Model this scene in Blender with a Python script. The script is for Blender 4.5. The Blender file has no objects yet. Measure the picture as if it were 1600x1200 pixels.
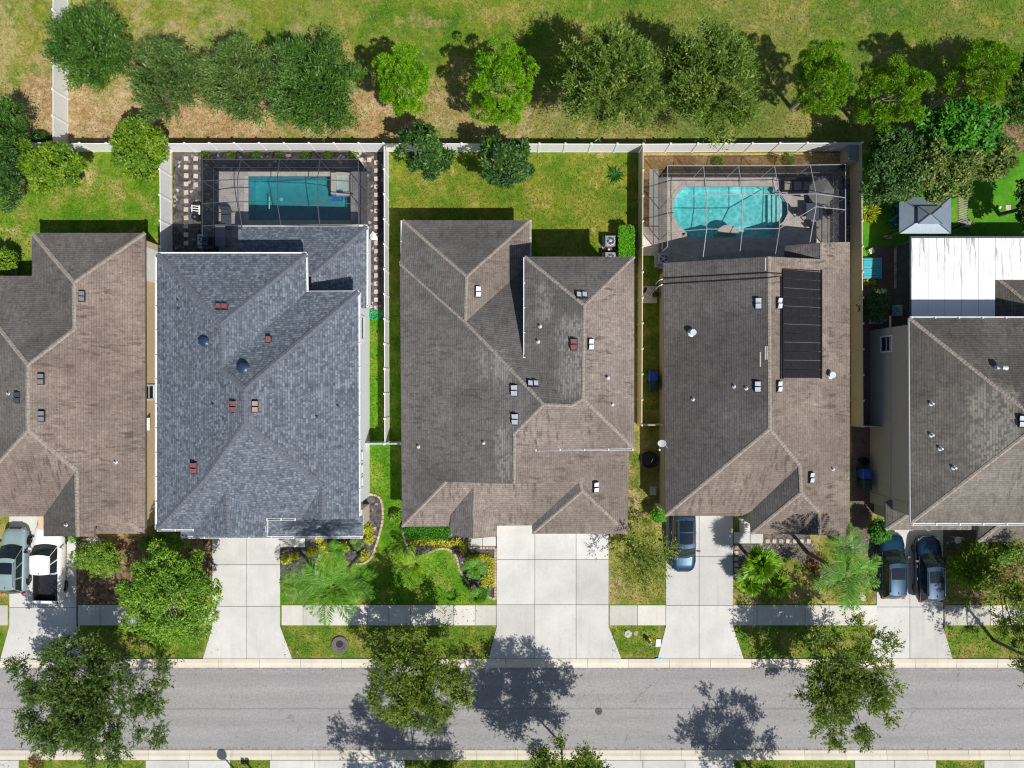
import bpy, math, random
import numpy as np
from mathutils import Vector, Matrix
from mathutils.geometry import tessellate_polygon

random.seed(7)
RNG = np.random.default_rng(11)
scene = bpy.context.scene
COL = scene.collection

# ------------------------------------------------------------------ camera
CAM_H = 52.0            # drone height in metres
PXM = 21.0              # photograph pixels per metre on the ground
cam_d = bpy.data.cameras.new('camera')
cam_d.sensor_width = 36.0
cam_d.lens = 18.0 * CAM_H / (800.0 / PXM)
cam_d.clip_end = 1000.0
cam = bpy.data.objects.new('camera', cam_d)
COL.objects.link(cam)
cam.location = (0, 0, CAM_H)
cam.rotation_euler = (0, 0, 0)
scene.camera = cam

# ------------------------------------------------------------------ sky, sun, exposure
SUN_DIR = Vector((0.47, -0.57, 1.0)).normalized()      # towards the sun
elev = math.asin(SUN_DIR.z)
azim = math.atan2(SUN_DIR.x, SUN_DIR.y)
world = bpy.data.worlds.new('World')
scene.world = world
world.use_nodes = True
wn = world.node_tree.nodes
wl = world.node_tree.links
sky = wn.new('ShaderNodeTexSky')
sky.sky_type = 'NISHITA'
sky.sun_disc = False
sky.sun_elevation = elev
sky.sun_rotation = azim
wl.new(sky.outputs[0], wn['Background'].inputs[0])
wn['Background'].inputs[1].default_value = 0.082
sun_d = bpy.data.lights.new('sun', 'SUN')
sun_d.energy = 5.0
sun_d.angle = math.radians(0.5)
sun_d.color = (1.0, 0.955, 0.88)
sun = bpy.data.objects.new('sun', sun_d)
COL.objects.link(sun)
sun.rotation_euler = SUN_DIR.to_track_quat('Z', 'Y').to_euler()
scene.view_settings.view_transform = 'Standard'
scene.view_settings.look = 'None'
scene.view_settings.gamma = 1.0
scene.view_settings.exposure = 0.03
scene.render.engine = 'CYCLES'
scene.cycles.max_bounces = 6
scene.cycles.transparent_max_bounces = 16
scene.cycles.use_denoising = True
scene.cycles.filter_width = 1.2


# ------------------------------------------------------------------ helpers
def P(px, py, h=0.0):
    """the point at height h above the ground that the drone saw at (px, py)"""
    k = (1.0 - h / CAM_H) / PXM
    return Vector(((px - 800.0) * k, (600.0 - py) * k, h))


WO = {}     # world origin of every object made here


def clean(o, label=None, category=None, group=None, kind=None):
    if label: o['label'] = label
    if category: o['category'] = category
    if group: o['group'] = group
    if kind: o['kind'] = kind
    return o


def thing(name, loc, label, category, group=None, kind=None):
    o = bpy.data.objects.new(name, None)
    o.empty_display_size = 0.3
    COL.objects.link(o)
    loc = Vector(loc)
    o.location = loc
    WO[o.name] = loc
    return clean(o, label, category, group, kind)


def link(name, me, parent=None, at=None):
    """link a mesh object at world position `at` under parent"""
    o = bpy.data.objects.new(name, me)
    COL.objects.link(o)
    at = Vector(at) if at is not None else Vector((0, 0, 0))
    if parent is not None:
        o.parent = parent
        o.location = at - WO[parent.name]
    else:
        o.location = at
    WO[o.name] = at
    return o


def raw_mesh(name, verts, faces, mat, smooth=False, uvs=None):
    me = bpy.data.meshes.new(name)
    me.from_pydata([tuple(v) for v in verts], [], faces)
    mats = mat if isinstance(mat, (list, tuple)) else [mat]
    for m in mats:
        me.materials.append(m)
    if uvs is not None:
        lay = me.uv_layers.new(name='UVMap')
        i = 0
        for f, fu in zip(faces, uvs):
            for c in fu:
                lay.data[i].uv = c
                i += 1
    if smooth:
        for p in me.polygons:
            p.use_smooth = True
    me.update()
    return me


def mesh(name, verts, faces, mat, parent=None, smooth=False, uvs=None, mids=None):
    """mesh object from world coordinates, origin moved to its middle"""
    vs = [Vector(v) for v in verts]
    lo = Vector((min(v.x for v in vs), min(v.y for v in vs), min(v.z for v in vs)))
    hi = Vector((max(v.x for v in vs), max(v.y for v in vs), max(v.z for v in vs)))
    c = Vector(((lo.x + hi.x) / 2, (lo.y + hi.y) / 2, lo.z))
    me = raw_mesh(name, [v - c for v in vs], faces, mat, smooth, uvs)
    if mids is not None:
        for p, m in zip(me.polygons, mids):
            p.material_index = m
    return link(name, me, parent, c)


class MB:
    """collects shapes for one mesh"""
    def __init__(self):
        self.v, self.f, self.m = [], [], []

    def add(self, vs, fs, mi=0):
        n = len(self.v)
        self.v += [Vector(v) for v in vs]
        self.f += [tuple(i + n for i in f) for f in fs]
        self.m += [mi] * len(fs)
        return self

    def box(self, c, s, mi=0, rz=0.0, bev=0.0):
        """c: centre of the bottom, s: sizes"""
        c = Vector(c)
        hx, hy, hz = s[0] / 2, s[1] / 2, s[2]
        cr, sr = math.cos(rz), math.sin(rz)
        def T(x, y, z):
            return c + Vector((x * cr - y * sr, x * sr + y * cr, z))
        if bev <= 0:
            vs = [T(x, y, z) for z in (0, hz) for x, y in ((-hx, -hy), (hx, -hy), (hx, hy), (-hx, hy))]
            fs = [(3, 2, 1, 0), (4, 5, 6, 7), (0, 1, 5, 4), (1, 2, 6, 5), (2, 3, 7, 6), (3, 0, 4, 7)]
        else:
            b = bev
            vs = [T(x, y, z) for z in (0, hz - b) for x, y in ((-hx, -hy), (hx, -hy), (hx, hy), (-hx, hy))]
            vs += [T(x, y, hz) for x, y in ((-hx + b, -hy + b), (hx - b, -hy + b), (hx - b, hy - b), (-hx + b, hy - b))]
            fs = [(3, 2, 1, 0), (8, 9, 10, 11), (0, 1, 5, 4), (1, 2, 6, 5), (2, 3, 7, 6), (3, 0, 4, 7),
                  (4, 5, 9, 8), (5, 6, 10, 9), (6, 7, 11, 10), (7, 4, 8, 11)]
        return self.add(vs, fs, mi)

    def bar(self, a, b, w, t, mi=0, up=Vector((0, 0, 1))):
        """square bar from a to b; w across, t along up"""
        a, b = Vector(a), Vector(b)
        d = (b - a).normalized()
        s = d.cross(up)
        if s.length < 1e-5:
            s = Vector((1, 0, 0))
        s.normalize()
        u = s.cross(d).normalized()
        vs = []
        for p in (a, b):
            for i, j in ((-1, -1), (1, -1), (1, 1), (-1, 1)):
                vs.append(p + s * (i * w / 2) + u * (j * t / 2))
        fs = [(3, 2, 1, 0), (4, 5, 6, 7), (0, 1, 5, 4), (1, 2, 6, 5), (2, 3, 7, 6), (3, 0, 4, 7)]
        return self.add(vs, fs, mi)

    def tube(self, pts, rad, n=6, mi=0, cap=True):
        pts = [Vector(p) for p in pts]
        rads = rad if isinstance(rad, (list, tuple)) else [rad] * len(pts)
        vs, fs = [], []
        ref = Vector((0.31, 0.17, 0.93)).normalized()
        for i, p in enumerate(pts):
            d = (pts[min(i + 1, len(pts) - 1)] - pts[max(i - 1, 0)]).normalized()
            s = d.cross(ref)
            if s.length < 1e-3:
                s = d.cross(Vector((1, 0, 0)))
            s.normalize()
            u = s.cross(d)
            for k in range(n):
                a = 2 * math.pi * k / n
                vs.append(p + (s * math.cos(a) + u * math.sin(a)) * rads[i])
        for i in range(len(pts) - 1):
            for k in range(n):
                fs.append((i * n + k, i * n + (k + 1) % n, (i + 1) * n + (k + 1) % n, (i + 1) * n + k))
        if cap:
            fs.append(tuple(range(n))[::-1])
            fs.append(tuple((len(pts) - 1) * n + k for k in range(n)))
        return self.add(vs, fs, mi)

    def lathe(self, c, prof, n=16, mi=0):
        """prof: list of (radius, z)"""
        c = Vector(c)
        vs, fs = [], []
        for r, z in prof:
            for k in range(n):
                a = 2 * math.pi * k / n
                vs.append(c + Vector((r * math.cos(a), r * math.sin(a), z)))
        for i in range(len(prof) - 1):
            for k in range(n):
                fs.append((i * n + k, i * n + (k + 1) % n, (i + 1) * n + (k + 1) % n, (i + 1) * n + k))
        fs.append(tuple((len(prof) - 1) * n + k for k in range(n)))
        fs.append(tuple(range(n))[::-1])
        return self.add(vs, fs, mi)

    def prism(self, poly, z0, z1, mi=0):
        n = len(poly)
        a = sum(poly[i][0] * poly[(i + 1) % n][1] - poly[(i + 1) % n][0] * poly[i][1] for i in range(n))
        if a < 0:
            poly = poly[::-1]
        vs = [(p[0], p[1], z0) for p in poly] + [(p[0], p[1], z1) for p in poly]
        fs = [tuple(range(n))[::-1], tuple(range(n, 2 * n))]
        fs += [(i, (i + 1) % n, n + (i + 1) % n, n + i) for i in range(n)]
        return self.add(vs, fs, mi)

    def build(self, name, mat, parent=None, smooth=False):
        return mesh(name, self.v, self.f, mat, parent, smooth, mids=self.m if isinstance(mat, (list, tuple)) else None)

    def data(self, name, mat, smooth=False):
        me = raw_mesh(name, self.v, self.f, mat, smooth)
        if isinstance(mat, (list, tuple)):
            for p, m in zip(me.polygons, self.m):
                p.material_index = m
        return me


# ------------------------------------------------------------------ materials
def new_mat(name):
    m = bpy.data.materials.new(name)
    m.use_nodes = True
    nt = m.node_tree
    b = nt.nodes['Principled BSDF']
    return m, nt, b


def N(nt, t, **kw):
    n = nt.nodes.new(t)
    for k, v in kw.items():
        setattr(n, k, v)
    return n


def rgb(c):
    return (c[0], c[1], c[2], 1.0)


def srgb(r, g, b, k=1.0):
    f = lambda x: ((x / 255 + 0.055) / 1.055) ** 2.4 if x > 10 else x / 255 / 12.92
    return (f(r) * k, f(g) * k, f(b) * k)


def ramp(nt, stops, interp='LINEAR'):
    r = N(nt, 'ShaderNodeValToRGB')
    r.color_ramp.interpolation = interp
    e = r.color_ramp.elements
    e[0].position, e[0].color = stops[0][0], rgb(stops[0][1])
    e[1].position, e[1].color = stops[-1][0], rgb(stops[-1][1])
    for p, c in stops[1:-1]:
        x = e.new(p)
        x.color = rgb(c)
    return r


def noise(nt, vec, scale, detail=3.0, rough=0.55):
    n = N(nt, 'ShaderNodeTexNoise')
    n.inputs['Scale'].default_value = scale
    n.inputs['Detail'].default_value = detail
    n.inputs['Roughness'].default_value = rough
    nt.links.new(vec, n.inputs['Vector'])
    return n.outputs['Fac']


def mixc(nt, fac, a, b, blend='MIX'):
    m = N(nt, 'ShaderNodeMix', data_type='RGBA', blend_type=blend)
    for s, v in ((m.inputs[0], fac), (m.inputs[6], a), (m.inputs[7], b)):
        if isinstance(v, (int, float)):
            s.default_value = v
        elif isinstance(v, (tuple, list)):
            s.default_value = rgb(v)
        else:
            nt.links.new(v, s)
    return m.outputs[2]


def math_n(nt, op, a, b=None, clamp=False):
    m = N(nt, 'ShaderNodeMath', operation=op)
    m.use_clamp = clamp
    for s, v in ((m.inputs[0], a), (m.inputs[1], b)):
        if v is None:
            continue
        if isinstance(v, (int, float)):
            s.default_value = v
        else:
            nt.links.new(v, s)
    return m.outputs[0]


def maprange(nt, v, a, b, c=0.0, d=1.0, smooth=True):
    m = N(nt, 'ShaderNodeMapRange')
    if smooth:
        m.interpolation_type = 'SMOOTHSTEP'
    nt.links.new(v, m.inputs[0])
    m.inputs[1].default_value, m.inputs[2].default_value = a, b
    m.inputs[3].default_value, m.inputs[4].default_value = c, d
    return m.outputs[0]


def pos(nt):
    return N(nt, 'ShaderNodeNewGeometry').outputs['Position']


def bump(nt, h, b, strength=0.3, dist=0.02):
    n = N(nt, 'ShaderNodeBump')
    n.inputs['Strength'].default_value = strength
    n.inputs['Distance'].default_value = dist
    nt.links.new(h, n.inputs['Height'])
    nt.links.new(n.outputs[0], b.inputs['Normal'])


def plain(name, c, rough=0.6, metal=0.0, var=0.12, scale=3.0, spec=0.5, bumps=0.0, coat=0.0, per_obj=0.0):
    """one base colour with mottled wear"""
    m, nt, b = new_mat(name)
    p = pos(nt)
    n1 = noise(nt, p, scale, 4.0)
    lo = tuple(x * (1 - var) for x in c)
    hi = tuple(min(1, x * (1 + var)) for x in c)
    r = ramp(nt, [(0.3, lo), (0.7, hi)])
    nt.links.new(n1, r.inputs[0])
    out = r.outputs[0]
    if per_obj:
        oi = N(nt, 'ShaderNodeObjectInfo')
        v = maprange(nt, oi.outputs['Random'], 0, 1, 1 - per_obj, 1 + per_obj * 0.5, False)
        hsv = N(nt, 'ShaderNodeHueSaturation')
        nt.links.new(v, hsv.inputs['Value'])
        nt.links.new(out, hsv.inputs['Color'])
        out = hsv.outputs[0]
    nt.links.new(out, b.inputs['Base Color'])
    b.inputs['Roughness'].default_value = rough
    b.inputs['Metallic'].default_value = metal
    b.inputs['Specular IOR Level'].default_value = spec
    if coat:
        b.inputs['Coat Weight'].default_value = coat
        b.inputs['Coat Roughness'].default_value = 0.04
    if bumps:
        n2 = noise(nt, p, scale * 9, 3.0)
        bump(nt, n2, b, bumps, 0.01)
    return m


def grass_mat(name, cols, patch=0.35, fine=(0.62, 1.38), tan=None, tan_lo=0.55, bare=None, tan_amt=0.9):
    """lawn: patches of several greens, dry flecks and a fine blade grain"""
    m, nt, b = new_mat(name)
    p = pos(nt)
    n1 = noise(nt, p, patch, 6.0, 0.66)
    k = len(cols)
    r = ramp(nt, [(0.38 + 0.24 * i / (k - 1), c) for i, c in enumerate(cols)])
    nt.links.new(n1, r.inputs[0])
    out = r.outputs[0]
    # tufts of another hue
    n4 = noise(nt, p, 2.3, 5.0, 0.75)
    out = mixc(nt, maprange(nt, n4, 0.5, 0.66, 0, 0.6), out, cols[0])
    if tan:
        n2 = noise(nt, p, 0.42, 6.0, 0.7)
        out = mixc(nt, maprange(nt, n2, tan_lo - 0.03, tan_lo + 0.10, 0, tan_amt), out, tan)
    if bare:
        # bare sandy soil in a strip (y0, y1 in metres) with ragged edges
        y0, y1, soil, soil2, amt = bare
        sx = N(nt, 'ShaderNodeSeparateXYZ')
        nt.links.new(p, sx.inputs[0])
        wob = math_n(nt, 'MULTIPLY', math_n(nt, 'SUBTRACT', noise(nt, p, 0.22, 6.0, 0.72), 0.5), 13.0)
        yy = math_n(nt, 'ADD', sx.outputs[1], wob)
        up = maprange(nt, yy, y0 - 0.6, y0 + 0.8)
        dn = maprange(nt, yy, y1 - 1.0, y1 + 1.4, 1, 0)
        xf = maprange(nt, sx.outputs[0], -20.0, 12.0, 1.1, 0.3)
        fac = math_n(nt, 'MULTIPLY', math_n(nt, 'MULTIPLY', up, dn), math_n(nt, 'MULTIPLY', xf, amt))
        # broken by blades of grass
        fac = math_n(nt, 'MULTIPLY', fac, maprange(nt, noise(nt, p, 3.0, 6.0, 0.8), 0.34, 0.52))
        sc = mixc(nt, maprange(nt, noise(nt, p, 0.7, 6.0, 0.75), 0.45, 0.6), soil, soil2)
        out = mixc(nt, fac, out, sc)
        # the far right of the field is greener and cooler, the left sandier
        out = mixc(nt, math_n(nt, 'MULTIPLY', maprange(nt, sx.outputs[0], -26.0, -8.0, 0.5, 0.0), maprange(nt, noise(nt, p, 0.3, 5.0, 0.7), 0.45, 0.58)), out, (0.42, 0.33, 0.16))
        out = mixc(nt, math_n(nt, 'MULTIPLY', maprange(nt, sx.outputs[0], 0.0, 16.0, 0.0, 0.55), maprange(nt, noise(nt, p, 0.28, 5.0, 0.7), 0.40, 0.54)), out, (0.080, 0.135, 0.022))
    f1 = noise(nt, p, 1.7, 5.0, 0.85)
    vw = N(nt, 'ShaderNodeTexVoronoi')
    vw.inputs['Scale'].default_value = 8.5
    nt.links.new(p, vw.inputs['Vector'])
    vc = N(nt, 'ShaderNodeSeparateColor')
    nt.links.new(vw.outputs['Color'], vc.inputs[0])
    f2 = maprange(nt, vc.outputs[0], 0, 1, 0.36, 0.64, False)
    ff = math_n(nt, 'ADD', math_n(nt, 'MULTIPLY', f1, 0.5), math_n(nt, 'MULTIPLY', f2, 0.5))
    g = maprange(nt, ff, 0.36, 0.64, fine[0], fine[1], False)
    hsv = N(nt, 'ShaderNodeHueSaturation')
    nt.links.new(g, hsv.inputs['Value'])
    nt.links.new(out, hsv.inputs['Color'])
    nt.links.new(hsv.outputs[0], b.inputs['Base Color'])
    b.inputs['Roughness'].default_value = 0.9
    b.inputs['Specular IOR Level'].default_value = 0.15
    bump(nt, f1, b, 0.8, 0.08)
    return m


def shingle_mat(name, dark, mid, light, row=0.157, width=0.2, contrast=0.7, patch=None, streak=0.6, fade=None, spots=0.36, cloud=0.13):
    """asphalt shingles: courses follow the slope (UV in metres)"""
    m, nt, b = new_mat(name)
    uv = N(nt, 'ShaderNodeUVMap').outputs[0]
    p = pos(nt)
    def tabs(w, off):
        br = N(nt, 'ShaderNodeTexBrick')
        br.offset = off
        br.inputs['Color1'].default_value = (0, 0, 0, 1)
        br.inputs['Color2'].default_value = (1, 1, 1, 1)
        br.inputs['Mortar'].default_value = (0.3, 0.3, 0.3, 1)
        br.inputs['Scale'].default_value = 1.0
        br.inputs['Mortar Size'].default_value = 0.006
        br.inputs['Mortar Smooth'].default_value = 0.3
        br.inputs['Brick Width'].default_value = w
        br.inputs['Row Height'].default_value = row
        nt.links.new(uv, br.inputs['Vector'])
        tone = N(nt, 'ShaderNodeSeparateColor')
        nt.links.new(br.outputs['Color'], tone.inputs[0])
        return tone.outputs[0]
    t = math_n(nt, 'ADD', math_n(nt, 'MULTIPLY', tabs(width, 0.37), 0.6), math_n(nt, 'MULTIPLY', tabs(width * 1.73, 0.21), 0.4))
    r = ramp(nt, [(0.0, dark), (0.5, mid), (1.0, light)])
    c = contrast
    t2 = maprange(nt, t, 0, 1, 0.5 - 0.5 * c, 0.5 + 0.5 * c, False)
    nt.links.new(t2, r.inputs[0])
    out = r.outputs[0]
    big = noise(nt, p, 0.22, 4.0, 0.6)
    if fade:
        out = mixc(nt, maprange(nt, big, 0.44, 0.64, 0.0, 0.7), out, fade)
    # dark streaks down the slope: shadows of buckled tabs, painted in
    if streak > 0:
        mp = N(nt, 'ShaderNodeMapping')
        mp.inputs['Scale'].default_value = (3.6, 0.75, 1.0)
        nt.links.new(uv, mp.inputs['Vector'])
        s = noise(nt, mp.outputs[0], 1.0, 6.0, 0.75)
        zone = maprange(nt, noise(nt, p, 0.35, 3.0, 0.6), 0.40, 0.60, 0.25, 1.0)
        sk = math_n(nt, 'MULTIPLY', maprange(nt, s, 0.49, 0.60, 0.0, streak), zone)
        out = mixc(nt, sk, out, tuple(x * 0.42 for x in dark))
        lt = noise(nt, mp.outputs[0], 1.7, 5.0, 0.75)
        out = mixc(nt, maprange(nt, lt, 0.55, 0.66, 0.0, streak * 0.6), out, tuple(min(1, x * 1.3) for x in light))
    grime = noise(nt, p, 0.13, 4.0, 0.6)
    out = mixc(nt, maprange(nt, grime, 0.42, 0.62, 0.0, 0.5 if streak > 0 else 0.0), out, tuple(x * 0.75 for x in dark))
    if patch:
        # paler replaced shingles: ragged rectangles at given places (x0, x1, y0, y1 in metres)
        col_p, boxes = patch
        sq = N(nt, 'ShaderNodeSeparateXYZ')
        nt.links.new(p, sq.inputs[0])
        jx = math_n(nt, 'MULTIPLY', math_n(nt, 'SUBTRACT', noise(nt, p, 0.8, 5.0, 0.7), 0.5), 2.4)
        px_ = math_n(nt, 'ADD', sq.outputs[0], jx)
        py_ = math_n(nt, 'ADD', sq.outputs[1], math_n(nt, 'MULTIPLY', jx, -0.8))
        for x0, x1, y0, y1 in boxes:
            f = math_n(nt, 'MULTIPLY', math_n(nt, 'MULTIPLY', maprange(nt, px_, x0 - 0.3, x0 + 0.5), maprange(nt, px_, x1 - 0.5, x1 + 0.3, 1, 0)),
                       math_n(nt, 'MULTIPLY', maprange(nt, py_, y0 - 0.5, y0 + 0.9), maprange(nt, py_, y1 - 0.9, y1 + 0.5, 1, 0)))
            f = math_n(nt, 'MULTIPLY', f, maprange(nt, t, 0.25, 0.6, 0.15, 0.6))
            out = mixc(nt, f, out, col_p)
    # the butt line of each course
    sp = N(nt, 'ShaderNodeSeparateXYZ')
    nt.links.new(uv, sp.inputs[0])
    ph = math_n(nt, 'FRACT', math_n(nt, 'DIVIDE', sp.outputs[1], row))
    line = maprange(nt, ph, 0.0, 0.28, 1.0, 0.0)
    out = mixc(nt, math_n(nt, 'MULTIPLY', line, 0.52), out, tuple(x * 0.35 for x in dark))
    gr = noise(nt, p, 5.5, 3.0, 0.85)
    g2 = noise(nt, p, 1.1, 5.0, 0.7)
    v = math_n(nt, 'MULTIPLY', maprange(nt, gr, 0.30, 0.70, 1 - 0.6 * spots, 1 + 0.6 * spots, False), maprange(nt, g2, 0.35, 0.65, 1 - cloud, 1 + cloud, False))
    hsv = N(nt, 'ShaderNodeHueSaturation')
    nt.links.new(v, hsv.inputs['Value'])
    nt.links.new(out, hsv.inputs['Color'])
    nt.links.new(hsv.outputs[0], b.inputs['Base Color'])
    b.inputs['Roughness'].default_value = 0.92
    b.inputs['Specular IOR Level'].default_value = 0.2
    hgt = math_n(nt, 'ADD', math_n(nt, 'MULTIPLY', ph, -0.6), math_n(nt, 'MULTIPLY', t, 0.5))
    bump(nt, hgt, b, 0.5, 0.02)
    return m


def leaf_mat(name, c1, c2, c3, trans=0.25, rough=0.5):
    """leaves: colour differs from leaf to leaf"""
    m, nt, b = new_mat(name)
    at = N(nt, 'ShaderNodeAttribute', attribute_name='tint')
    r = ramp(nt, [(0.0, c1), (0.5, c2), (1.0, c3)])
    nt.links.new(at.outputs['Fac'], r.inputs[0])
    nt.links.new(r.outputs[0], b.inputs['Base Color'])
    b.inputs['Roughness'].default_value = rough
    b.inputs['Specular IOR Level'].default_value = 0.35
    tr = N(nt, 'ShaderNodeBsdfTranslucent')
    nt.links.new(mixc(nt, 0.5, r.outputs[0], (0.35, 0.5, 0.02), 'MIX'), tr.inputs[0])
    mx = N(nt, 'ShaderNodeMixShader')
    mx.inputs[0].default_value = trans
    nt.links.new(b.outputs[0], mx.inputs[1])
    nt.links.new(tr.outputs[0], mx.inputs[2])
    nt.links.new(mx.outputs[0], nt.nodes['Material Output'].inputs[0])
    return m


def screen_mat(name, c, fac):
    m, nt, b = new_mat(name)
    d = N(nt, 'ShaderNodeBsdfDiffuse')
    d.inputs[0].default_value = rgb(c)
    t = N(nt, 'ShaderNodeBsdfTransparent')
    mx = N(nt, 'ShaderNodeMixShader')
    mx.inputs[0].default_value = fac
    nt.links.new(t.outputs[0], mx.inputs[1])
    nt.links.new(d.outputs[0], mx.inputs[2])
    nt.links.new(mx.outputs[0], nt.nodes['Material Output'].inputs[0])
    nt.nodes.remove(b)
    return m


def water_mat(name, tint, density):
    """clear water: the deeper, the bluer"""
    m, nt, b = new_mat(name)
    t = N(nt, 'ShaderNodeBsdfTransparent')
    va = N(nt, 'ShaderNodeVolumeAbsorption')
    va.inputs['Color'].default_value = rgb(tint)
    va.inputs['Density'].default_value = density
    nt.links.new(va.outputs[0], nt.nodes['Material Output'].inputs['Volume'])
    g = N(nt, 'ShaderNodeBsdfGlossy')
    g.inputs['Roughness'].default_value = 0.03
    fr = N(nt, 'ShaderNodeFresnel')
    fr.inputs[0].default_value = 1.33
    bp = N(nt, 'ShaderNodeBump')
    bp.inputs['Strength'].default_value = 0.25
    bp.inputs['Distance'].default_value = 0.05
    nt.links.new(noise(nt, pos(nt), 3.0, 3.0), bp.inputs['Height'])
    nt.links.new(bp.outputs[0], fr.inputs['Normal'])
    nt.links.new(bp.outputs[0], g.inputs['Normal'])
    mx = N(nt, 'ShaderNodeMixShader')
    nt.links.new(fr.outputs[0], mx.inputs[0])
    nt.links.new(t.outputs[0], mx.inputs[1])
    nt.links.new(g.outputs[0], mx.inputs[2])
    nt.links.new(mx.outputs[0], nt.nodes['Material Output'].inputs[0])
    nt.nodes.remove(b)
    return m


def concrete_mat(name, c, var=0.10, per_obj=0.07, stain=0.25):
    m, nt, b = new_mat(name)
    p = pos(nt)
    n1 = noise(nt, p, 0.5, 5.0, 0.6)
    r = ramp(nt, [(0.3, tuple(x * (1 - var) for x in c)), (0.7, tuple(min(1, x * (1 + var)) for x in c))])
    nt.links.new(n1, r.inputs[0])
    out = r.outputs[0]
    st = noise(nt, p, 1.6, 6.0, 0.75)
    out = mixc(nt, maprange(nt, st, 0.56, 0.78, 0, stain), out, tuple(x * f for x, f in zip(c, (0.55, 0.5, 0.45))))
    mt = N(nt, 'ShaderNodeMapping')
    mt.inputs['Scale'].default_value = (2.2, 0.14, 1.0)
    nt.links.new(p, mt.inputs['Vector'])
    ty = noise(nt, mt.outputs[0], 1.0, 5.0, 0.6)
    out = mixc(nt, maprange(nt, ty, 0.54, 0.70, 0, stain * 0.7), out, tuple(x * 0.62 for x in c))
    fi = noise(nt, p, 6.0, 3.0, 0.85)
    oi = N(nt, 'ShaderNodeObjectInfo')
    v = math_n(nt, 'MULTIPLY', maprange(nt, oi.outputs['Random'], 0, 1, 1 - per_obj, 1 + per_obj, False),
               maprange(nt, fi, 0.3, 0.7, 0.95, 1.05, False))
    hsv = N(nt, 'ShaderNodeHueSaturation')
    nt.links.new(v, hsv.inputs['Value'])
    nt.links.new(out, hsv.inputs['Color'])
    nt.links.new(hsv.outputs[0], b.inputs['Base Color'])
    b.inputs['Roughness'].default_value = 0.85
    b.inputs['Specular IOR Level'].default_value = 0.25
    bump(nt, fi, b, 0.15, 0.01)
    return m


def asphalt_mat(name):
    m, nt, b = new_mat(name)
    p = pos(nt)
    mp = N(nt, 'ShaderNodeMapping')
    mp.inputs['Scale'].default_value = (0.12, 0.9, 1)
    nt.links.new(p, mp.inputs['Vector'])
    n1 = noise(nt, mp.outputs[0], 1.0, 4.0, 0.6)
    r = ramp(nt, [(0.3, (0.255, 0.251, 0.254)), (0.7, (0.325, 0.318, 0.318))])
    nt.links.new(n1, r.inputs[0])
    out = r.outputs[0]
    n3 = noise(nt, p, 0.45, 5.0, 0.65)
    out = mixc(nt, maprange(nt, n3, 0.55, 0.75, 0, 0.4), out, (0.225, 0.22, 0.22))
    sy = N(nt, 'ShaderNodeSeparateXYZ')
    nt.links.new(p, sy.inputs[0])
    wy = math_n(nt, 'ADD', sy.outputs[1], math_n(nt, 'MULTIPLY', math_n(nt, 'SUBTRACT', noise(nt, p, 0.5, 4.0, 0.7), 0.5), 0.25))
    seam = math_n(nt, 'ABSOLUTE', math_n(nt, 'ADD', wy, 24.15))
    out = mixc(nt, maprange(nt, seam, 0.02, 0.09, 0.45, 0.0), out, (0.15, 0.145, 0.145))
    path = math_n(nt, 'ABSOLUTE', math_n(nt, 'SUBTRACT', math_n(nt, 'ABSOLUTE', math_n(nt, 'SUBTRACT', math_n(nt, 'ABSOLUTE', math_n(nt, 'ADD', sy.outputs[1], 24.15)), 1.6)), 0.75))
    out = mixc(nt, maprange(nt, path, 0.1, 0.55, 0.22, 0.0), out, (0.215, 0.21, 0.21))
    ck = N(nt, 'ShaderNodeTexVoronoi', feature='DISTANCE_TO_EDGE')
    ck.inputs['Scale'].default_value = 0.28
    wv = N(nt, 'ShaderNodeVectorMath', operation='ADD')
    nt.links.new(p, wv.inputs[0])
    nv = N(nt, 'ShaderNodeTexNoise')
    nv.inputs['Scale'].default_value = 0.9
    nv.inputs['Detail'].default_value = 6.0
    nt.links.new(p, nv.inputs['Vector'])
    nt.links.new(nv.outputs['Color'], wv.inputs[1])
    nt.links.new(wv.outputs[0], ck.inputs['Vector'])
    crk = math_n(nt, 'MULTIPLY', maprange(nt, ck.outputs['Distance'], 0.003, 0.010, 1, 0), maprange(nt, noise(nt, p, 0.45, 4.0), 0.55, 0.62))
    out = mixc(nt, math_n(nt, 'MULTIPLY', crk, 0.45), out, (0.12, 0.117, 0.115))
    gut = math_n(nt, 'SUBTRACT', math_n(nt, 'ABSOLUTE', math_n(nt, 'ADD', sy.outputs[1], 24.15)), 2.75)
    out = mixc(nt, math_n(nt, 'MULTIPLY', maprange(nt, gut, 0.0, 0.3, 0.0, 0.5), maprange(nt, noise(nt, p, 1.4, 5.0, 0.8), 0.42, 0.58)), out, (0.17, 0.155, 0.135))
    # oil and tar spots
    vo = N(nt, 'ShaderNodeTexVoronoi')
    vo.inputs['Scale'].default_value = 0.55
    nt.links.new(p, vo.inputs['Vector'])
    sp = math_n(nt, 'MULTIPLY', maprange(nt, vo.outputs['Distance'], 0.03, 0.11, 1, 0), maprange(nt, noise(nt, p, 0.7, 2.0), 0.52, 0.6))
    out = mixc(nt, math_n(nt, 'MULTIPLY', sp, 0.6), out, (0.08, 0.078, 0.075))
    fi = noise(nt, p, 5.5, 3.0, 0.9)
    hsv = N(nt, 'ShaderNodeHueSaturation')
    nt.links.new(maprange(nt, fi, 0.34, 0.66, 0.84, 1.16, False), hsv.inputs['Value'])
    nt.links.new(out, hsv.inputs['Color'])
    nt.links.new(hsv.outputs[0], b.inputs['Base Color'])
    b.inputs['Roughness'].default_value = 0.9
    b.inputs['Specular IOR Level'].default_value = 0.2
    bump(nt, fi, b, 0.4, 0.01)
    return m


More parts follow.
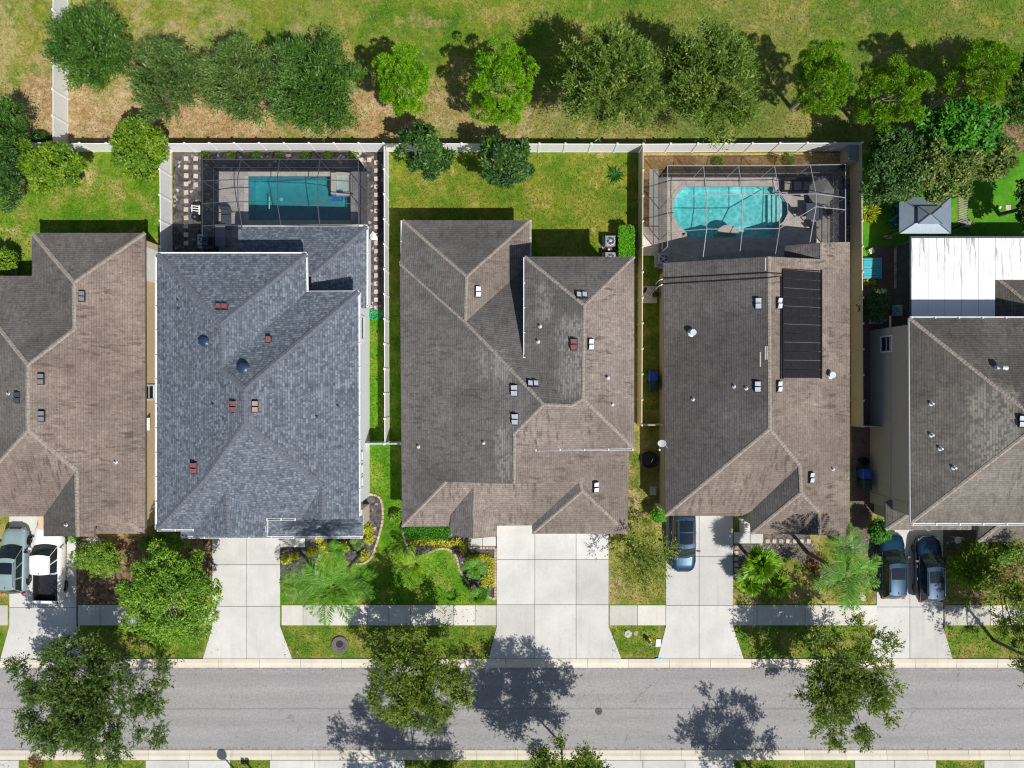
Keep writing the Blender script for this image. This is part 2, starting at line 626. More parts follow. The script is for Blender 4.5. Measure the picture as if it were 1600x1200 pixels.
def brick_mat(name, c1, c2, mortar, w=0.22, h=0.11, ms=0.01):
    m, nt, b = new_mat(name)
    p = pos(nt)
    br = N(nt, 'ShaderNodeTexBrick')
    br.inputs['Color1'].default_value = rgb(c1)
    br.inputs['Color2'].default_value = rgb(c2)
    br.inputs['Mortar'].default_value = rgb(mortar)
    br.inputs['Scale'].default_value = 1.0
    br.inputs['Brick Width'].default_value = w
    br.inputs['Row Height'].default_value = h
    br.inputs['Mortar Size'].default_value = ms
    nt.links.new(p, br.inputs['Vector'])
    n = noise(nt, p, 1.5, 5.0, 0.7)
    hsv = N(nt, 'ShaderNodeHueSaturation')
    nt.links.new(maprange(nt, n, 0.3, 0.7, 0.75, 1.2, False), hsv.inputs['Value'])
    nt.links.new(br.outputs[0], hsv.inputs['Color'])
    nt.links.new(hsv.outputs[0], b.inputs['Base Color'])
    b.inputs['Roughness'].default_value = 0.85
    bump(nt, br.outputs['Fac'], b, -0.3, 0.01)
    return m


def mulch_mat(name, dark, mid, light, scale=7.0):
    m, nt, b = new_mat(name)
    p = pos(nt)
    vo = N(nt, 'ShaderNodeTexVoronoi')
    vo.inputs['Scale'].default_value = scale
    nt.links.new(p, vo.inputs['Vector'])
    sc = N(nt, 'ShaderNodeSeparateColor')
    nt.links.new(vo.outputs['Color'], sc.inputs[0])
    r = ramp(nt, [(0.0, dark), (0.6, mid), (0.93, mid), (1.0, light)])
    nt.links.new(sc.outputs[0], r.inputs[0])
    n = noise(nt, p, 0.8, 4.0)
    hsv = N(nt, 'ShaderNodeHueSaturation')
    nt.links.new(maprange(nt, n, 0.3, 0.7, 0.7, 1.3, False), hsv.inputs['Value'])
    nt.links.new(r.outputs[0], hsv.inputs['Color'])
    nt.links.new(hsv.outputs[0], b.inputs['Base Color'])
    b.inputs['Roughness'].default_value = 0.95
    bump(nt, vo.outputs['Distance'], b, 0.8, 0.05)
    return m


def plaster_mat(name, c1, c2, scale, lo=0.25, hi=0.6):
    """mottled pool plaster"""
    m, nt, b = new_mat(name)
    p = pos(nt)
    vo = N(nt, 'ShaderNodeTexVoronoi', feature='F1')
    vo.inputs['Scale'].default_value = scale
    nt.links.new(p, vo.inputs['Vector'])
    r = ramp(nt, [(lo, c1), (hi, c2)])
    nt.links.new(vo.outputs['Distance'], r.inputs[0])
    nt.links.new(r.outputs[0], b.inputs['Base Color'])
    b.inputs['Roughness'].default_value = 0.6
    return m


def metal_roof_mat(name):
    """white coated panels with black mould streaks running down"""
    m, nt, b = new_mat(name)
    p = pos(nt)
    mp = N(nt, 'ShaderNodeMapping')
    mp.inputs['Scale'].default_value = (4.5, 0.35, 1.0)
    nt.links.new(p, mp.inputs['Vector'])
    s = noise(nt, mp.outputs[0], 1.0, 6.0, 0.75)
    sx = N(nt, 'ShaderNodeSeparateXYZ')
    nt.links.new(p, sx.inputs[0])
    low = maprange(nt, sx.outputs[1], 5.6, 9.6, 0.0, 1.0)
    f = math_n(nt, 'MULTIPLY', maprange(nt, s, 0.50, 0.64), low)
    out = mixc(nt, math_n(nt, 'MULTIPLY', f, 0.75), (0.80, 0.80, 0.80), (0.10, 0.10, 0.10))
    nt.links.new(out, b.inputs['Base Color'])
    b.inputs['Roughness'].default_value = 0.45
    return m


M = {}
M['field'] = grass_mat('field_grass', [(0.055, 0.135, 0.008), (0.115, 0.185, 0.014), (0.19, 0.205, 0.030), (0.30, 0.25, 0.07)], 0.17,
                       tan=(0.36, 0.26, 0.12), tan_lo=0.56, tan_amt=0.75,
                       bare=(17.6, 22.0, (0.34, 0.205, 0.105), (0.46, 0.32, 0.20), 0.95))
M['lawn_back'] = grass_mat('back_lawn', [(0.078, 0.155, 0.008), (0.15, 0.195, 0.017), (0.24, 0.225, 0.035)], 0.4, tan=(0.38, 0.28, 0.10), tan_lo=0.58)
M['lawn_bright'] = grass_mat('bright_lawn', [(0.065, 0.17, 0.006), (0.13, 0.215, 0.014), (0.255, 0.245, 0.055)], 0.45, tan=(0.42, 0.32, 0.14), tan_lo=0.56)
M['lawn_front'] = grass_mat('front_lawn', [(0.055, 0.175, 0.006), (0.10, 0.225, 0.010), (0.19, 0.25, 0.035)], 0.5, tan=(0.30, 0.27, 0.08), tan_lo=0.6)
M['lawn_verge'] = grass_mat('verge_lawn', [(0.06, 0.15, 0.008), (0.13, 0.19, 0.02), (0.24, 0.23, 0.045)], 0.6, tan=(0.33, 0.24, 0.08), tan_lo=0.58)
M['lawn_dry'] = grass_mat('dry_lawn', [(0.10, 0.15, 0.018), (0.22, 0.22, 0.045), (0.33, 0.275, 0.095)], 0.5, tan=(0.36, 0.27, 0.13), tan_lo=0.55)
M['turf'] = grass_mat('artificial_turf', [(0.045, 0.20, 0.008), (0.07, 0.25, 0.012), (0.115, 0.28, 0.018)], 0.5, fine=(0.85, 1.12))
M['asphalt'] = asphalt_mat('asphalt')
M['concrete'] = concrete_mat('concrete', (0.52, 0.518, 0.497), stain=0.3, per_obj=0.09)
M['walk'] = concrete_mat('walk_concrete', (0.54, 0.52, 0.475), per_obj=0.14, stain=0.4)
M['kerb'] = concrete_mat('kerb_concrete', (0.60, 0.55, 0.46), per_obj=0.06, stain=0.5)
M['joint'] = plain('joint_fill', (0.10, 0.09, 0.075), 0.95, var=0.3)
M['deck'] = brick_mat('pool_deck', (0.66, 0.58, 0.53), (0.57, 0.51, 0.46), (0.44, 0.39, 0.35), 0.3, 0.15)
M['deck_grey'] = brick_mat('grey_pool_deck', (0.50, 0.475, 0.46), (0.43, 0.41, 0.40), (0.33, 0.31, 0.30), 0.3, 0.15)
M['pavers'] = brick_mat('brick_pavers', (0.19, 0.115, 0.10), (0.13, 0.085, 0.08), (0.08, 0.06, 0.055))
M['mulch_black'] = mulch_mat('black_mulch', (0.032, 0.030, 0.031), (0.095, 0.088, 0.088), (0.42, 0.38, 0.34), 5.5)
M['mulch_gravel'] = mulch_mat('grey_gravel', (0.05, 0.045, 0.045), (0.15, 0.13, 0.12), (0.4, 0.36, 0.33), 9.0)
M['mulch_brown'] = mulch_mat('brown_mulch', (0.075, 0.048, 0.026), (0.21, 0.135, 0.075), (0.40, 0.28, 0.16), 5.0)
M['sand'] = mulch_mat('sandy_mulch', (0.26, 0.17, 0.07), (0.38, 0.25, 0.11), (0.5, 0.36, 0.2))
M['stone'] = plain('stepping_stone', (0.50, 0.42, 0.36), 0.85, var=0.2, per_obj=0.15)
M['edging'] = plain('stone_edging', (0.47, 0.36, 0.26), 0.85, var=0.25, per_obj=0.2)
M['vinyl'] = plain('white_vinyl', (0.77, 0.78, 0.79), 0.45, var=0.05, per_obj=0.03)
M['vinyl_tan'] = plain('tan_vinyl', (0.64, 0.56, 0.40), 0.5, var=0.06, per_obj=0.04)
M['white'] = plain('white_paint', (0.78, 0.78, 0.77), 0.45, var=0.05)
M['gutter'] = plain('white_gutter', (0.72, 0.73, 0.75), 0.4, var=0.08, scale=5)
M['roof1'] = shingle_mat('brown_shingles', (0.172, 0.134, 0.114), (0.265, 0.210, 0.180), (0.354, 0.282, 0.242), fade=(0.161, 0.142, 0.128), streak=0.85, contrast=0.45)
M['roof2'] = shingle_mat('slate_blue_shingles', (0.060, 0.072, 0.093), (0.120, 0.142, 0.175), (0.225, 0.26, 0.308), streak=0.0, spots=0.22, contrast=0.9, width=0.15, cloud=0.04)
M['roof3'] = shingle_mat('taupe_shingles', (0.156, 0.129, 0.114), (0.244, 0.203, 0.180), (0.328, 0.274, 0.244), streak=0.75, contrast=0.45)
M['roof4'] = shingle_mat('tan_brown_shingles', (0.161, 0.130, 0.110), (0.250, 0.203, 0.174), (0.333, 0.272, 0.235), streak=0.8, contrast=0.45)
M['roof5'] = shingle_mat('grey_brown_shingles', (0.13, 0.116, 0.104), (0.20, 0.18, 0.16), (0.27, 0.243, 0.217), streak=0.6, contrast=0.45)
# west and north slopes of the old roofs use a darker, greyer shingle
M['roof1a'] = shingle_mat('dark_brown_shingles', (0.095, 0.087, 0.082), (0.15, 0.138, 0.13), (0.205, 0.19, 0.178), streak=0.5, contrast=0.5)
M['roof3a'] = shingle_mat('dark_taupe_shingles', (0.095, 0.089, 0.087), (0.15, 0.141, 0.137), (0.205, 0.195, 0.19), patch=((0.30, 0.295, 0.28), [(3.02, 4.78, -1.17, 4.61), (-1.19, 0.17, -6.8, -2.55), (1.53, 2.63, 4.04, 6.8), (-2.37, 0.0, 0.0, 2.37)]), streak=0.45, contrast=0.5)
M['roof4a'] = shingle_mat('dark_tan_shingles', (0.073, 0.069, 0.068), (0.115, 0.109, 0.107), (0.16, 0.152, 0.148), streak=0.4, contrast=0.5)
M['roof5a'] = shingle_mat('dark_grey_shingles', (0.078, 0.073, 0.066), (0.125, 0.116, 0.105), (0.175, 0.163, 0.147), patch=((0.30, 0.285, 0.245), [(29.46, 32.16, -5.54, 0.08)]), streak=0.4, contrast=0.5)
WEST_NORTH = {M['roof1'].name: M['roof1a'], M['roof3'].name: M['roof3a'], M['roof4'].name: M['roof4a'], M['roof5'].name: M['roof5a']}
M['cap_tan'] = plain('tan_ridge_shingles', (0.27, 0.235, 0.205), 0.92, var=0.3, scale=7, spec=0.2)
M['cap_blue'] = plain('blue_ridge_shingles', (0.118, 0.132, 0.16), 0.92, var=0.25, scale=7, spec=0.2)
M['fascia_brown'] = plain('brown_fascia', (0.20, 0.165, 0.13), 0.6)
M['stucco_tan'] = plain('tan_stucco', (0.60, 0.46, 0.29), 0.9, var=0.05, bumps=0.1)
M['stucco_white'] = plain('white_stucco', (0.70, 0.72, 0.73), 0.9, var=0.04, bumps=0.1)
M['stucco_cream'] = plain('cream_stucco', (0.58, 0.50, 0.40), 0.9, var=0.05, bumps=0.1)
M['stucco_khaki'] = plain('khaki_stucco', (0.42, 0.37, 0.27), 0.9, var=0.05, bumps=0.1)
M['stucco_olive'] = plain('olive_stucco', (0.42, 0.385, 0.32), 0.9, var=0.05, bumps=0.1)
M['glass_dark'] = plain('window_glass', (0.02, 0.035, 0.04), 0.06, var=0.1)
M['vent_white'] = plain('galvanised_vent', (0.50, 0.54, 0.58), 0.45, metal=0.2, var=0.1)
M['vent_red'] = plain('red_vent', (0.22, 0.085, 0.085), 0.5, var=0.15)
M['vent_dark'] = plain('dark_vent', (0.05, 0.06, 0.075), 0.4, var=0.15)
M['vent_blue'] = plain('navy_vent', (0.018, 0.04, 0.085), 0.4, var=0.15)
M['black'] = plain('black_plastic', (0.014, 0.015, 0.018), 0.45, var=0.2)
M['solar'] = plain('black_solar_mat', (0.010, 0.010, 0.014), 0.7, var=0.2, spec=0.25)
M['solar_line'] = plain('grey_strap', (0.16, 0.16, 0.16), 0.6)
M['frame_dark'] = plain('bronze_aluminium', (0.075, 0.085, 0.105), 0.45, var=0.1)
M['frame_white'] = plain('white_aluminium', (0.32, 0.335, 0.36), 0.4, var=0.06)
M['screen'] = screen_mat('insect_screen', (0.022, 0.028, 0.042), 0.27)
M['screen_wall'] = screen_mat('insect_screen_wall', (0.022, 0.028, 0.042), 0.64)
M['metal_roof'] = metal_roof_mat('white_panel_roof')
M['gazebo'] = plain('blue_grey_steel', (0.20, 0.255, 0.32), 0.4, metal=0.2, var=0.08)
M['bark'] = plain('bark', (0.13, 0.10, 0.075), 0.95, var=0.3, scale=6)
M['bark_pale'] = plain('pale_bark', (0.30, 0.26, 0.21), 0.95, var=0.3, scale=6)
M['bin_blue'] = plain('blue_bin_plastic', (0.012, 0.07, 0.38), 0.4, var=0.1)
M['bin_dark'] = plain('dark_bin_plastic', (0.016, 0.035, 0.045), 0.45, var=0.2)
M['pvc'] = plain('white_pvc', (0.75, 0.75, 0.73), 0.4)
M['steel'] = plain('grey_steel', (0.34, 0.37, 0.41), 0.35, metal=0.4)
M['iron'] = plain('cast_iron', (0.07, 0.058, 0.05), 0.7, var=0.3, scale=8)
M['turquoise'] = plain('turquoise_cloth', (0.045, 0.40, 0.48), 0.7, var=0.1)
M['teal'] = plain('teal_cushion', (0.04, 0.20, 0.27), 0.8, var=0.15)
M['wood'] = plain('grey_wood', (0.35, 0.30, 0.24), 0.8, var=0.2)
M['yellow'] = plain('yellow_paint', (0.70, 0.42, 0.02), 0.5)
M['blue_paint'] = plain('blue_paint', (0.03, 0.22, 0.55), 0.5)
M['green_hose'] = plain('green_hose', (0.01, 0.38, 0.17), 0.4)
M['red_dark'] = plain('maroon_box', (0.14, 0.02, 0.025), 0.5)
M['plaster1'] = plaster_mat('blue_pool_plaster', (0.20, 0.35, 0.37), (0.24, 0.40, 0.42), 2.0)
M['plaster2'] = plaster_mat('aqua_caustic_plaster', (0.34, 0.66, 0.68), (0.80, 0.92, 0.90), 3.3, 0.35, 0.95)  # pale cell edges paint in the caustic light of the water
M['water1'] = water_mat('pool_water_deep', (0.0, 0.84, 0.90), 0.68)
M['water2'] = water_mat('pool_water_clear', (0.0, 0.93, 0.95), 0.62)
M['tile_blue'] = plain('blue_pool_tile', (0.02, 0.16, 0.42), 0.2, var=0.25, scale=9)
M['coping'] = plain('coping_stone', (0.56, 0.52, 0.47), 0.8, var=0.12, per_obj=0.06)


# ------------------------------------------------------------------ the setting
def xy(px, py):
    v = P(px, py)
    return (v.x, v.y)


def sheet(name, outer, holes, z, mat, kind='structure', label=None, category=None):
    """flat sheet at height z from pixel outlines, with holes"""
    loops = [[Vector((*xy(*p), z)) for p in outer]] + [[Vector((*xy(*p), z)) for p in h] for h in holes]
    tris = tessellate_polygon(loops)
    vs = [v for l in loops for v in l]
    fs = []
    for t in tris:
        a, b, c = (vs[i] for i in t)
        fs.append(tuple(t) if (b - a).cross(c - a).z > 0 else (t[0], t[2], t[1]))
    o = mesh(name, vs, fs, mat)
    return clean(o, label, category, kind=kind)


def inset_poly(poly, d):
    """shrink a convex polygon by d"""
    n = len(poly)
    a = sum(poly[i][0] * poly[(i + 1) % n][1] - poly[(i + 1) % n][0] * poly[i][1] for i in range(n))
    if a < 0:
        poly = poly[::-1]
    out = []
    for i in range(n):
        p0, p1, p2 = Vector(poly[i - 1]), Vector(poly[i]), Vector(poly[(i + 1) % n])
        e1, e2 = (p1 - p0).normalized(), (p2 - p1).normalized()
        n1, n2 = Vector((-e1.y, e1.x)), Vector((-e2.y, e2.x))
        k = n1 + n2
        if k.length < 1e-6:
            k = n1
        k = k / max(k.dot(n1), 1e-3)
        q = p1 + k * d
        out.append((q.x, q.y))
    return out


def slab(name, pxpoly, z0, z1, mat, parent, gap=0.014, bev=0.012):
    poly = inset_poly([xy(*p) for p in pxpoly], gap)
    top = inset_poly(poly, bev)
    n = len(poly)
    vs = [(x, y, z0) for x, y in poly] + [(x, y, z1 - bev) for x, y in poly] + [(x, y, z1) for x, y in top]
    fs = [tuple(range(2 * n, 3 * n))]
    for i in range(n):
        j = (i + 1) % n
        fs.append((i, j, n + j, n + i))
        fs.append((n + i, n + j, 2 * n + j, 2 * n + i))
    return mesh(name, vs, fs, mat, parent)


CAGE1_HOLE = [(388, 272), (556, 272), (556, 348), (388, 348)]
POOL1 = [(388, 275), (526, 275), (526, 306), (549, 306), (549, 345), (388, 345)]
POOL2 = [(1072, 291), (1210, 291), (1212, 300), (1222, 306), (1230, 318), (1231, 334), (1224, 347), (1214, 354), (1211, 372), (1072, 372),
         (1072, 364), (1061, 354), (1053, 340), (1050, 326), (1053, 311), (1061, 299)]
G1 = [(343, 269), (570, 269), (570, 352), (343, 352)]
G2 = [(1033, 280), (1292, 280), (1292, 400), (1033, 400)]
ground = sheet('ground', [(-3200, -3200), (4800, -3200), (4800, 4400), (-3200, 4400)], [G1, G2], 0.0, M['field'])
BIG = 2400
sheet('lawn', [(-900, 236), (268, 236), (268, 460), (-900, 460)], [], 0.004, M['lawn_bright'])
sheet('lawn', [(607, 237), (998, 237), (998, 460), (607, 460)], [], 0.004, M['lawn_back'])
sheet('lawn', [(575, 470), (640, 470), (640, 946), (575, 946)], [], 0.004, M['lawn_front'])
sheet('lawn', [(430, 800), (575, 800), (575, 946), (430, 946)], [], 0.004, M['lawn_front'])
sheet('lawn', [(640, 800), (776, 800), (776, 946), (640, 946)], [], 0.004, M['lawn_front'])
sheet('lawn', [(940, 640), (1042, 640), (1042, 946), (940, 946)], [], 0.004, M['lawn_dry'])
sheet('lawn', [(998, 400), (1040, 400), (1040, 640), (998, 640)], [], 0.004, M['lawn_verge'])
sheet('lawn', [(1143, 800), (1370, 800), (1370, 946), (1143, 946)], [], 0.004, M['lawn_dry'])
sheet('lawn', [(-900, 780), (340, 780), (340, 946), (-900, 946)], [], 0.004, M['lawn_dry'])
sheet('lawn', [(1470, 830), (2400, 830), (2400, 946), (1470, 946)], [], 0.004, M['lawn_dry'])
sheet('verge', [(-900, 944), (2500, 944), (2500, 1034), (-900, 1034)], [], 0.008, M['lawn_verge'])
sheet('verge', [(-900, 1184), (2500, 1184), (2500, 1500), (-900, 1500)], [], 0.008, M['lawn_verge'])
sheet('artificial_lawn', [(1338, 240), (2400, 240), (2400, 400), (1338, 400)], [], 0.004, M['turf'])
# planting beds
sheet('mulch_bed', [(270, 238), (605, 238), (605, 484), (270, 484)], [G1], 0.010, M['mulch_black'])
sheet('sand_bed', [(1002, 239), (1332, 239), (1332, 280), (1002, 280)], [], 0.010, M['sand'])
sheet('soil_path', [(1292, 280), (1332, 280), (1332, 440), (1292, 440)], [], 0.010, M['mulch_gravel'])
sheet('soil_path', [(1002, 280), (1033, 280), (1033, 400), (1002, 400)], [], 0.010, M['mulch_brown'])
bed2 = [(438, 842), (438, 905), (470, 895), (493, 884), (497, 868), (508, 862), (520, 863), (532, 868), (545, 878), (566, 879), (580, 870),
        (588, 850), (594, 830), (597, 810), (597, 785), (590, 775), (575, 772), (560, 800), (560, 838)]
sheet('mulch_bed', bed2, [], 0.010, M['mulch_black'])
bed3 = [(629, 815), (632, 838), (640, 860), (652, 868), (664, 866), (682, 858), (700, 858), (712, 868), (717, 888), (726, 905), (742, 926), (776, 936),
        (776, 812)]
sheet('mulch_bed', bed3, [], 0.010, M['mulch_black'])
sheet('gravel_bed', [(1145, 830), (1262, 830), (1280, 870), (1330, 905), (1300, 915), (1240, 872), (1210, 870), (1190, 880), (1145, 905)], [], 0.010, M['mulch_gravel'])
sheet('mulch_bed', [(118, 838), (335, 838), (335, 944), (118, 944)], [], 0.010, M['mulch_brown'])
sheet('mulch_bed', [(1473, 838), (2000, 838), (2000, 900), (1560, 905), (1540, 944), (1520, 944), (1500, 900), (1473, 880)], [], 0.010, M['mulch_brown'])
sheet('soil_strip', [(1400, 195), (2200, 195), (2200, 238), (1400, 238)], [], 0.010, M['mulch_brown'])
sheet('paver_path', [(1332, 440), (1400, 440), (1400, 520), (1372, 520), (1362, 850), (1332, 850)], [], 0.010, M['pavers'])
sheet('paver_patio', [(1368, 384), (1398, 384), (1398, 452), (1332, 452), (1332, 440), (1368, 440)], [], 0.014, M['pavers'])
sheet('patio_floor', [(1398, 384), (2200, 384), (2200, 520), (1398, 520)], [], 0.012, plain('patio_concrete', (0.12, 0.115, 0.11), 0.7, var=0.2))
sheet('mulch_bed', [(1310, 838), (1368, 838), (1368, 866), (1310, 866)], [], 0.012, M['mulch_gravel'])

# road, kerbs
sheet('road', [(-3200, 1036), (4800, 1036), (4800, 1180), (-3200, 1180)], [], 0.014, M['asphalt'])


def kerb_run(name, y0, y1, flip):
    """rolled kerb made of cast lengths; the low edge faces the road"""
    t = thing(name, P(800, (y0 + y1) / 2), None, None, kind='structure')
    L = 64.0
    d = (y1 - y0) / PXM
    a, b = -L / PXM / 2 + 0.012, L / PXM / 2 - 0.012
    prof = [(-d / 2, 0.0), (-d / 2, 0.085), (-d / 2 + 0.28, 0.10), (d / 2 - 0.2, 0.045), (d / 2, 0.03), (d / 2, 0.0)]
    vs, fs = [], []
    for x in (a, b):
        for u, z in prof:
            vs.append((x, u if flip else -u, z))
    n = len(prof)
    for i in range(n - 1):
        f = (i, i + 1, n + i + 1, n + i)
        fs.append(f if flip else f[::-1])
    fs.append(tuple(range(n)) if not flip else tuple(range(n))[::-1])
    fs.append(tuple(range(n, 2 * n))[::-1] if not flip else tuple(range(n, 2 * n)))
    me = raw_mesh('kerb_stone', vs, fs, M['kerb'])
    off = 22 if not flip else 41
    i = 0
    for k in range(-4, 30):
        link('kerb_stone', me, t, P(off + k * L + L / 2 - 64, (y0 + y1) / 2, 0.006))
    sheet('kerb_base', [(-300, y0), (1900, y0), (1900, y1), (-300, y1)], [], 0.012, M['joint'])
    return t


kerb_run('kerb', 1029, 1043, False)
kerb_run('kerb', 1172, 1186.5, True)

# pavement slabs
walk = thing('sidewalk', P(800, 961), None, None, kind='structure')
for x0, x1, n in ((440, 776, 10), (952, 1040, 2), (1145, 1370, 6), (1475, 1835, 10), (122, 332, 6), (-300, 13, 9)):
    sheet('sidewalk_base', [(x0, 945), (x1, 945), (x1, 977), (x0, 977)], [], 0.016, M['joint'])
    for i in range(n):
        a, b = x0 + (x1 - x0) * i / n, x0 + (x1 - x0) * (i + 1) / n
        slab('slab', [(a, 945), (b, 945), (b, 977), (a, 977)], 0.012, 0.055 + random.uniform(-.004, .004), M['walk'], walk)


def driveway(xs, ys, flare, yk=1029, y_walk=978):
    """xs: joint lines, ys: cross joints from the house; flare: (left, right) outward at the kerb"""
    t = thing('driveway', P(sum(xs) / len(xs), ys[0]), None, None, kind='structure')
    xl, xr = xs[0], xs[-1]
    sheet('driveway_base', [(xl, ys[0]), (xr, ys[0]), (xr, y_walk), (xr + flare[1], yk), (xl - flare[0], yk), (xl, y_walk)], [], 0.018, M['joint'])
    for i in range(len(xs) - 1):
        for j in range(len(ys) - 1):
            slab('slab', [(xs[i], ys[j]), (xs[i + 1], ys[j]), (xs[i + 1], ys[j + 1]), (xs[i], ys[j + 1])], 0.012, 0.06, M['concrete'], t)
        lo = flare[0] if i == 0 else 0
        hi = flare[1] if i == len(xs) - 2 else 0
        poly = [(xs[i], ys[-1]), (xs[i + 1], ys[-1])]
        if hi:
            poly += [(xs[i + 1], y_walk), (xs[i + 1] + hi, yk)]
        else:
            poly += [(xs[i + 1], yk)]
        if lo:
            poly += [(xs[i] - lo, yk), (xs[i], y_walk)]
        else:
            poly += [(xs[i], yk)]
        slab('slab', poly, 0.012, 0.06, M['concrete'], t)
    return t


driveway([15, 67, 120], [800, 870, 949], (14, 17))
driveway([332, 385.5, 438], [832, 882, 947], (15, 19))
driveway([776, 835.5, 900, 951], [812, 874, 944.5], (13, 20))
driveway([1040, 1092, 1145], [796, 869, 945.5], (13, 17))
driveway([1369, 1421, 1473], [812, 880, 948], (16, 15))
# driveways of the houses across the road (only their mouths show)
for xs in ([-20, 30], [228, 295, 360], [422, 492, 560, 632], [940, 1004, 1070, 1147], [1335, 1397, 1462], [1537, 1600, 1665]):
    t = thing('driveway', P(xs[0], 1240), None, None, kind='structure')
    sheet('driveway_base', [(xs[0], 1187), (xs[-1], 1187), (xs[-1], 1330), (xs[0], 1330)], [], 0.018, M['joint'])
    for i in range(len(xs) - 1):
        for y0, y1 in ((1187.3, 1250), (1250, 1330)):
            slab('slab', [(xs[i], y0), (xs[i + 1], y0), (xs[i + 1], y1), (xs[i], y1)], 0.012, 0.06, M['concrete'], t)
# entry walks
ew = thing('entry_walk', P(470, 842), None, None, kind='structure')
slab('slab', [(438, 838), (477, 838), (477, 855), (438, 855)], 0.01, 0.07, M['walk'], ew)
ew = thing('entry_walk', P(750, 842), None, None, kind='structure')
slab('slab', [(735, 838), (754, 838), (754, 853.5), (735, 853.5)], 0.01, 0.07, M['concrete'], ew)
slab('slab', [(754, 838), (775, 838), (775, 853.5), (754, 853.5)], 0.01, 0.07, M['concrete'], ew)
ew = thing('entry_walk', P(1180, 842), None, None, kind='structure')
slab('slab', [(1146, 831), (1172, 831), (1172, 849), (1146, 849)], 0.01, 0.07, M['concrete'], ew)
slab('slab', [(1172, 831), (1192, 831), (1192, 849), (1172, 849)], 0.01, 0.07, M['concrete'], ew)
slab('slab', [(1155, 807), (1172, 807), (1172, 831), (1155, 831)], 0.01, 0.065, M['walk'], ew)
ew = thing('entry_walk', P(140, 845), None, None, kind='structure')
slab('slab', [(120, 845), (152, 836), (160, 848), (120, 862)], 0.01, 0.07, M['walk'], ew)
ew = thing('entry_walk', P(1500, 842), None, None, kind='structure')
slab('slab', [(1475, 831), (1530, 831), (1530, 858), (1475, 858)], 0.01, 0.06, plain('wet_slate', (0.10, 0.10, 0.10), 0.6, var=0.4, scale=6), ew)

# concrete pads
pad = thing('equipment_pad', P(1021, 310), None, None, kind='structure')
slab('slab', [(1014, 264), (1029, 264), (1029, 309), (1014, 309)], 0.01, 0.07, M['concrete'], pad)
slab('slab', [(1014, 309), (1029, 309), (1029, 353), (1014, 353)], 0.01, 0.07, M['concrete'], pad)
slab('slab', [(1003, 354), (1029, 354), (1029, 400), (1003, 400)], 0.01, 0.06, M['deck'], pad)
slab('slab', [(1003, 447), (1027, 447), (1027, 474), (1003, 474)], 0.01, 0.06, M['walk'], pad)

# stepping stones: singles laid in the beds, each its own slab of a path
def stones(points, s, label_name='stepping_stone_path'):
    t = thing(label_name, P(*points[0]), None, None, kind='structure')
    b = MB().box((0, 0, 0), (s, s, 0.05), bev=0.012)
    me = b.data('stepping_stone', M['stone'])
    for p in points:
        o = link('stepping_stone', me, t, P(p[0], p[1], 0.012))
        o.rotation_euler = (0, 0, random.uniform(-.12, .12))
    return t


stones([(291, 248 + 13.2 * i) for i in range(11)] + [(306, 248 + 13.6 * i) for i in range(4)], 0.33)
stones([(588, 254 + 12.6 * i) for i in range(19)], 0.31)
stones([(564, 250), (577, 250)], 0.33)
stones([(1199 + 10.7 * i, 845.5) for i in range(7)], 0.30)
stones([(1150.5, 855 + 9 * i) for i in range(6)], 0.29)
stones([(1329 + 0.4 * i, 834 + 5.4 * i) for i in range(8)], 0.24)
stones([(1346.5, 929), (1348, 934.5)], 0.38)


def edging(pts, name='edging_run', step=0.22):
    """row of small cast stones along a curve"""
    t = thing(name, P(*pts[0]), None, None, kind='structure')
    w = [P(*p, 0.01) for p in pts]
    # resample
    seg = [0.0]
    for a, b in zip(w[:-1], w[1:]):
        seg.append(seg[-1] + (b - a).length)
    me = MB().box((0, 0, 0), (step - 0.012, 0.17, 0.09), bev=0.02).data('edging_stone', M['edging'])
    n = int(seg[-1] / step)
    for i in range(n):
        s = (i + 0.5) * seg[-1] / n
        k = max(j for j in range(len(w) - 1) if seg[j] <= s)
        f = (s - seg[k]) / (seg[k + 1] - seg[k])
        p = w[k].lerp(w[k + 1], f)
        d = w[k + 1] - w[k]
        o = link('edging_stone', me, t, p)
        o.rotation_euler = (0, 0, math.atan2(d.y, d.x))


def smooth(pts, n=4):
    out = []
    for i in range(len(pts) - 1):
        p0, p1, p2, p3 = pts[max(i - 1, 0)], pts[i], pts[i + 1], pts[min(i + 2, len(pts) - 1)]
        for k in range(n):
            t = k / n
            out.append(tuple(0.5 * (2 * b + (c - a) * t + (2 * a - 5 * b + 4 * c - d) * t * t + (3 * b - a - 3 * c + d) * t ** 3)
                             for a, b, c, d in zip(p0, p1, p2, p3)))
    out.append(pts[-1])
    return out


edging(smooth([(628, 822), (632, 842), (641, 861), (653, 868.5), (666, 866), (683, 858), (700, 858), (712, 868), (718, 889), (728, 906), (744, 926)]))
edging([(744, 926), (774, 936)])
edging([(774, 936), (774, 856)])
edging([(774, 856), (733, 856)])
edging([(733, 856), (733, 840)])
edging(smooth([(496, 905), (494, 885), (498, 869), (508, 862), (521, 862)]), step=0.3)
edging(smooth([(548, 880), (566, 880.5), (580, 871), (588, 851), (594, 830), (598, 810), (597, 786), (590, 775), (577, 772)]), step=0.3)
edging([(1398.5, 385), (1398.5, 451)], step=0.3)


# ------------------------------------------------------------------ houses
HITS = {}      # roof faces of each house, for setting vents on the slopes


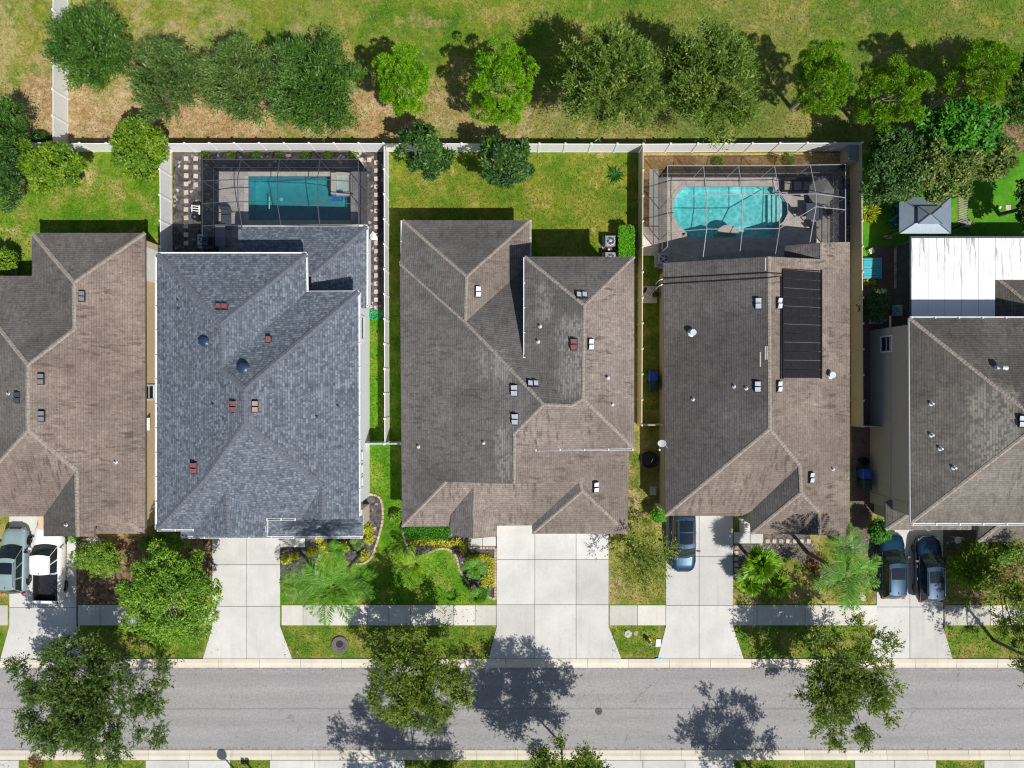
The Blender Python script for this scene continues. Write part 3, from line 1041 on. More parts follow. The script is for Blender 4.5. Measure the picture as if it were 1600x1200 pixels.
def roof_part(house, V, faces, mat, fascia_mat, name='roof', drop=0.2, parent=None):
    """shingled roof: one mesh of slopes with fascia boards round its open edges"""
    W = {k: P(*v) for k, v in V.items()}
    vs, fs, uvs, mids = [], [], [], []
    edges = {}
    for f in faces:
        pts = [W[k] for k in f]
        n = Vector((0, 0, 0))
        for i in range(len(pts)):
            a, b = pts[i], pts[(i + 1) % len(pts)]
            n += a.cross(b)
        if n.z < 0:
            f = f[::-1]
            pts = pts[::-1]
            n = -n
        n.normalize()
        e = Vector((0, 0, 1)).cross(n)
        e = e.normalized() if e.length > 1e-4 else Vector((1, 0, 0))
        s = n.cross(e)
        base = len(vs)
        vs += pts
        fs.append(tuple(range(base, base + len(pts))))
        uvs.append([(p.dot(e), p.dot(s)) for p in pts])
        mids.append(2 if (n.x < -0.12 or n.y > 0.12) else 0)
        HITS.setdefault(house.name, []).append((pts, n))
        for i in range(len(f)):
            k = (f[i], f[(i + 1) % len(f)])
            edges[k] = True
    for (a, b) in list(edges):
        if (b, a) not in edges:
            base = len(vs)
            p, q = W[a], W[b]
            d = Vector((0, 0, drop))
            vs += [p, q, q - d, p - d]
            fs.append((base + 1, base, base + 3, base + 2)[::1])
            uvs.append([(0, 0)] * 4)
            mids.append(1)
    return mesh(name, vs, fs, [mat, fascia_mat, WEST_NORTH.get(mat.name, mat)], parent or house, uvs=uvs, mids=mids)


def on_roof(house, px, py):
    """where the sight line through a pixel meets the roof"""
    o = Vector((0, 0, CAM_H))
    d = (P(px, py, 0) - o)
    best = None
    for pts, n in HITS[house.name]:
        c = sum(pts, Vector()) / len(pts)
        den = d.dot(n)
        if abs(den) < 1e-6:
            continue
        t = (c - o).dot(n) / den
        q = o + d * t
        inside = False
        j = len(pts) - 1
        for i in range(len(pts)):
            a, b = pts[i], pts[j]
            if (a.y > q.y) != (b.y > q.y) and q.x < (b.x - a.x) * (q.y - a.y) / (b.y - a.y) + a.x:
                inside = not inside
            j = i
        if inside and (best is None or q.z > best[0].z):
            best = (q, n)
    if best is None:
        print('no roof at', house.name, px, py)
        return P(px, py, 4.0), Vector((0, 0, 1))
    return best


def ridge_caps(house, V, segs, mat, parent, half=0.15):
    """overlapping cap shingles along ridges and hips (too small to pick apart)"""
    b = MB()
    for s in segs:
        pts = [P(*V[k]) if isinstance(k, str) else P(*k) for k in s]
        for p, q in zip(pts[:-1], pts[1:]):
            d = q - p
            L = d.length
            n = max(1, int(L / 0.22))
            d.normalize()
            side = d.cross(Vector((0, 0, 1))).normalized()
            for i in range(n):
                a = p + d * (L * i / n)
                c = p + d * (L * (i + 1) / n + 0.03)
                za, zc = 0.045, 0.025
                w = half * random.uniform(0.93, 1.07)
                dr = 0.015 + half * 0.28
                vs = [a + side * w + Vector((0, 0, za - dr)), a + Vector((0, 0, za)), a - side * w + Vector((0, 0, za - dr)),
                      c + side * w + Vector((0, 0, zc - dr)), c + Vector((0, 0, zc)), c - side * w + Vector((0, 0, zc - dr))]
                b.add(vs, [(0, 1, 4, 3), (1, 2, 5, 4), (0, 2, 1)])
    o = b.build('ridge_cap', mat, parent)
    o['kind'] = 'stuff'
    return o


def walls(house, rects, mat):
    """stucco boxes inside the eaves: (x0, y0, x1, y1, eave height, inset)"""
    for i, (x0, y0, x1, y1, h, ins) in enumerate(rects):
        a, b = P(x0, y1, h), P(x1, y0, h)
        mb = MB().box(((a.x + b.x) / 2, (a.y + b.y) / 2, 0.0), (b.x - a.x - 2 * ins, b.y - a.y - 2 * ins, h - 0.1 + 0.013 * i))
        mb.build('wall', mat, house)


def gutter(house, a, b, hangers=True, w=0.13, t=0.11):
    """open white gutter from a to b with hanger straps"""
    a, b = P(*a), P(*b)
    d = (b - a)
    L = d.length
    d.normalize()
    s = d.cross(Vector((0, 0, 1))).normalized()
    m = MB()
    up = Vector((0, 0, 1))
    m.bar(a + s * w / 2, b + s * w / 2, 0.022, t)
    m.bar(a - s * w / 2, b - s * w / 2, 0.022, t)
    m.bar(a - up * t / 2, b - up * t / 2, w + 0.02, 0.018)
    n = max(2, int(L / 1.55))
    if hangers:
        for i in range(n + 1):
            p = a + d * (L * (0.01 + 0.98 * i / n))
            m.bar(p - s * (w / 2 + 0.02) + up * 0.045, p + s * (w / 2 + 0.02) + up * 0.045, 0.07, 0.03)
    return m.build('gutter', M['gutter'], house)


def box_vent(house, px, py, mat, l=0.74, w=0.39, h=0.24, along='y', single=False):
    """low roof vent with one or two hoods set on the slope"""
    q, n = on_roof(house, px, py)
    ex = Vector((1, 0, 0)); ex = (ex - n * ex.dot(n)).normalized()
    ey = n.cross(ex)
    if along == 'x':
        ex, ey = ey, -ex
    R = Matrix((ex, ey, n)).transposed()
    m = MB()
    m.box((0, 0, 0.0), (w + 0.06, l + 0.06, 0.02))
    me = m.data('roof_vent', M['black'])
    o = link('roof_vent', me, house, q + n * 0.012)
    o.rotation_euler = R.to_euler()
    k = 1 if single else 2
    hl = l / k - 0.035
    hood = MB()
    sl = 0.06
    vs = [(-w / 2, -hl / 2, 0.02), (w / 2, -hl / 2, 0.02), (w / 2, hl / 2, 0.02), (-w / 2, hl / 2, 0.02),
          (-w / 2 + 0.03, -hl / 2 + 0.03, h - sl), (w / 2 - 0.03, -hl / 2 + 0.03, h - sl), (w / 2 - 0.03, hl / 2 - 0.02, h), (-w / 2 + 0.03, hl / 2 - 0.02, h)]
    hood.add(vs, [(4, 5, 6, 7), (0, 1, 5, 4), (1, 2, 6, 5)])
    hood.add(vs, [(2, 3, 7, 6), (3, 0, 4, 7)], 1)      # louvred openings, with the shade of these sides painted black
    hm = hood.data('hood', [mat, M['black']])
    for i in range(k):
        c = bpy.data.objects.new('hood', hm)
        COL.objects.link(c)
        c.parent = o
        c.location = (0, (i - (k - 1) / 2) * (hl + 0.035), 0)
    return o


def pipe_vent(house, px, py, mat=None, r=0.07, h=0.38, cap=False):
    q, n = on_roof(house, px, py)
    m = MB()
    m.lathe(q - Vector((0, 0, 0.08)), [(r * 2.4, 0.0), (r * 2.2, 0.10), (r * 1.1, 0.14), (r, 0.16), (r, h)] +
            ([(r * 1.7, h), (r * 1.7, h + 0.08)] if cap else []), 10)
    return m.build('vent_pipe', mat or M['vent_white'], house)


def turbine_vent(house, px, py, mat, r=0.31):
    q, n = on_roof(house, px, py)
    m = MB()
    m.lathe(q - Vector((0, 0, 0.08)), [(r * 1.15, 0.0), (r * 1.15, 0.1), (r * .7, 0.16), (r * .7, 0.22), (r, 0.24), (r, 0.30), (r * .6, 0.38), (0.02, 0.40)], 16)
    m.box(q + n * 0.03 + Vector((-0.28, 0, 0.0)), (0.3, 0.3, 0.06))
    return m.build('turbine_vent', mat, house, smooth=False)


def window(house, c, w, h, axis, mat_frame, sash=True):
    """window on a side wall. c: middle on the wall plane; axis: +1 faces +x, -1 faces -x"""
    c = Vector(c)
    f = MB()
    t = 0.11
    for dz, hh in ((-h / 2 - t / 2, t), (h / 2 + t / 2, t)):
        f.box((c.x + axis * 0.03, c.y, c.z + dz - hh / 2), (0.09, w + 2 * t, hh))
    for dy in (-w / 2 - t / 2, w / 2 + t / 2):
        f.box((c.x + axis * 0.03, c.y + dy, c.z - h / 2), (0.088, t, h))
    o = f.build('window', mat_frame, house)
    g = MB().box((c.x + axis * 0.015, c.y, c.z - h / 2), (0.03, w, h)).build('pane', M['glass_dark'], o)
    s = MB().box((c.x + axis * 0.035, c.y, c.z - 0.025), (0.03, w, 0.05))
    s.build('sash_rail', mat_frame, o)
    return o


# ---- house with brown roof at the left edge
h1 = thing('brown_house', P(110, 600), 'one-storey house with weathered brown shingle roof and tan walls at the left edge', 'house', 'houses along the street')
V = dict(a=(50, 364, 2.75), b=(226, 364, 2.75), c=(115, 441, 4.3), d=(116, 514, 4.3), e=(43, 570, 5.2), f=(43, 672, 5.2), g=(119, 735, 4.25),
         h=(121, 838, 4.25), j=(50, 431, 2.75), l=(-66, 431, 2.75), m=(-78, 807, 2.75), n=(68, 807, 2.75), o=(68, 838, 2.75),
         p=(147, 839, 3.85), q=(147, 822, 3.85), r=(199, 816, 3.15), s=(227, 834, 2.72), t=(147, 834, 2.7), u=(147, 818, 3.3))
r1 = roof_part(h1, V, [('a', 'b', 'c'), ('a', 'c', 'd', 'j'), ('b', 'c', 'd', 'e', 'f', 'g', 'h', 'p', 'q', 'r', 's'), ('l', 'j', 'd', 'e'), ('l', 'e', 'f', 'm'),
                       ('f', 'm', 'n', 'g'), ('g', 'n', 'o', 'h'), ('u', 'r', 's', 't')], M['roof1'], M['fascia_brown'])
ridge_caps(h1, V, [('a', 'c', 'b'), ('c', 'd', 'e', 'f', 'g', 'h'), ('l', 'e'), ('f', 'm'), ('r', 's')], M['cap_tan'], r1, 0.14)
walls(h1, [(50, 364, 227, 836, 2.75, 0.36), (-70, 431, 100, 807, 2.75, 0.4)], M['stucco_tan'])
for x, y in ((128, 463), (64, 592), (28, 621), (65, 650)):
    box_vent(h1, x, y, M['vent_dark'])
for x, y in ((181, 722), (14, 615), (104, 820)):
    pipe_vent(h1, x, y, M['vent_white'], 0.06, 0.3)
wx = P(227, 600, 2.75).x - 0.36
yw = lambda py, h=1.5: P(0, py, h).y
window(h1, (wx, yw(613), 1.62), 0.9, 1.25, 1, M['white'])
m = MB()
m.box((wx + 0.012, P(0, 414, 1.3).y, 0.02), (0.03, 2.4, 2.35))
m.build('lit_lanai_stand_in', M['white'], h1)  # white panel painted in for the sunlit lanai floor behind the opening
m = MB()
m.box((wx + 0.05, yw(662), 2.0), (0.5, 0.9, 0.05))
m.build('hood', M['white'], h1)

# ---- two-storey house with the slate blue roof
h2 = thing('blue_roof_house', P(410, 620), 'two-storey white house with slate blue shingle roof and white gutters', 'house', 'houses along the street')
V = dict(a=(245, 397, 5.6), b=(478, 397, 5.6), c=(346, 504, 7.45), d=(347, 575, 7.45), e=(479, 456, 5.6), f=(560, 456, 5.6), g=(381, 608, 8.15), i=(382, 661, 8.15),
         j=(245, 827, 5.6), k=(561, 810, 5.6), l=(321, 747, 6.98), m=(503, 759, 6.5), n=(503, 812, 6.45), o=(353, 768, 6.55), p=(356, 839, 6.5), q=(470, 812, 5.85),
         r=(417, 812, 5.85), s=(417, 839, 5.8), t=(303, 839, 5.6), u=(303, 827, 5.6))
r2 = roof_part(h2, V, [('a', 'b', 'c'), ('b', 'e', 'd', 'c'), ('a', 'c', 'd', 'g', 'i', 'l', 'j'), ('e', 'f', 'g', 'd'), ('f', 'g', 'i', 'm', 'n', 'k'),
                       ('i', 'm', 'q', 'r', 'o', 'l'), ('o', 'r', 's', 'p'), ('o', 'p', 't', 'u'), ('l', 'j', 'u', 'o'), ('m', 'q', 'n')], M['roof2'], M['white'])
ridge_caps(h2, V, [('a', 'c', 'b'), ('c', 'd', 'g', 'i'), ('f', 'g'), ('i', 'l', 'j'), ('l', 'o', 'p'), ('i', 'm', 'n')], M['cap_blue'], r2, 0.19)
V2 = dict(u=(372, 354, 2.9), v=(573, 354, 2.9), w=(573, 482, 2.9), x=(486, 431, 4.3), y=(372, 431, 4.3), z=(486, 482, 4.3),
          A=(284, 815, 3.7), B=(567, 806, 3.7), C=(567, 838, 2.9), D=(282, 838.5, 2.9))
r2b = roof_part(h2, V2, [('u', 'v', 'x', 'y'), ('v', 'w', 'z', 'x')], M['roof2'], M['white'], 'back_roof')
r2c = roof_part(h2, V2, [('A', 'B', 'C', 'D')], M['roof2'], M['white'], 'porch_roof')
ridge_caps(h2, V2, [('v', 'x')], M['cap_blue'], r2b, 0.19)
walls(h2, [(245, 400, 476, 822, 5.6, 0.42), (300, 456, 561, 806, 5.6, 0.44), (374, 356, 573, 478, 2.9, 0.3), (286, 780, 562, 834, 2.9, 0.4)], M['stucco_white'])
gutter(h2, (245, 396, 5.52), (479, 396, 5.52), False)
gutter(h2, (479, 397, 5.52), (480.5, 456, 5.52))
gutter(h2, (480, 456.5, 5.52), (561, 456, 5.52), False)
gutter(h2, (562, 457, 5.52), (562, 806, 5.52))
gutter(h2, (244.5, 398, 5.52), (244.5, 827, 5.52))
gutter(h2, (246, 828, 5.52), (303, 828, 5.52))
gutter(h2, (417, 811.5, 5.85), (462, 811.5, 5.85))
gutter(h2, (417, 812, 5.8), (417, 832, 5.8), False)
gutter(h2, (282, 839.5, 2.85), (567, 839.5, 2.85))
gutter(h2, (372, 353, 2.85), (574, 353, 2.85), False)
gutter(h2, (574.5, 354, 2.85), (574.5, 480, 2.85))
for x, y, al, sg in ((347, 480, 'x', False), (420, 531, 'y', True), (366, 635, 'y', False), (398, 635, 'y', False), (304, 731, 'y', False)):
    box_vent(h2, x, y, M['vent_red'], l=0.36 if sg else 0.74, w=0.34 if sg else 0.39, along=al, single=sg)
turbine_vent(h2, 321, 534, M['vent_blue'])
turbine_vent(h2, 381, 575, M['vent_blue'], 0.34)
for x, y in ((278, 469), (279, 483), (333, 632), (528, 634), (495, 651)):
    pipe_vent(h2, x, y, M['vent_dark'], 0.045, 0.28)
wx = P(561, 600, 5.6).x - 0.44
window(h2, (wx, P(0, 512, 2.8).y, 2.9), 1.5, 1.3, 1, M['white'])
for py in (714, 735, 755):
    window(h2, (wx, P(0, py, 3.0).y, 3.0), 0.55, 0.7, 1, M['white'])
MB().tube([P(577.5, 775, 0.05) + Vector((-.3, 0, 0)), P(577.5, 775, 0.05) + Vector((-.3, 0, 5.3))], 0.05).build('downspout', M['gutter'], h2)
MB().box(P(571, 800, 0), (0.6, 1.2, 2.5)).build('porch_column', M['stucco_cream'], h2)

# ---- house with taupe roof in the middle
h3 = thing('taupe_house', P(800, 600), 'taupe shingled house in the middle with a taller wing at its right', 'house', 'houses along the street')
V = dict(A=(629, 344, 2.75), B=(828, 344, 2.75), C=(729, 432, 4.42), D=(727, 503, 4.5), E=(625, 412, 2.75), Y=(828, 412, 2.75), F=(850, 632, 6.5), G=(893, 634, 6.5),
         H=(911, 623, 6.67), I=(913, 477, 6.67), J=(820, 401, 5.3), K=(991, 401, 5.3), L=(991, 701, 5.3), M=(827, 703, 5.3), N=(804, 677, 5.8), P=(803, 756, 5.8),
         Q=(628, 823, 2.75), R=(697, 753, 3.98), W=(820, 558, 5.3), X=(828, 558, 5.25), U=(906, 752, 4.02), T=(910, 767, 4.0), S=(831, 821, 2.75), Z=(832, 834, 2.75),
         Se=(981, 834, 2.75), Ne=(983, 690, 2.75), g1=(704, 834, 3.05), g2=(739, 842, 3.75), g3=(776, 838, 3.05), g4=(777, 806, 3.1), g5=(740, 762, 3.84), g6=(704, 806, 3.1))
r3 = roof_part(h3, V, [('A', 'C', 'B'), ('A', 'E', 'D', 'C'), ('C', 'D', 'Y', 'B'), ('D', 'Y', 'X', 'G', 'F'), ('E', 'D', 'F', 'N', 'P', 'R', 'Q'),
                       ('P', 'N', 'Ne', 'Se', 'T', 'U'), ('Q', 'R', 'U', 'S'), ('T', 'Z', 'Se'), ('U', 'T', 'Z', 'S')], M['roof3'], M['fascia_brown'])
r3b = roof_part(h3, V, [('J', 'I', 'K'), ('K', 'I', 'H', 'L'), ('L', 'H', 'G', 'F', 'N', 'M'), ('J', 'W', 'G', 'H', 'I')], M['roof3'], M['fascia_brown'], 'upper_roof')
r3c = roof_part(h3, V, [('g1', 'g2', 'g5', 'g6'), ('g2', 'g3', 'g4', 'g5')], M['roof3'], M['fascia_brown'], 'entry_roof')
ridge_caps(h3, V, [('A', 'C', 'B'), ('C', 'D'), ('E', 'D', 'F'), ('F', 'N', 'P'), ('Q', 'R'), ('Z', 'T', 'Se'), ('T', 'U')], M['cap_tan'], r3, 0.105)
ridge_caps(h3, V, [('J', 'I', 'K'), ('I', 'H'), ('F', 'G', 'H', 'L')], M['cap_tan'], r3b, 0.105)
walls(h3, [(629, 344, 828, 460, 2.75, 0.36), (626, 412, 900, 822, 2.75, 0.38), (820, 401, 991, 701, 5.3, 0.4), (831, 680, 981, 834, 2.75, 0.42), (708, 780, 772, 830, 2.9, 0.45)], M['stucco_cream'])
gw = [P(*V['R']), P(*V['P']), P(*V['U'])]
mesh('gable_wall', gw + [Vector((p.x, p.y + 0.06, p.z)) for p in gw], [(0, 1, 2), (5, 4, 3)], M['stucco_cream'], h3)
gutter(h3, (628, 345, 2.7), (628, 410, 2.7))
gutter(h3, (624, 411, 2.7), (629, 411, 2.7), False)
gutter(h3, (828.5, 345, 2.7), (828.5, 399, 2.7))
gutter(h3, (819.5, 402, 5.25), (819.5, 560, 5.25))
gutter(h3, (836, 703, 5.25), (990, 702, 5.25))
MB().tube([P(703, 806, 2.9), P(703, 822, 2.75)], 0.035).build('downspout', M['gutter'], h3)
MB().tube([P(779, 806, 2.9), P(778, 818, 2.75)], 0.035).build('downspout', M['gutter'], h3)
for x, y, al, mt in ((746, 456, 'y', 'vent_white'), (909, 462, 'x', 'vent_white'), (897, 538, 'y', 'vent_red'), (922, 538, 'y', 'vent_white'), (804, 610, 'y', 'vent_white'),
                     (833, 600, 'x', 'vent_white'), (805, 655, 'y', 'vent_white'), (930, 761, 'y', 'vent_white')):
    box_vent(h3, x, y, M[mt], along=al)
for x, y in ((844, 510), (841, 534), (950, 591), (654, 698), (756, 692), (957, 632)):
    pipe_vent(h3, x, y, None, 0.06, 0.32, cap=(x == 950))

# ---- house with the black solar mats
h4 = thing('tan_brown_house', P(1180, 610), 'brown shingled house with black solar pool mats on its roof', 'house', 'houses along the street')
V = dict(a=(1036, 411, 2.75), b=(1202, 401, 5.2), c=(1284, 405, 3.65), d=(1284, 379, 3.65), e=(1328, 378, 2.75), f=(1328, 838, 2.75), g=(1226, 384, 2.75), h=(1226, 420, 2.75),
         x=(1284, 420, 3.64), i=(1203, 670, 5.2), j=(1040, 806, 2.75), k=(1281, 836, 3.65), l=(1280, 800, 3.65), m=(1252, 770, 4.3), n=(1250, 727, 4.3), o=(1172, 800, 2.75),
         o2=(1160, 806, 2.75), p=(1174, 834, 2.75), q=(1246, 835, 2.78))
r4 = roof_part(h4, V, [('a', 'b', 'i', 'j'), ('b', 'c', 'd', 'e', 'f', 'k', 'l', 'm', 'n', 'i'), ('i', 'j', 'o2', 'o', 'n'), ('n', 'm', 'p', 'o'),
                       ('m', 'p', 'q', 'l'), ('l', 'q', 'k')], M['roof4'], M['fascia_brown'])
r4b = roof_part(h4, V, [('g', 'd', 'x', 'h')], M['roof4'], M['fascia_brown'], 'back_roof')
ridge_caps(h4, V, [('b', 'i', 'j'), ('i', 'n', 'm', 'p'), ('m', 'l', 'k'), ('d', 'c')], M['cap_tan'], r4, 0.115)
walls(h4, [(1036, 413, 1328, 804, 2.75, 0.32), (1174, 700, 1326, 834, 2.75, 0.4), (1230, 384, 1327, 440, 2.75, 0.36)], M['stucco_khaki'])
for x, y in ((1185, 474), (1216, 474), (1184, 604), (1216, 604), (1266, 746)):
    box_vent(h4, x, y, M['vent_white'])
for x, y in ((1081, 520), (1297, 586)):
    pipe_vent(h4, x, y, None, 0.13, 0.45, cap=True)
for x, y in ((1083, 624), (1147, 604), (1166, 607), (1301, 733)):
    pipe_vent(h4, x, y, None, 0.06, 0.32)
for x0, y0, y1 in ((1188, 549, 573), (1196, 540, 562), (1199, 540, 562), (1196, 402, 423)):
    a, _ = on_roof(h4, x0, y0 + 1)
    b, nn = on_roof(h4, x0, y1)
    MB().bar(a + nn * .02, b + nn * .02, 0.09, 0.012).build('flashing_strip', plain('pale_flashing', (0.35, 0.36, 0.34), 0.7), h4)
# solar mats: twelve black panels one above the other, headers and feed pipes
arr = None
q0, nn = on_roof(h4, 1252, 505)
ex = Vector((1, 0, 0)); ex = (ex - nn * ex.dot(nn)).normalized()
ey = nn.cross(ex)
R = Matrix((ex, ey, nn)).transposed().to_euler()
hd = MB()
for xx in (1222.2, 1282.5):
    a, _ = on_roof(h4, xx, 422)
    b, _ = on_roof(h4, xx, 592)
    hd.tube([a + nn * .07, b + nn * .07], 0.05, 8)
arr = hd.build('solar_collector', M['solar'], h4)
n_p = 12
a, _ = on_roof(h4, 1252, 423.5)
b, _ = on_roof(h4, 1252, 591)
wid = (on_roof(h4, 1281, 505)[0] - on_roof(h4, 1223.5, 505)[0]).length
step = (a - b).length / n_p
pm = MB()
pm.box((0, 0, 0), (wid, step - 0.035, 0.03))
for k in range(5):
    pm.box((-wid / 2 + wid * (k + .5) / 5, step * 0.02, 0.03), (wid / 5 - 0.10, step * 0.40, 0.012))
pm_me = pm.data('solar_panel', M['solar'])
st = MB().box((0, 0, 0), (wid * 0.97, 0.02, 0.006)).data('strap', M['solar_line'])
for i in range(n_p):
    p = a.lerp(b, (i + 0.5) / n_p) + nn * 0.04
    o = link('solar_panel', pm_me, arr, p)
    o.rotation_euler = R
    if i % 2 == 1:
        o2 = link('strap', st, arr, a.lerp(b, (i + 1.0) / n_p) + nn * 0.078)
        o2.rotation_euler = R
pts = lambda L: [on_roof(h4, *p)[0] + Vector((0, 0, 0.07)) for p in L]
MB().tube(pts([(1037, 435), (1201, 426.5), (1204, 426.8), (1222, 428)]), 0.035).build('feed_pipe', M['black'], h4)
MB().tube(pts([(1037, 444), (1201, 434.5), (1204, 433.5), (1220, 432), (1219.5, 592)]), 0.035).build('feed_pipe', M['black'], h4)
MB().tube(pts([(1222, 420.5), (1283, 424)]), 0.03).build('feed_pipe', M['black'], h4)
for py in (436, 444.5):
    q = P(1035, py, 2.7)
    MB().tube([q, q + Vector((-.12, -.05, .02)), q + Vector((-.18, -.06, -.2)), q + Vector((-.05, -.06, -2.0))], 0.04).build('riser_pipe', M['pvc'], h4)

# ---- two-storey house at the right edge with the white patio roof
h5 = thing('olive_house', P(1500, 660), 'two-storey olive house at the right edge with grey-brown shingle roof', 'house', 'houses along the street')
V = dict(a=(1421, 497, 5.7), b=(1627, 661, 8.3), c=(1423, 818, 5.7), d=(1800, 661, 8.3), e=(1830, 497, 5.7), f=(1830, 818, 5.7))
r5 = roof_part(h5, V, [('a', 'b', 'c'), ('a', 'b', 'd', 'e'), ('c', 'b', 'd', 'f')], M['roof5'], M['white'])
ridge_caps(h5, V, [('a', 'b', 'c'), ('b', 'd')], M['cap_tan'], r5, 0.12)
V5 = dict(a=(1384, 785, 2.9), b=(1384, 828, 2.9), c=(1518, 828, 2.9), d=(1518, 796, 3.75), e=(1432, 796, 3.75), e2=(1432, 760, 3.75),
          f=(1529, 815, 2.9), g=(1529, 847, 2.9), h=(1720, 847, 2.9), i=(1720, 798, 4.1), j=(1592, 798, 4.1),
          k=(1555, 432, 2.9), l=(1760, 432, 2.9), m=(1760, 500, 4.6), n=(1640, 500, 4.6), o=(1555, 505, 2.9))
roof_part(h5, V5, [('a', 'b', 'e', 'e2'), ('b', 'c', 'd', 'e')], M['roof5'], M['fascia_brown'], 'porch_roof')
roof_part(h5, V5, [('f', 'g', 'j'), ('g', 'h', 'i', 'j')], M['roof5'], M['fascia_brown'], 'porch_roof')
rb = roof_part(h5, V5, [('k', 'l', 'm', 'n'), ('k', 'n', 'o')], M['roof5'], M['fascia_brown'], 'back_roof')
ridge_caps(h5, V5, [('b', 'e'), ('g', 'j'), ('k', 'n')], M['cap_tan'], rb, 0.12)
walls(h5, [(1421, 499, 1820, 815, 5.7, 0.3), (1390, 770, 1500, 822, 2.9, 0.4), (1560, 434, 1760, 500, 2.9, 0.3), (1535, 790, 1720, 843, 2.9, 0.4)], M['stucco_olive'])
gutter(h5, (1421, 496.5, 5.65), (1760, 496.5, 5.65))
gutter(h5, (1423, 819, 5.65), (1760, 819, 5.65))
gutter(h5, (1420.5, 497, 5.65), (1422.5, 818, 5.65), False, w=0.08)
wx = P(1421, 600, 5.7).x + 0.3
window(h5, (wx, P(0, 538, 1.9).y, 2.35), 1.0, 1.35, -1, M['white'])
MB().box((wx - 0.02, P(0, 776, 2.0).y, 0.0), (0.09, 0.09, 5.55)).build('corner_trim', M['stucco_olive'], h5)
MB().box((wx - 0.02, P(0, 640, 2.8).y, 2.75), (0.05, 13.2, 0.16)).build('belt_trim', M['stucco_olive'], h5)
for x, y in ((1455, 631), (1455, 680), (1469, 701), (1490, 731)):
    pipe_vent(h5, x, y, None, 0.07, 0.36)
q, _ = on_roof(h5, 1555, 574)
MB().tube([q - Vector((0, 0, .1)), q + Vector((0, 0, .35)), q + Vector((.12, -.02, .55)), q + Vector((.38, -.06, .55))], [0.13, 0.13, 0.14, 0.15], 12).build('flue_pipe', M['vent_white'], h5)
box_vent(h5, 1597, 658, M['vent_white'])

# white panel patio roof behind that house (each panel its own sheet)
pr = thing('patio_roof', P(1500, 430), 'white panel patio roof with black mould streaks behind the olive house', 'patio roof')
x = 1424.0
k = 0
while x < 1700:
    x2 = x + 26.2
    ys = 497 if x2 < 1556 else 431
    h_n, h_s = 2.85, 3.3 if ys > 450 else 3.08
    a, b, c, d = P(x + 0.3, 372, h_n), P(x2 - 0.3, 372, h_n), P(x2 - 0.3, ys + 6, h_s), P(x + 0.3, ys + 6, h_s)
    vs = [a, b, c, d] + [v - Vector((0, 0, 0.09)) for v in (a, b, c, d)]
    mesh('roof_panel', vs, [(3, 2, 1, 0), (4, 5, 6, 7), (0, 1, 5, 4), (1, 2, 6, 5), (2, 3, 7, 6), (3, 0, 4, 7)], M['metal_roof'], pr)
    x = x2
    k += 1
MB().bar(P(1422, 370.5, 2.82), P(1700, 370.5, 2.82), 0.1, 0.16).build('fascia_beam', M['frame_dark'], pr)
MB().bar(P(1422.5, 371, 2.84), P(1422.5, 500, 3.2), 0.07, 0.16).build('fascia_beam', M['frame_dark'], pr)
for px in (1428, 1530, 1640):
    q = P(px, 375, 2.75)
    MB().box((q.x, q.y, 0), (0.12, 0.12, 2.75)).build('post', M['frame_dark'], pr)


def garage_door(house, px, py, h, inset, w):
    """white sectional door on a front wall whose eave shows at px, py"""
    q = P(px, py, h)
    y = q.y + inset - 0.02
    o = MB().box((q.x, y, 0.06), (w + 0.24, 0.06, 2.3)).build('garage_door', M['white'], house)
    for k in range(4):
        MB().box((q.x, y - 0.05, 0.09 + 0.54 * k), (w, 0.05, 0.51)).build('door_panel', M['white'], o)
    return o


garage_door(h1, 30, 807, 2.75, 0.4, 3.6)
garage_door(h2, 385, 834, 2.9, 0.4, 4.7)
garage_door(h3, 906, 834, 2.75, 0.42, 4.9)
garage_door(h4, 1090, 804, 2.75, 0.32, 4.7)
garage_door(h5, 1445, 822, 2.9, 0.4, 4.0)


# ------------------------------------------------------------------ fences
FENCE = {}


def fence_bits(mat, L, key):
    """shared meshes for one fence style: panel of length L, post, cap"""
    k = (key, round(L, 3))
    if k not in FENCE:
        p = MB()
        p.box((0, 0, 0.08), (L - 0.13, 0.04, 1.62))
        p.box((0, 0, 0.04), (L - 0.128, 0.055, 0.14))
        p.box((0, 0, 1.66), (L - 0.128, 0.055, 0.10))
        n = int(L / 0.16)
        for i in range(1, n):                       # tongue-and-groove ribs
            x = -L / 2 + L * i / n
            for s in (-1, 1):
                p.box((x, s * 0.021, 0.19), (0.012, 0.006, 1.46))
        post = MB().box((0, 0, 0), (0.127, 0.127, 1.83))
        cap = MB().add([(-.075, -.075, 1.83), (.075, -.075, 1.83), (.075, .075, 1.83), (-.075, .075, 1.83),
                        (-.075, -.075, 1.86), (.075, -.075, 1.86), (.075, .075, 1.86), (-.075, .075, 1.86), (0, 0, 1.92)],
                       [(0, 1, 5, 4), (1, 2, 6, 5), (2, 3, 7, 6), (3, 0, 4, 7), (4, 5, 8), (5, 6, 8), (6, 7, 8), (7, 4, 8), (3, 2, 1, 0)])
        FENCE[k] = (p.data('panel', mat), post.data('post', mat), cap.data('post_cap', mat))
    return FENCE[k]


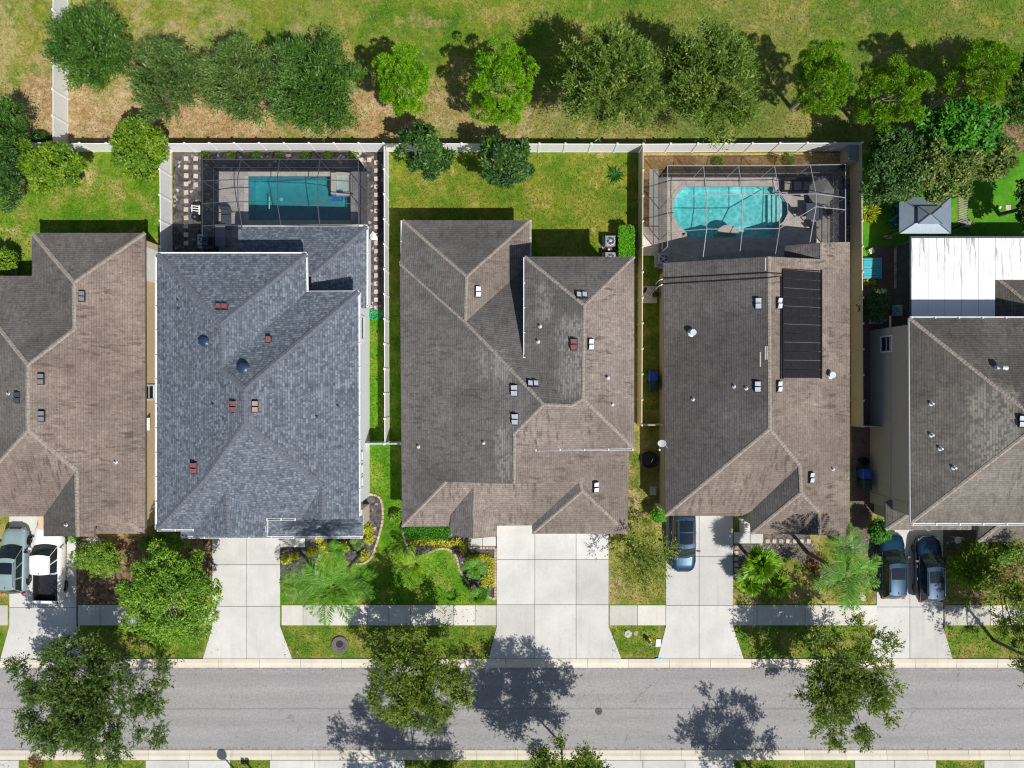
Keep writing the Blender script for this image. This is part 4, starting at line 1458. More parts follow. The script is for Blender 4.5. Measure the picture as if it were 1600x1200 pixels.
def fence(a, b, label, mat='vinyl', pitch=1.86, name='vinyl_fence', ends=(True, True)):
    a, b = P(*a), P(*b)
    d = b - a
    n = max(1, round(d.length / pitch))
    L = d.length / n
    rz = math.atan2(d.y, d.x)
    t = thing(name, a, label, 'fence', 'vinyl fences round the yards')
    pm, po, ca = fence_bits(M[mat], L, mat)
    for i in range(n + 1):
        if (i == 0 and not ends[0]) or (i == n and not ends[1]):
            continue
        q = a.lerp(b, i / n)
        o = link('post', po, t, q)
        o.rotation_euler = (0, 0, rz)
        c = link('post_cap', ca, o, q)
    for i in range(n):
        o = link('panel', pm, t, a.lerp(b, (i + .5) / n))
        o.rotation_euler = (0, 0, rz)
    return t


fence((107, -45), (107, 235), 'white vinyl fence running up the left side of the open field')
fence((10, 236), (107, 236), 'short white fence behind the leafy yellow-green tree at far left', ends=(True, False))
fence((107, 237), (268, 237), 'white back fence between the field fence and the stepping-stone yard', ends=(False, True))
fence((268, 237), (606, 237), 'white back fence behind the rectangular pool', ends=(False, True))
fence((606, 237), (998, 238), 'white back fence with two dark magnolias along it', ends=(False, True))
fence((998, 238), (1328, 236), 'white back fence behind the freeform pool and its sandy bed', ends=(False, True))
fence((268, 237), (270, 470), 'white fence left of the stepping-stone gravel yard', ends=(False, True))
fence((607, 238), (608, 690), 'white fence between the blue roof house and the taupe house', ends=(False, True))
fence((998, 239), (996, 662), 'tan fence between the taupe house and the solar mat house', 'vinyl_tan', ends=(False, True))
fence((1328, 237), (1330, 664), 'tan fence right of the solar mat house beside the paver path', 'vinyl_tan', ends=(False, True))
for a, b, lab, mt in (((577, 690.5), (607, 690.5), 'narrow white gate beside the white side wall', 'vinyl'),
                      ((609.5, 690.5), (633, 690.5), 'narrow white gate against the taupe house', 'vinyl'),
                      ((998, 662), (1027, 662), 'thin pale gate left of the khaki side wall', 'vinyl_tan'),
                      ((1331, 664), (1361, 665), 'short pale gate across the brick side path', 'vinyl_tan')):
    g = fence(a, b, lab, mt, 1.4, 'gate', (False, True))
    g['category'] = 'gate'
    g['group'] = 'side yard gates'


# ------------------------------------------------------------------ swimming pools and their screen cages
def pool(label, outline, deck_outer, plaster, water, depth, coping=True, dz=0.05):
    t = thing('swimming_pool', P(*outline[0]), label, 'pool', 'backyard pools')
    poly = [Vector((*xy(*p), 0)) for p in outline]
    n = len(poly)
    a = sum(poly[i].x * poly[(i + 1) % n].y - poly[(i + 1) % n].x * poly[i].y for i in range(n))
    if a < 0:
        poly = poly[::-1]
    top = [p + Vector((0, 0, dz)) for p in poly]
    x_lo, x_hi = min(p.x for p in poly), max(p.x for p in poly)
    fl = lambda p: -depth * (1.18 - 0.36 * (p.x - x_lo) / (x_hi - x_lo))      # the floor rises to the right
    bot = [p + Vector((0, 0, fl(p))) for p in poly]
    fs = [(i, n + i, n + (i + 1) % n, (i + 1) % n) for i in range(n)] + [tuple(range(n, 2 * n))]
    mesh('basin', top + bot, fs, plaster, t)
    ins = [Vector((x, y, 0)) for x, y in inset_poly([(p.x, p.y) for p in poly], 0.02)]
    wv = [p + Vector((0, 0, -0.10)) for p in ins] + [p + Vector((0, 0, fl(p) + 0.012)) for p in ins]
    mesh('water', wv, [tuple(range(n)), tuple(range(n, 2 * n))[::-1]] + [(i, n + i, n + (i + 1) % n, (i + 1) % n) for i in range(n)], water, t)
    # waterline tile band
    band = inset_poly([(p.x, p.y) for p in poly], 0.012)
    m = MB()
    for i in range(n):
        x0, x1 = band[i], band[(i + 1) % n]
        m.add([(x0[0], x0[1], -0.2), (x1[0], x1[1], -0.2), (x1[0], x1[1], dz - .01), (x0[0], x0[1], dz - .01)], [(0, 1, 2, 3)])
    m.build('tile_band', M['tile_blue'], t)
    if coping:
        for i in range(n):
            p, q = poly[i], poly[(i + 1) % n]
            d = q - p
            k = max(1, round(d.length / 0.62))
            nrm = Vector((d.y, -d.x, 0)).normalized()
            for j in range(k):
                A, B = p + d * (j / k), p + d * ((j + 1) / k)
                gp = d.normalized() * 0.006
                c = MB()
                z0, z1 = dz - 0.03, dz + 0.025
                c.add([A + gp - nrm * .03, B - gp - nrm * .03, B - gp + nrm * .3, A + gp + nrm * .3], [])
                vs = [v + Vector((0, 0, z)) for z in (z0, z1) for v in c.v]
                mesh('coping_stone', vs, [(4, 7, 6, 5), (0, 1, 5, 4)[::-1], (1, 2, 6, 5)[::-1], (2, 3, 7, 6)[::-1], (3, 0, 4, 7)[::-1]], M['coping'], t)
    return t


pool1 = pool('rectangular blue pool under the dark screen cage', POOL1, G1, M['plaster1'], M['water1'], 1.25)
pool2 = pool('rounded turquoise pool under the white-framed screen cage', POOL2, G2, M['plaster2'], M['water2'], 0.9)
sheet('pool_deck', [(341, 267), (573, 267), (573, 356), (341, 356)], [POOL1], 0.05, M['deck_grey'])
sheet('pool_deck', [(341, 354), (400, 354), (400, 400), (341, 400)], [], 0.045, M['deck_grey'])
sheet('pool_deck', [(1029, 276), (1296, 276), (1296, 420), (1029, 420)], [POOL2], 0.05, M['deck'])
# steps and spa of the first pool
for i in range(4):
    a, b = P(538 - 5 * i + 8, 326), P(549, 345)
    MB().box(((a.x + b.x) / 2, (a.y + b.y) / 2, -1.25), (b.x - a.x, a.y - b.y - 0.02 * i, 0.35 + 0.2 * (3 - i))).build('step', M['plaster1'], pool1)
sp = MB()
for x0, x1, y0, y1 in ((519, 527, 272, 305), (527, 552, 271, 275), (548, 552, 275, 305), (527, 552, 303, 307)):
    a, b = P(x0, y1), P(x1, y0)
    sp.box(((a.x + b.x) / 2, (a.y + b.y) / 2, 0.03), (b.x - a.x, b.y - a.y, 0.34))
spa = sp.build('spa_wall', M['coping'], pool1)
a, b = P(527, 303), P(548, 275)
MB().box(((a.x + b.x) / 2, (a.y + b.y) / 2, 0.04), (b.x - a.x, b.y - a.y, 0.06)).build('spa_floor', M['coping'], spa)
MB().box(((a.x + b.x) / 2, (a.y + b.y) / 2, 0.11), (b.x - a.x - .02, b.y - a.y - .02, 0.16)).build('spa_water', M['water2'], spa)
a, b = P(519, 314), P(536, 297)
tl = MB().box(((a.x + b.x) / 2, (a.y + b.y) / 2, 0.0), (b.x - a.x, b.y - a.y, 0.12)).build('spillway_tile', M['tile_blue'], pool1)
MB().box(P(421, 317, -0.5), (0.08, 0.9, 0.03)).build('pool_light', M['white'], pool1)
MB().lathe(P(440, 312, -1.38), [(.14, 0), (.14, .05)], 14).build('drain', M['white'], pool1)
MB().lathe(P(1110, 330, -0.98), [(.13, 0), (.13, .05)], 14).build('drain', M['white'], pool2)
# steps, bench and spa wall of the second pool
for i in range(4):
    a, b = P(1204 + 6 * i, 349 - 2 * i), P(1226 - i, 301 + 2 * i)
    if b.x - a.x > 0.1:
        MB().box(((a.x + b.x) / 2, (a.y + b.y) / 2, -0.9), (b.x - a.x, b.y - a.y, 0.35 + 0.14 * i)).build('step', M['plaster2'], pool2)
m = MB()
pts = []
for k in range(13):
    an = math.pi * k / 12
    pts.append((1137 + 17 * math.cos(an), 364 - 12 * math.sin(an)))
w = [xy(*p) for p in pts]
m.prism(w, -0.85, 0.16)
m.build('spa_bench', M['coping'], pool2)


def cage(label, rows, mat, drop_cols=(0, None), skip=(), bw=0.04):
    """screen cage. rows: list of rows of (px, py, h) nodes; walls go straight down at the open sides"""
    t = thing('screen_enclosure', P(rows[0][0][0], rows[0][0][1], 0), label, 'pool cage', 'pool screen cages')
    W = [[P(*n) if n else None for n in r] for r in rows]

    def beam(a, b, w=bw, tt=0.06):
        MB().bar(a, b, w, tt).build('beam', mat, t)

    def panel(q, wall=False):
        c = sum(q, Vector()) / len(q)
        vs = [v.lerp(c, 0.01) for v in q]
        mesh('screen_panel', vs, [tuple(range(len(vs)))], M['screen_wall' if wall else 'screen'], t)

    R, C = len(W), len(W[0])
    for r in range(R):
        for c in range(C):
            if W[r][c] is None:
                continue
            if c + 1 < C and W[r][c + 1] is not None and ('h', r, c) not in skip:
                beam(W[r][c], W[r][c + 1])
            if r + 1 < R and W[r + 1][c] is not None:
                beam(W[r][c], W[r + 1][c])
            if r + 1 < R and c + 1 < C and all(x is not None for x in (W[r][c + 1], W[r + 1][c], W[r + 1][c + 1])):
                panel([W[r][c], W[r][c + 1], W[r + 1][c + 1], W[r + 1][c]])
    g = lambda v: Vector((v.x, v.y, 0.05))
    mid = lambda v: Vector((v.x, v.y, 1.0))
    def wall(line):
        for a, b in zip(line[:-1], line[1:]):
            panel([a, b, g(b), g(a)], True)
            beam(mid(a), mid(b), 0.045, 0.045)
            beam(g(a), g(b), 0.05, 0.05)
        for a in line:
            MB().bar(g(a), a, 0.055, 0.055).build('post', mat, t)
    wall(W[0])
    wall([W[r][0] for r in range(R) if W[r][0] is not None])
    wall([W[r][C - 1] for r in range(R) if W[r][C - 1] is not None])
    return t


cage('dark-framed screen cage over the rectangular pool', [
    [(316, 249, 2.8), (376, 249, 2.85), (437, 249, 2.85), (500, 249, 2.85), (560, 249, 2.8)],
    [(316, 283, 2.8), (371, 280, 3.5), (433, 280, 3.5), (496, 280, 3.5), (560, 284, 2.8)],
    [(316, 318, 2.8), (372, 315, 3.5), (433, 315, 3.5), (496, 316, 3.5), (560, 319, 2.8)],
    [(316, 353, 2.8), (378, 352, 3.0), (439, 352, 3.0), (500, 353, 3.0), (560, 354, 2.85)],
    [(316, 397, 2.8), (371, 397, 2.9), None, None, None]], M['frame_dark'])
cage('white-framed screen cage over the rounded pool', [
    [(1043, 259, 2.8), (1099, 259, 2.85), (1154, 259, 2.85), (1210, 259, 2.85), (1266, 258, 2.85), (1321, 257, 2.8)],
    [(1043, 312, 2.8), (1104, 304, 3.6), (1160, 304, 3.6), (1218, 304, 3.6), (1275, 303, 3.6), (1321, 309, 2.8)],
    [(1043, 363, 2.8), (1104, 358, 3.6), (1160, 358, 3.6), (1218, 357, 3.6), (1275, 323, 3.6), (1321, 328, 2.8)],
    [(1043, 385, 2.8), (1098, 406, 3.2), (1155, 403, 3.7), (1211, 400, 4.2), (1265, 380, 3.2), (1321, 380, 2.8)]], M['frame_white'],
     skip=[('h', 3, c) for c in range(0, 5)])


# ------------------------------------------------------------------ vehicles
def paint(name, c, metal=0.5, rough=0.28):
    m, nt, b = new_mat(name)
    b.inputs['Base Color'].default_value = rgb(c)
    b.inputs['Metallic'].default_value = metal
    b.inputs['Roughness'].default_value = 0.34
    b.inputs['Specular IOR Level'].default_value = 0.25
    b.inputs['Coat Weight'].default_value = 0.45
    b.inputs['Coat Roughness'].default_value = 0.03
    n = noise(nt, pos(nt), 2.0, 3.0)
    r = ramp(nt, [(0.3, tuple(x * 0.92 for x in c)), (0.7, tuple(min(1, x * 1.05) for x in c))])
    nt.links.new(n, r.inputs[0])
    nt.links.new(r.outputs[0], b.inputs['Base Color'])
    return m


M['p_white'] = paint('white_car_paint', (0.78, 0.79, 0.80), 0.0, 0.3)
M['p_grey'] = paint('sage_grey_car_paint', (0.26, 0.35, 0.365), 0.1, 0.35)
M['p_navy'] = paint('navy_car_paint', (0.011, 0.045, 0.095), 0.3, 0.3)
M['p_blue'] = paint('dark_blue_car_paint', (0.004, 0.034, 0.075), 0.3, 0.3)
M['p_ink'] = paint('ink_blue_car_paint', (0.004, 0.024, 0.060), 0.3, 0.3)
M['tyre'] = plain('tyre_rubber', (0.015, 0.015, 0.016), 0.85)
M['rim'] = plain('alloy_rim', (0.35, 0.36, 0.38), 0.3, metal=0.8)
M['chrome'] = plain('chrome_trim', (0.7, 0.7, 0.72), 0.12, metal=1.0, var=0.02)
M['car_glass'] = plain('car_glass', (0.014, 0.026, 0.028), 0.04, var=0.5, scale=5)
M['head_glass'] = plain('headlight_glass', (0.55, 0.58, 0.6), 0.1)
M['tail_glass'] = plain('taillight_glass', (0.35, 0.01, 0.015), 0.15)
M['roof_glass'] = plain('roof_glass', (0.008, 0.015, 0.025), 0.05)


def interp(tab, x):
    for (x0, y0), (x1, y1) in zip(tab[:-1], tab[1:]):
        if x <= x1:
            f = (x - x0) / (x1 - x0) if x1 > x0 else 0
            f = min(max(f, 0), 1)
            return y0 + (y1 - y0) * f
    return tab[-1][1]


def car(name, label, category, px, py, L, W, H, mat, heading=0.0, kind='suv', rails=False, sunroof=0, group='cars parked on the driveways', chrome=True, zb=0.24):
    """car in local space, nose along +y"""
    base = P(px, py, 0.06)
    t = thing(name, (0, 0, 0), label, category, group)
    hw = W / 2
    # station tables along s in 0 (tail) .. 1 (nose)
    pickup = kind == 'pickup'
    width = [(0, .80), (.03, .90), (.10, .97), (.25, 1.0), (.70, 1.0), (.86, .965), (.94, .90), (.98, .78), (1.0, .62)]
    if pickup:
        width = [(0, .95), (.03, .98), (.2, 1.0), (.8, 1.0), (.92, .97), (.97, .90), (1.0, .75)]
    beltz = 0.60 * H
    top = [(0, beltz - .12), (.05, beltz), (.70, beltz), (.74, beltz - .02), (.90, beltz - .12), (.97, beltz - .24), (1.0, beltz - .42)]
    if pickup:
        top = [(0, .60 * H), (.72, .60 * H), (.76, .62 * H), (.93, .57 * H), (.98, .53 * H), (1.0, .42 * H)]
    bot = [(0, .42), (.06, zb + .03), (.92, zb), (1.0, .34)]
    ns = 30
    secs = []
    for i in range(ns + 1):
        s = i / ns
        y = (s - .5) * L
        w = hw * interp(width, s)
        zt, zl = interp(top, s), interp(bot, s)
        sh = zt - 0.10
        crown = 0.035
        sec = [(w * .90, zl), (w * .985, zl + .10), (w, (zl + sh) * .5), (w * .985, sh - .05), (w * .93, sh + .03), (w * .84, zt), (w * .55, zt + crown * .7), (0, zt + crown)]
        sec = sec + [(-x, z) for x, z in sec[-2::-1]]
        secs.append([(x, y, z) for x, z in sec])
    n = len(secs[0])
    vs = [v for s in secs for v in s]
    fs = []
    for i in range(ns):
        for k in range(n - 1):
            fs.append((i * n + k, (i + 1) * n + k, (i + 1) * n + k + 1, i * n + k + 1))
        fs.append((i * n + n - 1, (i + 1) * n + n - 1, (i + 1) * n, i * n))
    fs.append(tuple(range(n)))
    fs.append(tuple(range(ns * n, ns * n + n))[::-1])
    if pickup:
        # open the load bed: drop the top faces between tail and cab
        keep = []
        for f in fs[:-2]:
            ys = [vs[k][1] for k in f]
            xs = [abs(vs[k][0]) for k in f]
            zs = [vs[k][2] for k in f]
            if max(ys) < (-.5 + .375) * L and min(ys) > (-.5 + .02) * L and max(xs) < hw * .88 and min(zs) > .4 * H:
                continue
            keep.append(f)
        fs = keep + fs[-2:]
    o = mesh('body', vs, fs, mat, t, smooth=True)
    if pickup:
        y0, y1 = (-.5 + .035) * L, (-.5 + .372) * L
        zb2, zt2, bw_ = .33 * H, .60 * H + .02, hw * .80
        m = MB()
        vs2 = [(-bw_, y0, zt2), (bw_, y0, zt2), (bw_, y1, zt2), (-bw_, y1, zt2), (-bw_, y0, zb2), (bw_, y0, zb2), (bw_, y1, zb2), (-bw_, y1, zb2)]
        m.add(vs2, [(4, 5, 6, 7), (0, 1, 5, 4), (1, 2, 6, 5), (2, 3, 7, 6), (3, 0, 4, 7)])
        m.build('bed_liner', M['black'], t)
        for s in (-1, 1):
            MB().bar((s * bw_ * 1.03, y0, zt2 + .01), (s * bw_ * 1.03, y1, zt2 + .01), .11, .05).build('bed_rail', M['black'], t)
        MB().bar((-hw * .85, y0 - .06, zt2 + .005), (hw * .85, y0 - .06, zt2 + .005), .1, .05).build('tailgate_cap', mat, t)
        MB().box((0, y1 - .12, zb2 + .02), (bw_ * 1.6, .2, .35)).build('tool_box', M['black'], t)
    # greenhouse
    if pickup:
        g0, g1, r0, r1 = .385, .735, .40, .625
    elif kind == 'suv':
        g0, g1, r0, r1 = .02, .73, .10, .56
    else:
        g0, g1, r0, r1 = .05, .74, .20, .58
    Y = lambda s: (s - .5) * L
    bz = (0.60 * H + .005)
    rw = hw * .70
    bw = hw * .86
    zr = H - .03
    nseg = 8
    def arc(y, w, z, bow, crown):
        return [Vector((w * (2 * k / nseg - 1), y + bow * (1 - (2 * k / nseg - 1) ** 2), z + crown * (1 - (2 * k / nseg - 1) ** 2))) for k in range(nseg + 1)]
    bf, rf = arc(Y(g1), bw, bz - .03, .16, .03), arc(Y(r1), rw, zr, .10, .05)
    bb, rb = arc(Y(g0), bw * .97, bz - .03, -.10, .02), arc(Y(r0), rw * .98, zr - .03, -.06, .05)
    def grid(name_, A, B, rows, mt, mid=None, smooth=True):
        vs, fs = [], []
        for r in range(rows + 1):
            f = r / rows
            for a, b in zip(A, B):
                p = a.lerp(b, f)
                if mid:
                    p = p + mid * (4 * f * (1 - f))
                vs.append(p)
        c = len(A)
        for r in range(rows):
            for k in range(c - 1):
                fs.append((r * c + k, r * c + k + 1, (r + 1) * c + k + 1, (r + 1) * c + k))
        return mesh(name_, vs, fs, mt, t, smooth)
    sl = lambda A, a, b: [A[0].lerp(A[-1], 0) for _ in ()] or A[a:b]
    grid('windshield', bf, rf, 4, M['car_glass'], Vector((0, 0.03, 0.02)))
    grid('rear_window', rb, bb, 3, M['car_glass'], Vector((0, -.02, 0.02)))
    grid('roof', rf, rb, 6, mat, Vector((0, 0, 0.03)))
    for s, k in ((-1, 0), (1, -1)):
        q = [bf[k], rf[k], rb[k], bb[k]]
        # side glass with pillars
        out = Vector((s * 0.012, 0, 0))
        low = [bf[k].lerp(bb[k], x) for x in (0.0, .33, .66, 1.0)]
        hi = [rf[k].lerp(rb[k], x) for x in (0.0, .33, .66, 1.0)]
        vs = low + hi
        mesh('side_panel', vs, [(0, 1, 5, 4), (1, 2, 6, 5), (2, 3, 7, 6)] if s < 0 else [(4, 5, 1, 0), (5, 6, 2, 1), (6, 7, 3, 2)], mat, t)
        nwin = 2 if (pickup or kind == 'sedan') else 3
        for j in range(nwin):
            a0, a1 = (j + .06) / nwin, (j + .94) / nwin
            lo0, lo1 = bf[k].lerp(bb[k], a0), bf[k].lerp(bb[k], a1)
            h0, h1 = rf[k].lerp(rb[k], a0), rf[k].lerp(rb[k], a1)
            qd = [lo0.lerp(h0, .08) + out, lo1.lerp(h1, .08) + out, lo1.lerp(h1, .90) + out, lo0.lerp(h0, .90) + out]
            mesh('side_window', qd, [(0, 1, 2, 3)] if s < 0 else [(3, 2, 1, 0)], M['car_glass'], t)
        if chrome:
            MB().bar(bf[k].lerp(bb[k], .02) + out * 2, bf[k].lerp(bb[k], .98) + out * 2, .03, .03).build('window_trim', M['chrome'], t)
        if rails:
            a, b = rf[k].lerp(rb[k], .10), rf[k].lerp(rb[k], .93)
            up = Vector((-s * .07, 0, .07))
            MB().tube([a + up * .3, a.lerp(b, .05) + up, a.lerp(b, .95) + up, b + up * .3], .024).build('roof_rail', M['chrome'] if rails == 'chrome' else M['black'], t)
        # mirror
        mc = bf[k].lerp(bb[k], .12) + Vector((s * .26, 0, .06))
        mi = MB()
        mi.add([mc + Vector((dx, dy, dz)) for dz in (-.07, .08) for dx, dy in ((-.10, -.06), (.10, -.07), (.09, .06), (-.10, .08))],
               [(3, 2, 1, 0), (4, 5, 6, 7), (0, 1, 5, 4), (1, 2, 6, 5), (2, 3, 7, 6), (3, 0, 4, 7)])
        mi.bar(mc + Vector((-s * .2, 0, -.05)), mc, .05, .04)
        mi.build('mirror', mat if not rails else M['black'], t)
        # wheels
        for ws in (.185, .80):
            c = Vector((s * (hw - .15), Y(ws), .34))
            r = .35 if not pickup else .38
            wm = MB()
            N_ = 18
            prof = [(-.11, r * .86), (-.10, r), (.10, r), (.115, r * .86), (.11, r * .62)]
            vv, ff = [], []
            for u, rr in prof:
                for q_ in range(N_):
                    an = 2 * math.pi * q_ / N_
                    vv.append(c + Vector((s * u, rr * math.cos(an), rr * math.sin(an))))
            for a_ in range(len(prof) - 1):
                for q_ in range(N_):
                    ff.append((a_ * N_ + q_, a_ * N_ + (q_ + 1) % N_, (a_ + 1) * N_ + (q_ + 1) % N_, (a_ + 1) * N_ + q_))
            wm.add(vv, ff)
            who = wm.build('wheel', M['tyre'], t)
            rm = MB()
            for q_ in range(5):
                an = 2 * math.pi * q_ / 5
                e = c + Vector((s * .105, r * .6 * math.cos(an), r * .6 * math.sin(an)))
                rm.bar(c + Vector((s * .115, 0, 0)), e, .07, .03, up=Vector((1, 0, 0)))
            rm.build('rim', M['rim'], who)
            ar = MB()
            vv = []
            for q_ in range(13):
                an = math.pi * q_ / 12
                vv.append(c + Vector((s * .142, (r + .05) * math.cos(an), (r + .07) * math.sin(an) - .04)))
            ar.add(vv, [tuple(range(13))])
            ar.build('wheel_arch', M['black'], t)
        # lights
        hl = MB()
        for ss, ww, zz in ((.965, .74, 0), ):
            x = s * hw * .66
            zt = interp(top, .955)
            hl.add([(x - s * .16, Y(.992), zt - .20), (x + s * .12, Y(.965), zt - .12), (x + s * .20, Y(.925), zt - .02), (x + s * .04, Y(.955), zt + .015), (x - s * .16, Y(.982), zt - .05)],
                   [(0, 1, 2, 3, 4) if s > 0 else (4, 3, 2, 1, 0)])
        hl.v = [v + Vector((0, .012, .02)) for v in hl.v]
        hl.build('headlight', M['head_glass'], t)
        zt = interp(top, .02)
        tl_ = MB()
        tl_.box((s * hw * .80, Y(.012), zt - .26), (.18, .16, .24))
        tl_.build('taillight', M['tail_glass'], t)
        # handles
        for hs in (.36, .55):
            MB().box((s * (hw * .985), Y(hs), beltz - .16), (.04, .2, .04)).build('door_handle', M['chrome'] if chrome else mat, t)
    # hood crease and trim
    zc = lambda s: interp(top, s)
    for s in (-1, 1):
        MB().bar((s * hw * .52, Y(.76), zc(.76) + .035), (s * hw * .40, Y(.94), zc(.94) + .03), .02, .015).build('hood_crease', mat, t)
    MB().box((0, Y(.997), .42), (hw * .9, .05, .2)).build('grille', M['black'], t)
    MB().box((0, Y(.003) - .02, .55 if not pickup else .5), (.45, .03, .14)).build('number_plate', M['white'], t)
    if sunroof:
        for j in range(sunroof):
            a0 = .14 + .40 * j
            q = [rf[1].lerp(rb[1], a0), rf[-2].lerp(rb[-2], a0), rf[-2].lerp(rb[-2], a0 + .35), rf[1].lerp(rb[1], a0 + .35)]
            vs, fs = [], []
            A = [rf[k].lerp(rb[k], a0) for k in range(1, nseg)]
            B = [rf[k].lerp(rb[k], a0 + .36) for k in range(1, nseg)]
            for r in range(5):
                f = r / 4
                tt = a0 + .36 * f
                for a, b in zip(A, B):
                    vs.append(a.lerp(b, f) + Vector((0, 0, .03 * 4 * tt * (1 - tt) + .012)))
            c = len(A)
            for r in range(4):
                for k in range(c - 1):
                    fs.append((r * c + k, r * c + k + 1, (r + 1) * c + k + 1, (r + 1) * c + k))
            mesh('sunroof', vs, fs, M['roof_glass'], t, True)
    an = MB()
    qa = rf[nseg // 2].lerp(rb[nseg // 2], .9) + Vector((0, 0, .03))
    an.add([qa + Vector((-.03, -.08, 0)), qa + Vector((.03, -.08, 0)), qa + Vector((0, .1, 0)), qa + Vector((0, -.09, .07))], [(0, 1, 3), (1, 2, 3), (2, 0, 3)])
    an.build('antenna', M['black'], t)
    t.location = base
    t.rotation_euler = (0, 0, heading)
    return t


car('parked_car', 'sage grey estate car with black roof bars left of the white pickup', 'car', 32, 872, 4.75, 1.86, 1.55, M['p_grey'], math.radians(-1), 'suv', rails=True, sunroof=1, chrome=False)
car('pickup_truck', 'white pickup truck with a dark open load bed', 'pickup', 87, 875, 5.75, 2.0, 1.85, M['p_white'], math.radians(-1), 'pickup', chrome=False)
car('parked_car', 'steel blue car with sunroof, nose to the street, half under the eave', 'car', 1064, 842, 4.55, 1.85, 1.6, M['p_navy'], math.pi, 'suv', rails='chrome', sunroof=2)
car('parked_car', 'dark blue car nearest the palm on the right driveway', 'car', 1386, 880, 4.75, 1.85, 1.55, M['p_blue'], math.radians(0.5), 'suv', rails='chrome', sunroof=1)
car('parked_car', 'ink blue car parked furthest right on the right driveway', 'car', 1443, 885, 4.75, 1.88, 1.6, M['p_ink'], math.radians(1.5), 'suv', rails='chrome', sunroof=1)


# ------------------------------------------------------------------ plants
def np_mesh(name, verts, quads, tint, mat):
    """large mesh of quads straight from arrays, with one tint value per face"""
    me = bpy.data.meshes.new(name)
    nv, nf = len(verts), len(quads)
    k = quads.shape[1]
    me.vertices.add(nv)
    me.vertices.foreach_set('co', verts.astype(np.float32).ravel())
    me.loops.add(nf * k)
    me.loops.foreach_set('vertex_index', quads.astype(np.int32).ravel())
    me.polygons.add(nf)
    me.polygons.foreach_set('loop_start', np.arange(0, nf * k, k, dtype=np.int32))
    me.polygons.foreach_set('loop_total', np.full(nf, k, dtype=np.int32))
    at = me.attributes.new('tint', 'FLOAT', 'FACE')
    at.data.foreach_set('value', tint.astype(np.float32))
    me.materials.append(mat)
    me.update(calc_edges=True)
    return me


def unit(a):
    return a / np.maximum(np.linalg.norm(a, axis=1, keepdims=True), 1e-6)


def leaves(p, axis, normal, ln, wd, tint, fold=0.0):
    """rhombic leaves: base p, along axis, facing normal"""
    axis = unit(axis)
    side = unit(np.cross(normal, axis))
    L, Wd = ln[:, None], wd[:, None]
    v0 = p
    v1 = p + axis * L * 0.45 + side * Wd * 0.5
    v2 = p + axis * L
    v3 = p + axis * L * 0.45 - side * Wd * 0.5
    n = len(p)
    verts = np.stack([v0, v1, v2, v3], 1).reshape(-1, 3)
    quads = np.arange(n * 4).reshape(n, 4)
    return verts, quads, tint


def rand_dir(n, rng, zmin=-1.0):
    z = rng.uniform(zmin, 1, n)
    a = rng.uniform(0, 2 * np.pi, n)
    r = np.sqrt(np.maximum(0, 1 - z * z))
    return np.stack([r * np.cos(a), r * np.sin(a), z], 1)


def crown_clumps(rx, ry, rz, k, rng, fill=0.62, size=(0.26, 0.42), flat=0.8, zmin=-0.35, gap=0.0, core=True, vol=False):
    """clump centres spread over a dome"""
    d = []
    ga = math.pi * (3 - math.sqrt(5))
    for i in range(k):
        z = 1 - (1 - zmin) * (i + 0.5) / k
        a = i * ga + rng.uniform(-.35, .35)
        r = math.sqrt(max(0, 1 - z * z))
        d.append((r * math.cos(a), r * math.sin(a), z))
    d = np.array(d)
    rad = fill + rng.uniform(-.14, .12, k)
    if vol:
        rad = 0.95 * rng.random(k) ** 0.55
    c = d * np.array([rx, ry, rz]) * rad[:, None]
    s = rng.uniform(size[0], size[1], k) * min(rx, ry)
    if gap > 0:
        keep = rng.random(k) > gap
        c, s = c[keep], s[keep]
    if core:
        c = np.vstack([c, [[0, 0, -rz * .05]]])
        s = np.append(s, min(rx, ry) * .5)
    return c, s


def foliage(c, s, n, rng, ln, wd, mode='radial', flat=0.85, droop=0.0, shell=0.55):
    w = s ** 2
    idx = rng.choice(len(c), n, p=w / w.sum())
    d = rand_dir(n, rng, -0.65)
    # push leaves outwards of the crown
    out = unit(c + 1e-6)[idx]
    d = unit(d + out * 0.35)
    r = (shell + (1 - shell) * rng.random(n) ** 0.7)[:, None]
    sc = s[idx][:, None]
    p = c[idx] + d * np.array([1, 1, flat]) * sc * r
    L = ln * rng.uniform(.45, 1.55, n)
    W = wd * rng.uniform(.7, 1.3, n)
    rd = rand_dir(n, rng)
    if mode == 'radial':
        axis = d * 0.9 + out * 0.7 + rd * 0.55 + np.array([0, 0, -droop])
        normal = unit(rd + np.array([0, 0, .6]))
    elif mode == 'tuft':
        axis = d + rd * 0.35
        normal = rd
    else:
        axis = rd * np.array([1, 1, .45]) + d * .4
        normal = d * .7 + np.array([0, 0, .75]) + rd * .55
    tone = rng.random(len(c))[idx]
    tint = np.clip(0.30 * tone + 0.70 * rng.random(n) ** 1.2, 0, 1)
    return leaves(p, axis, normal, L, W, tint)


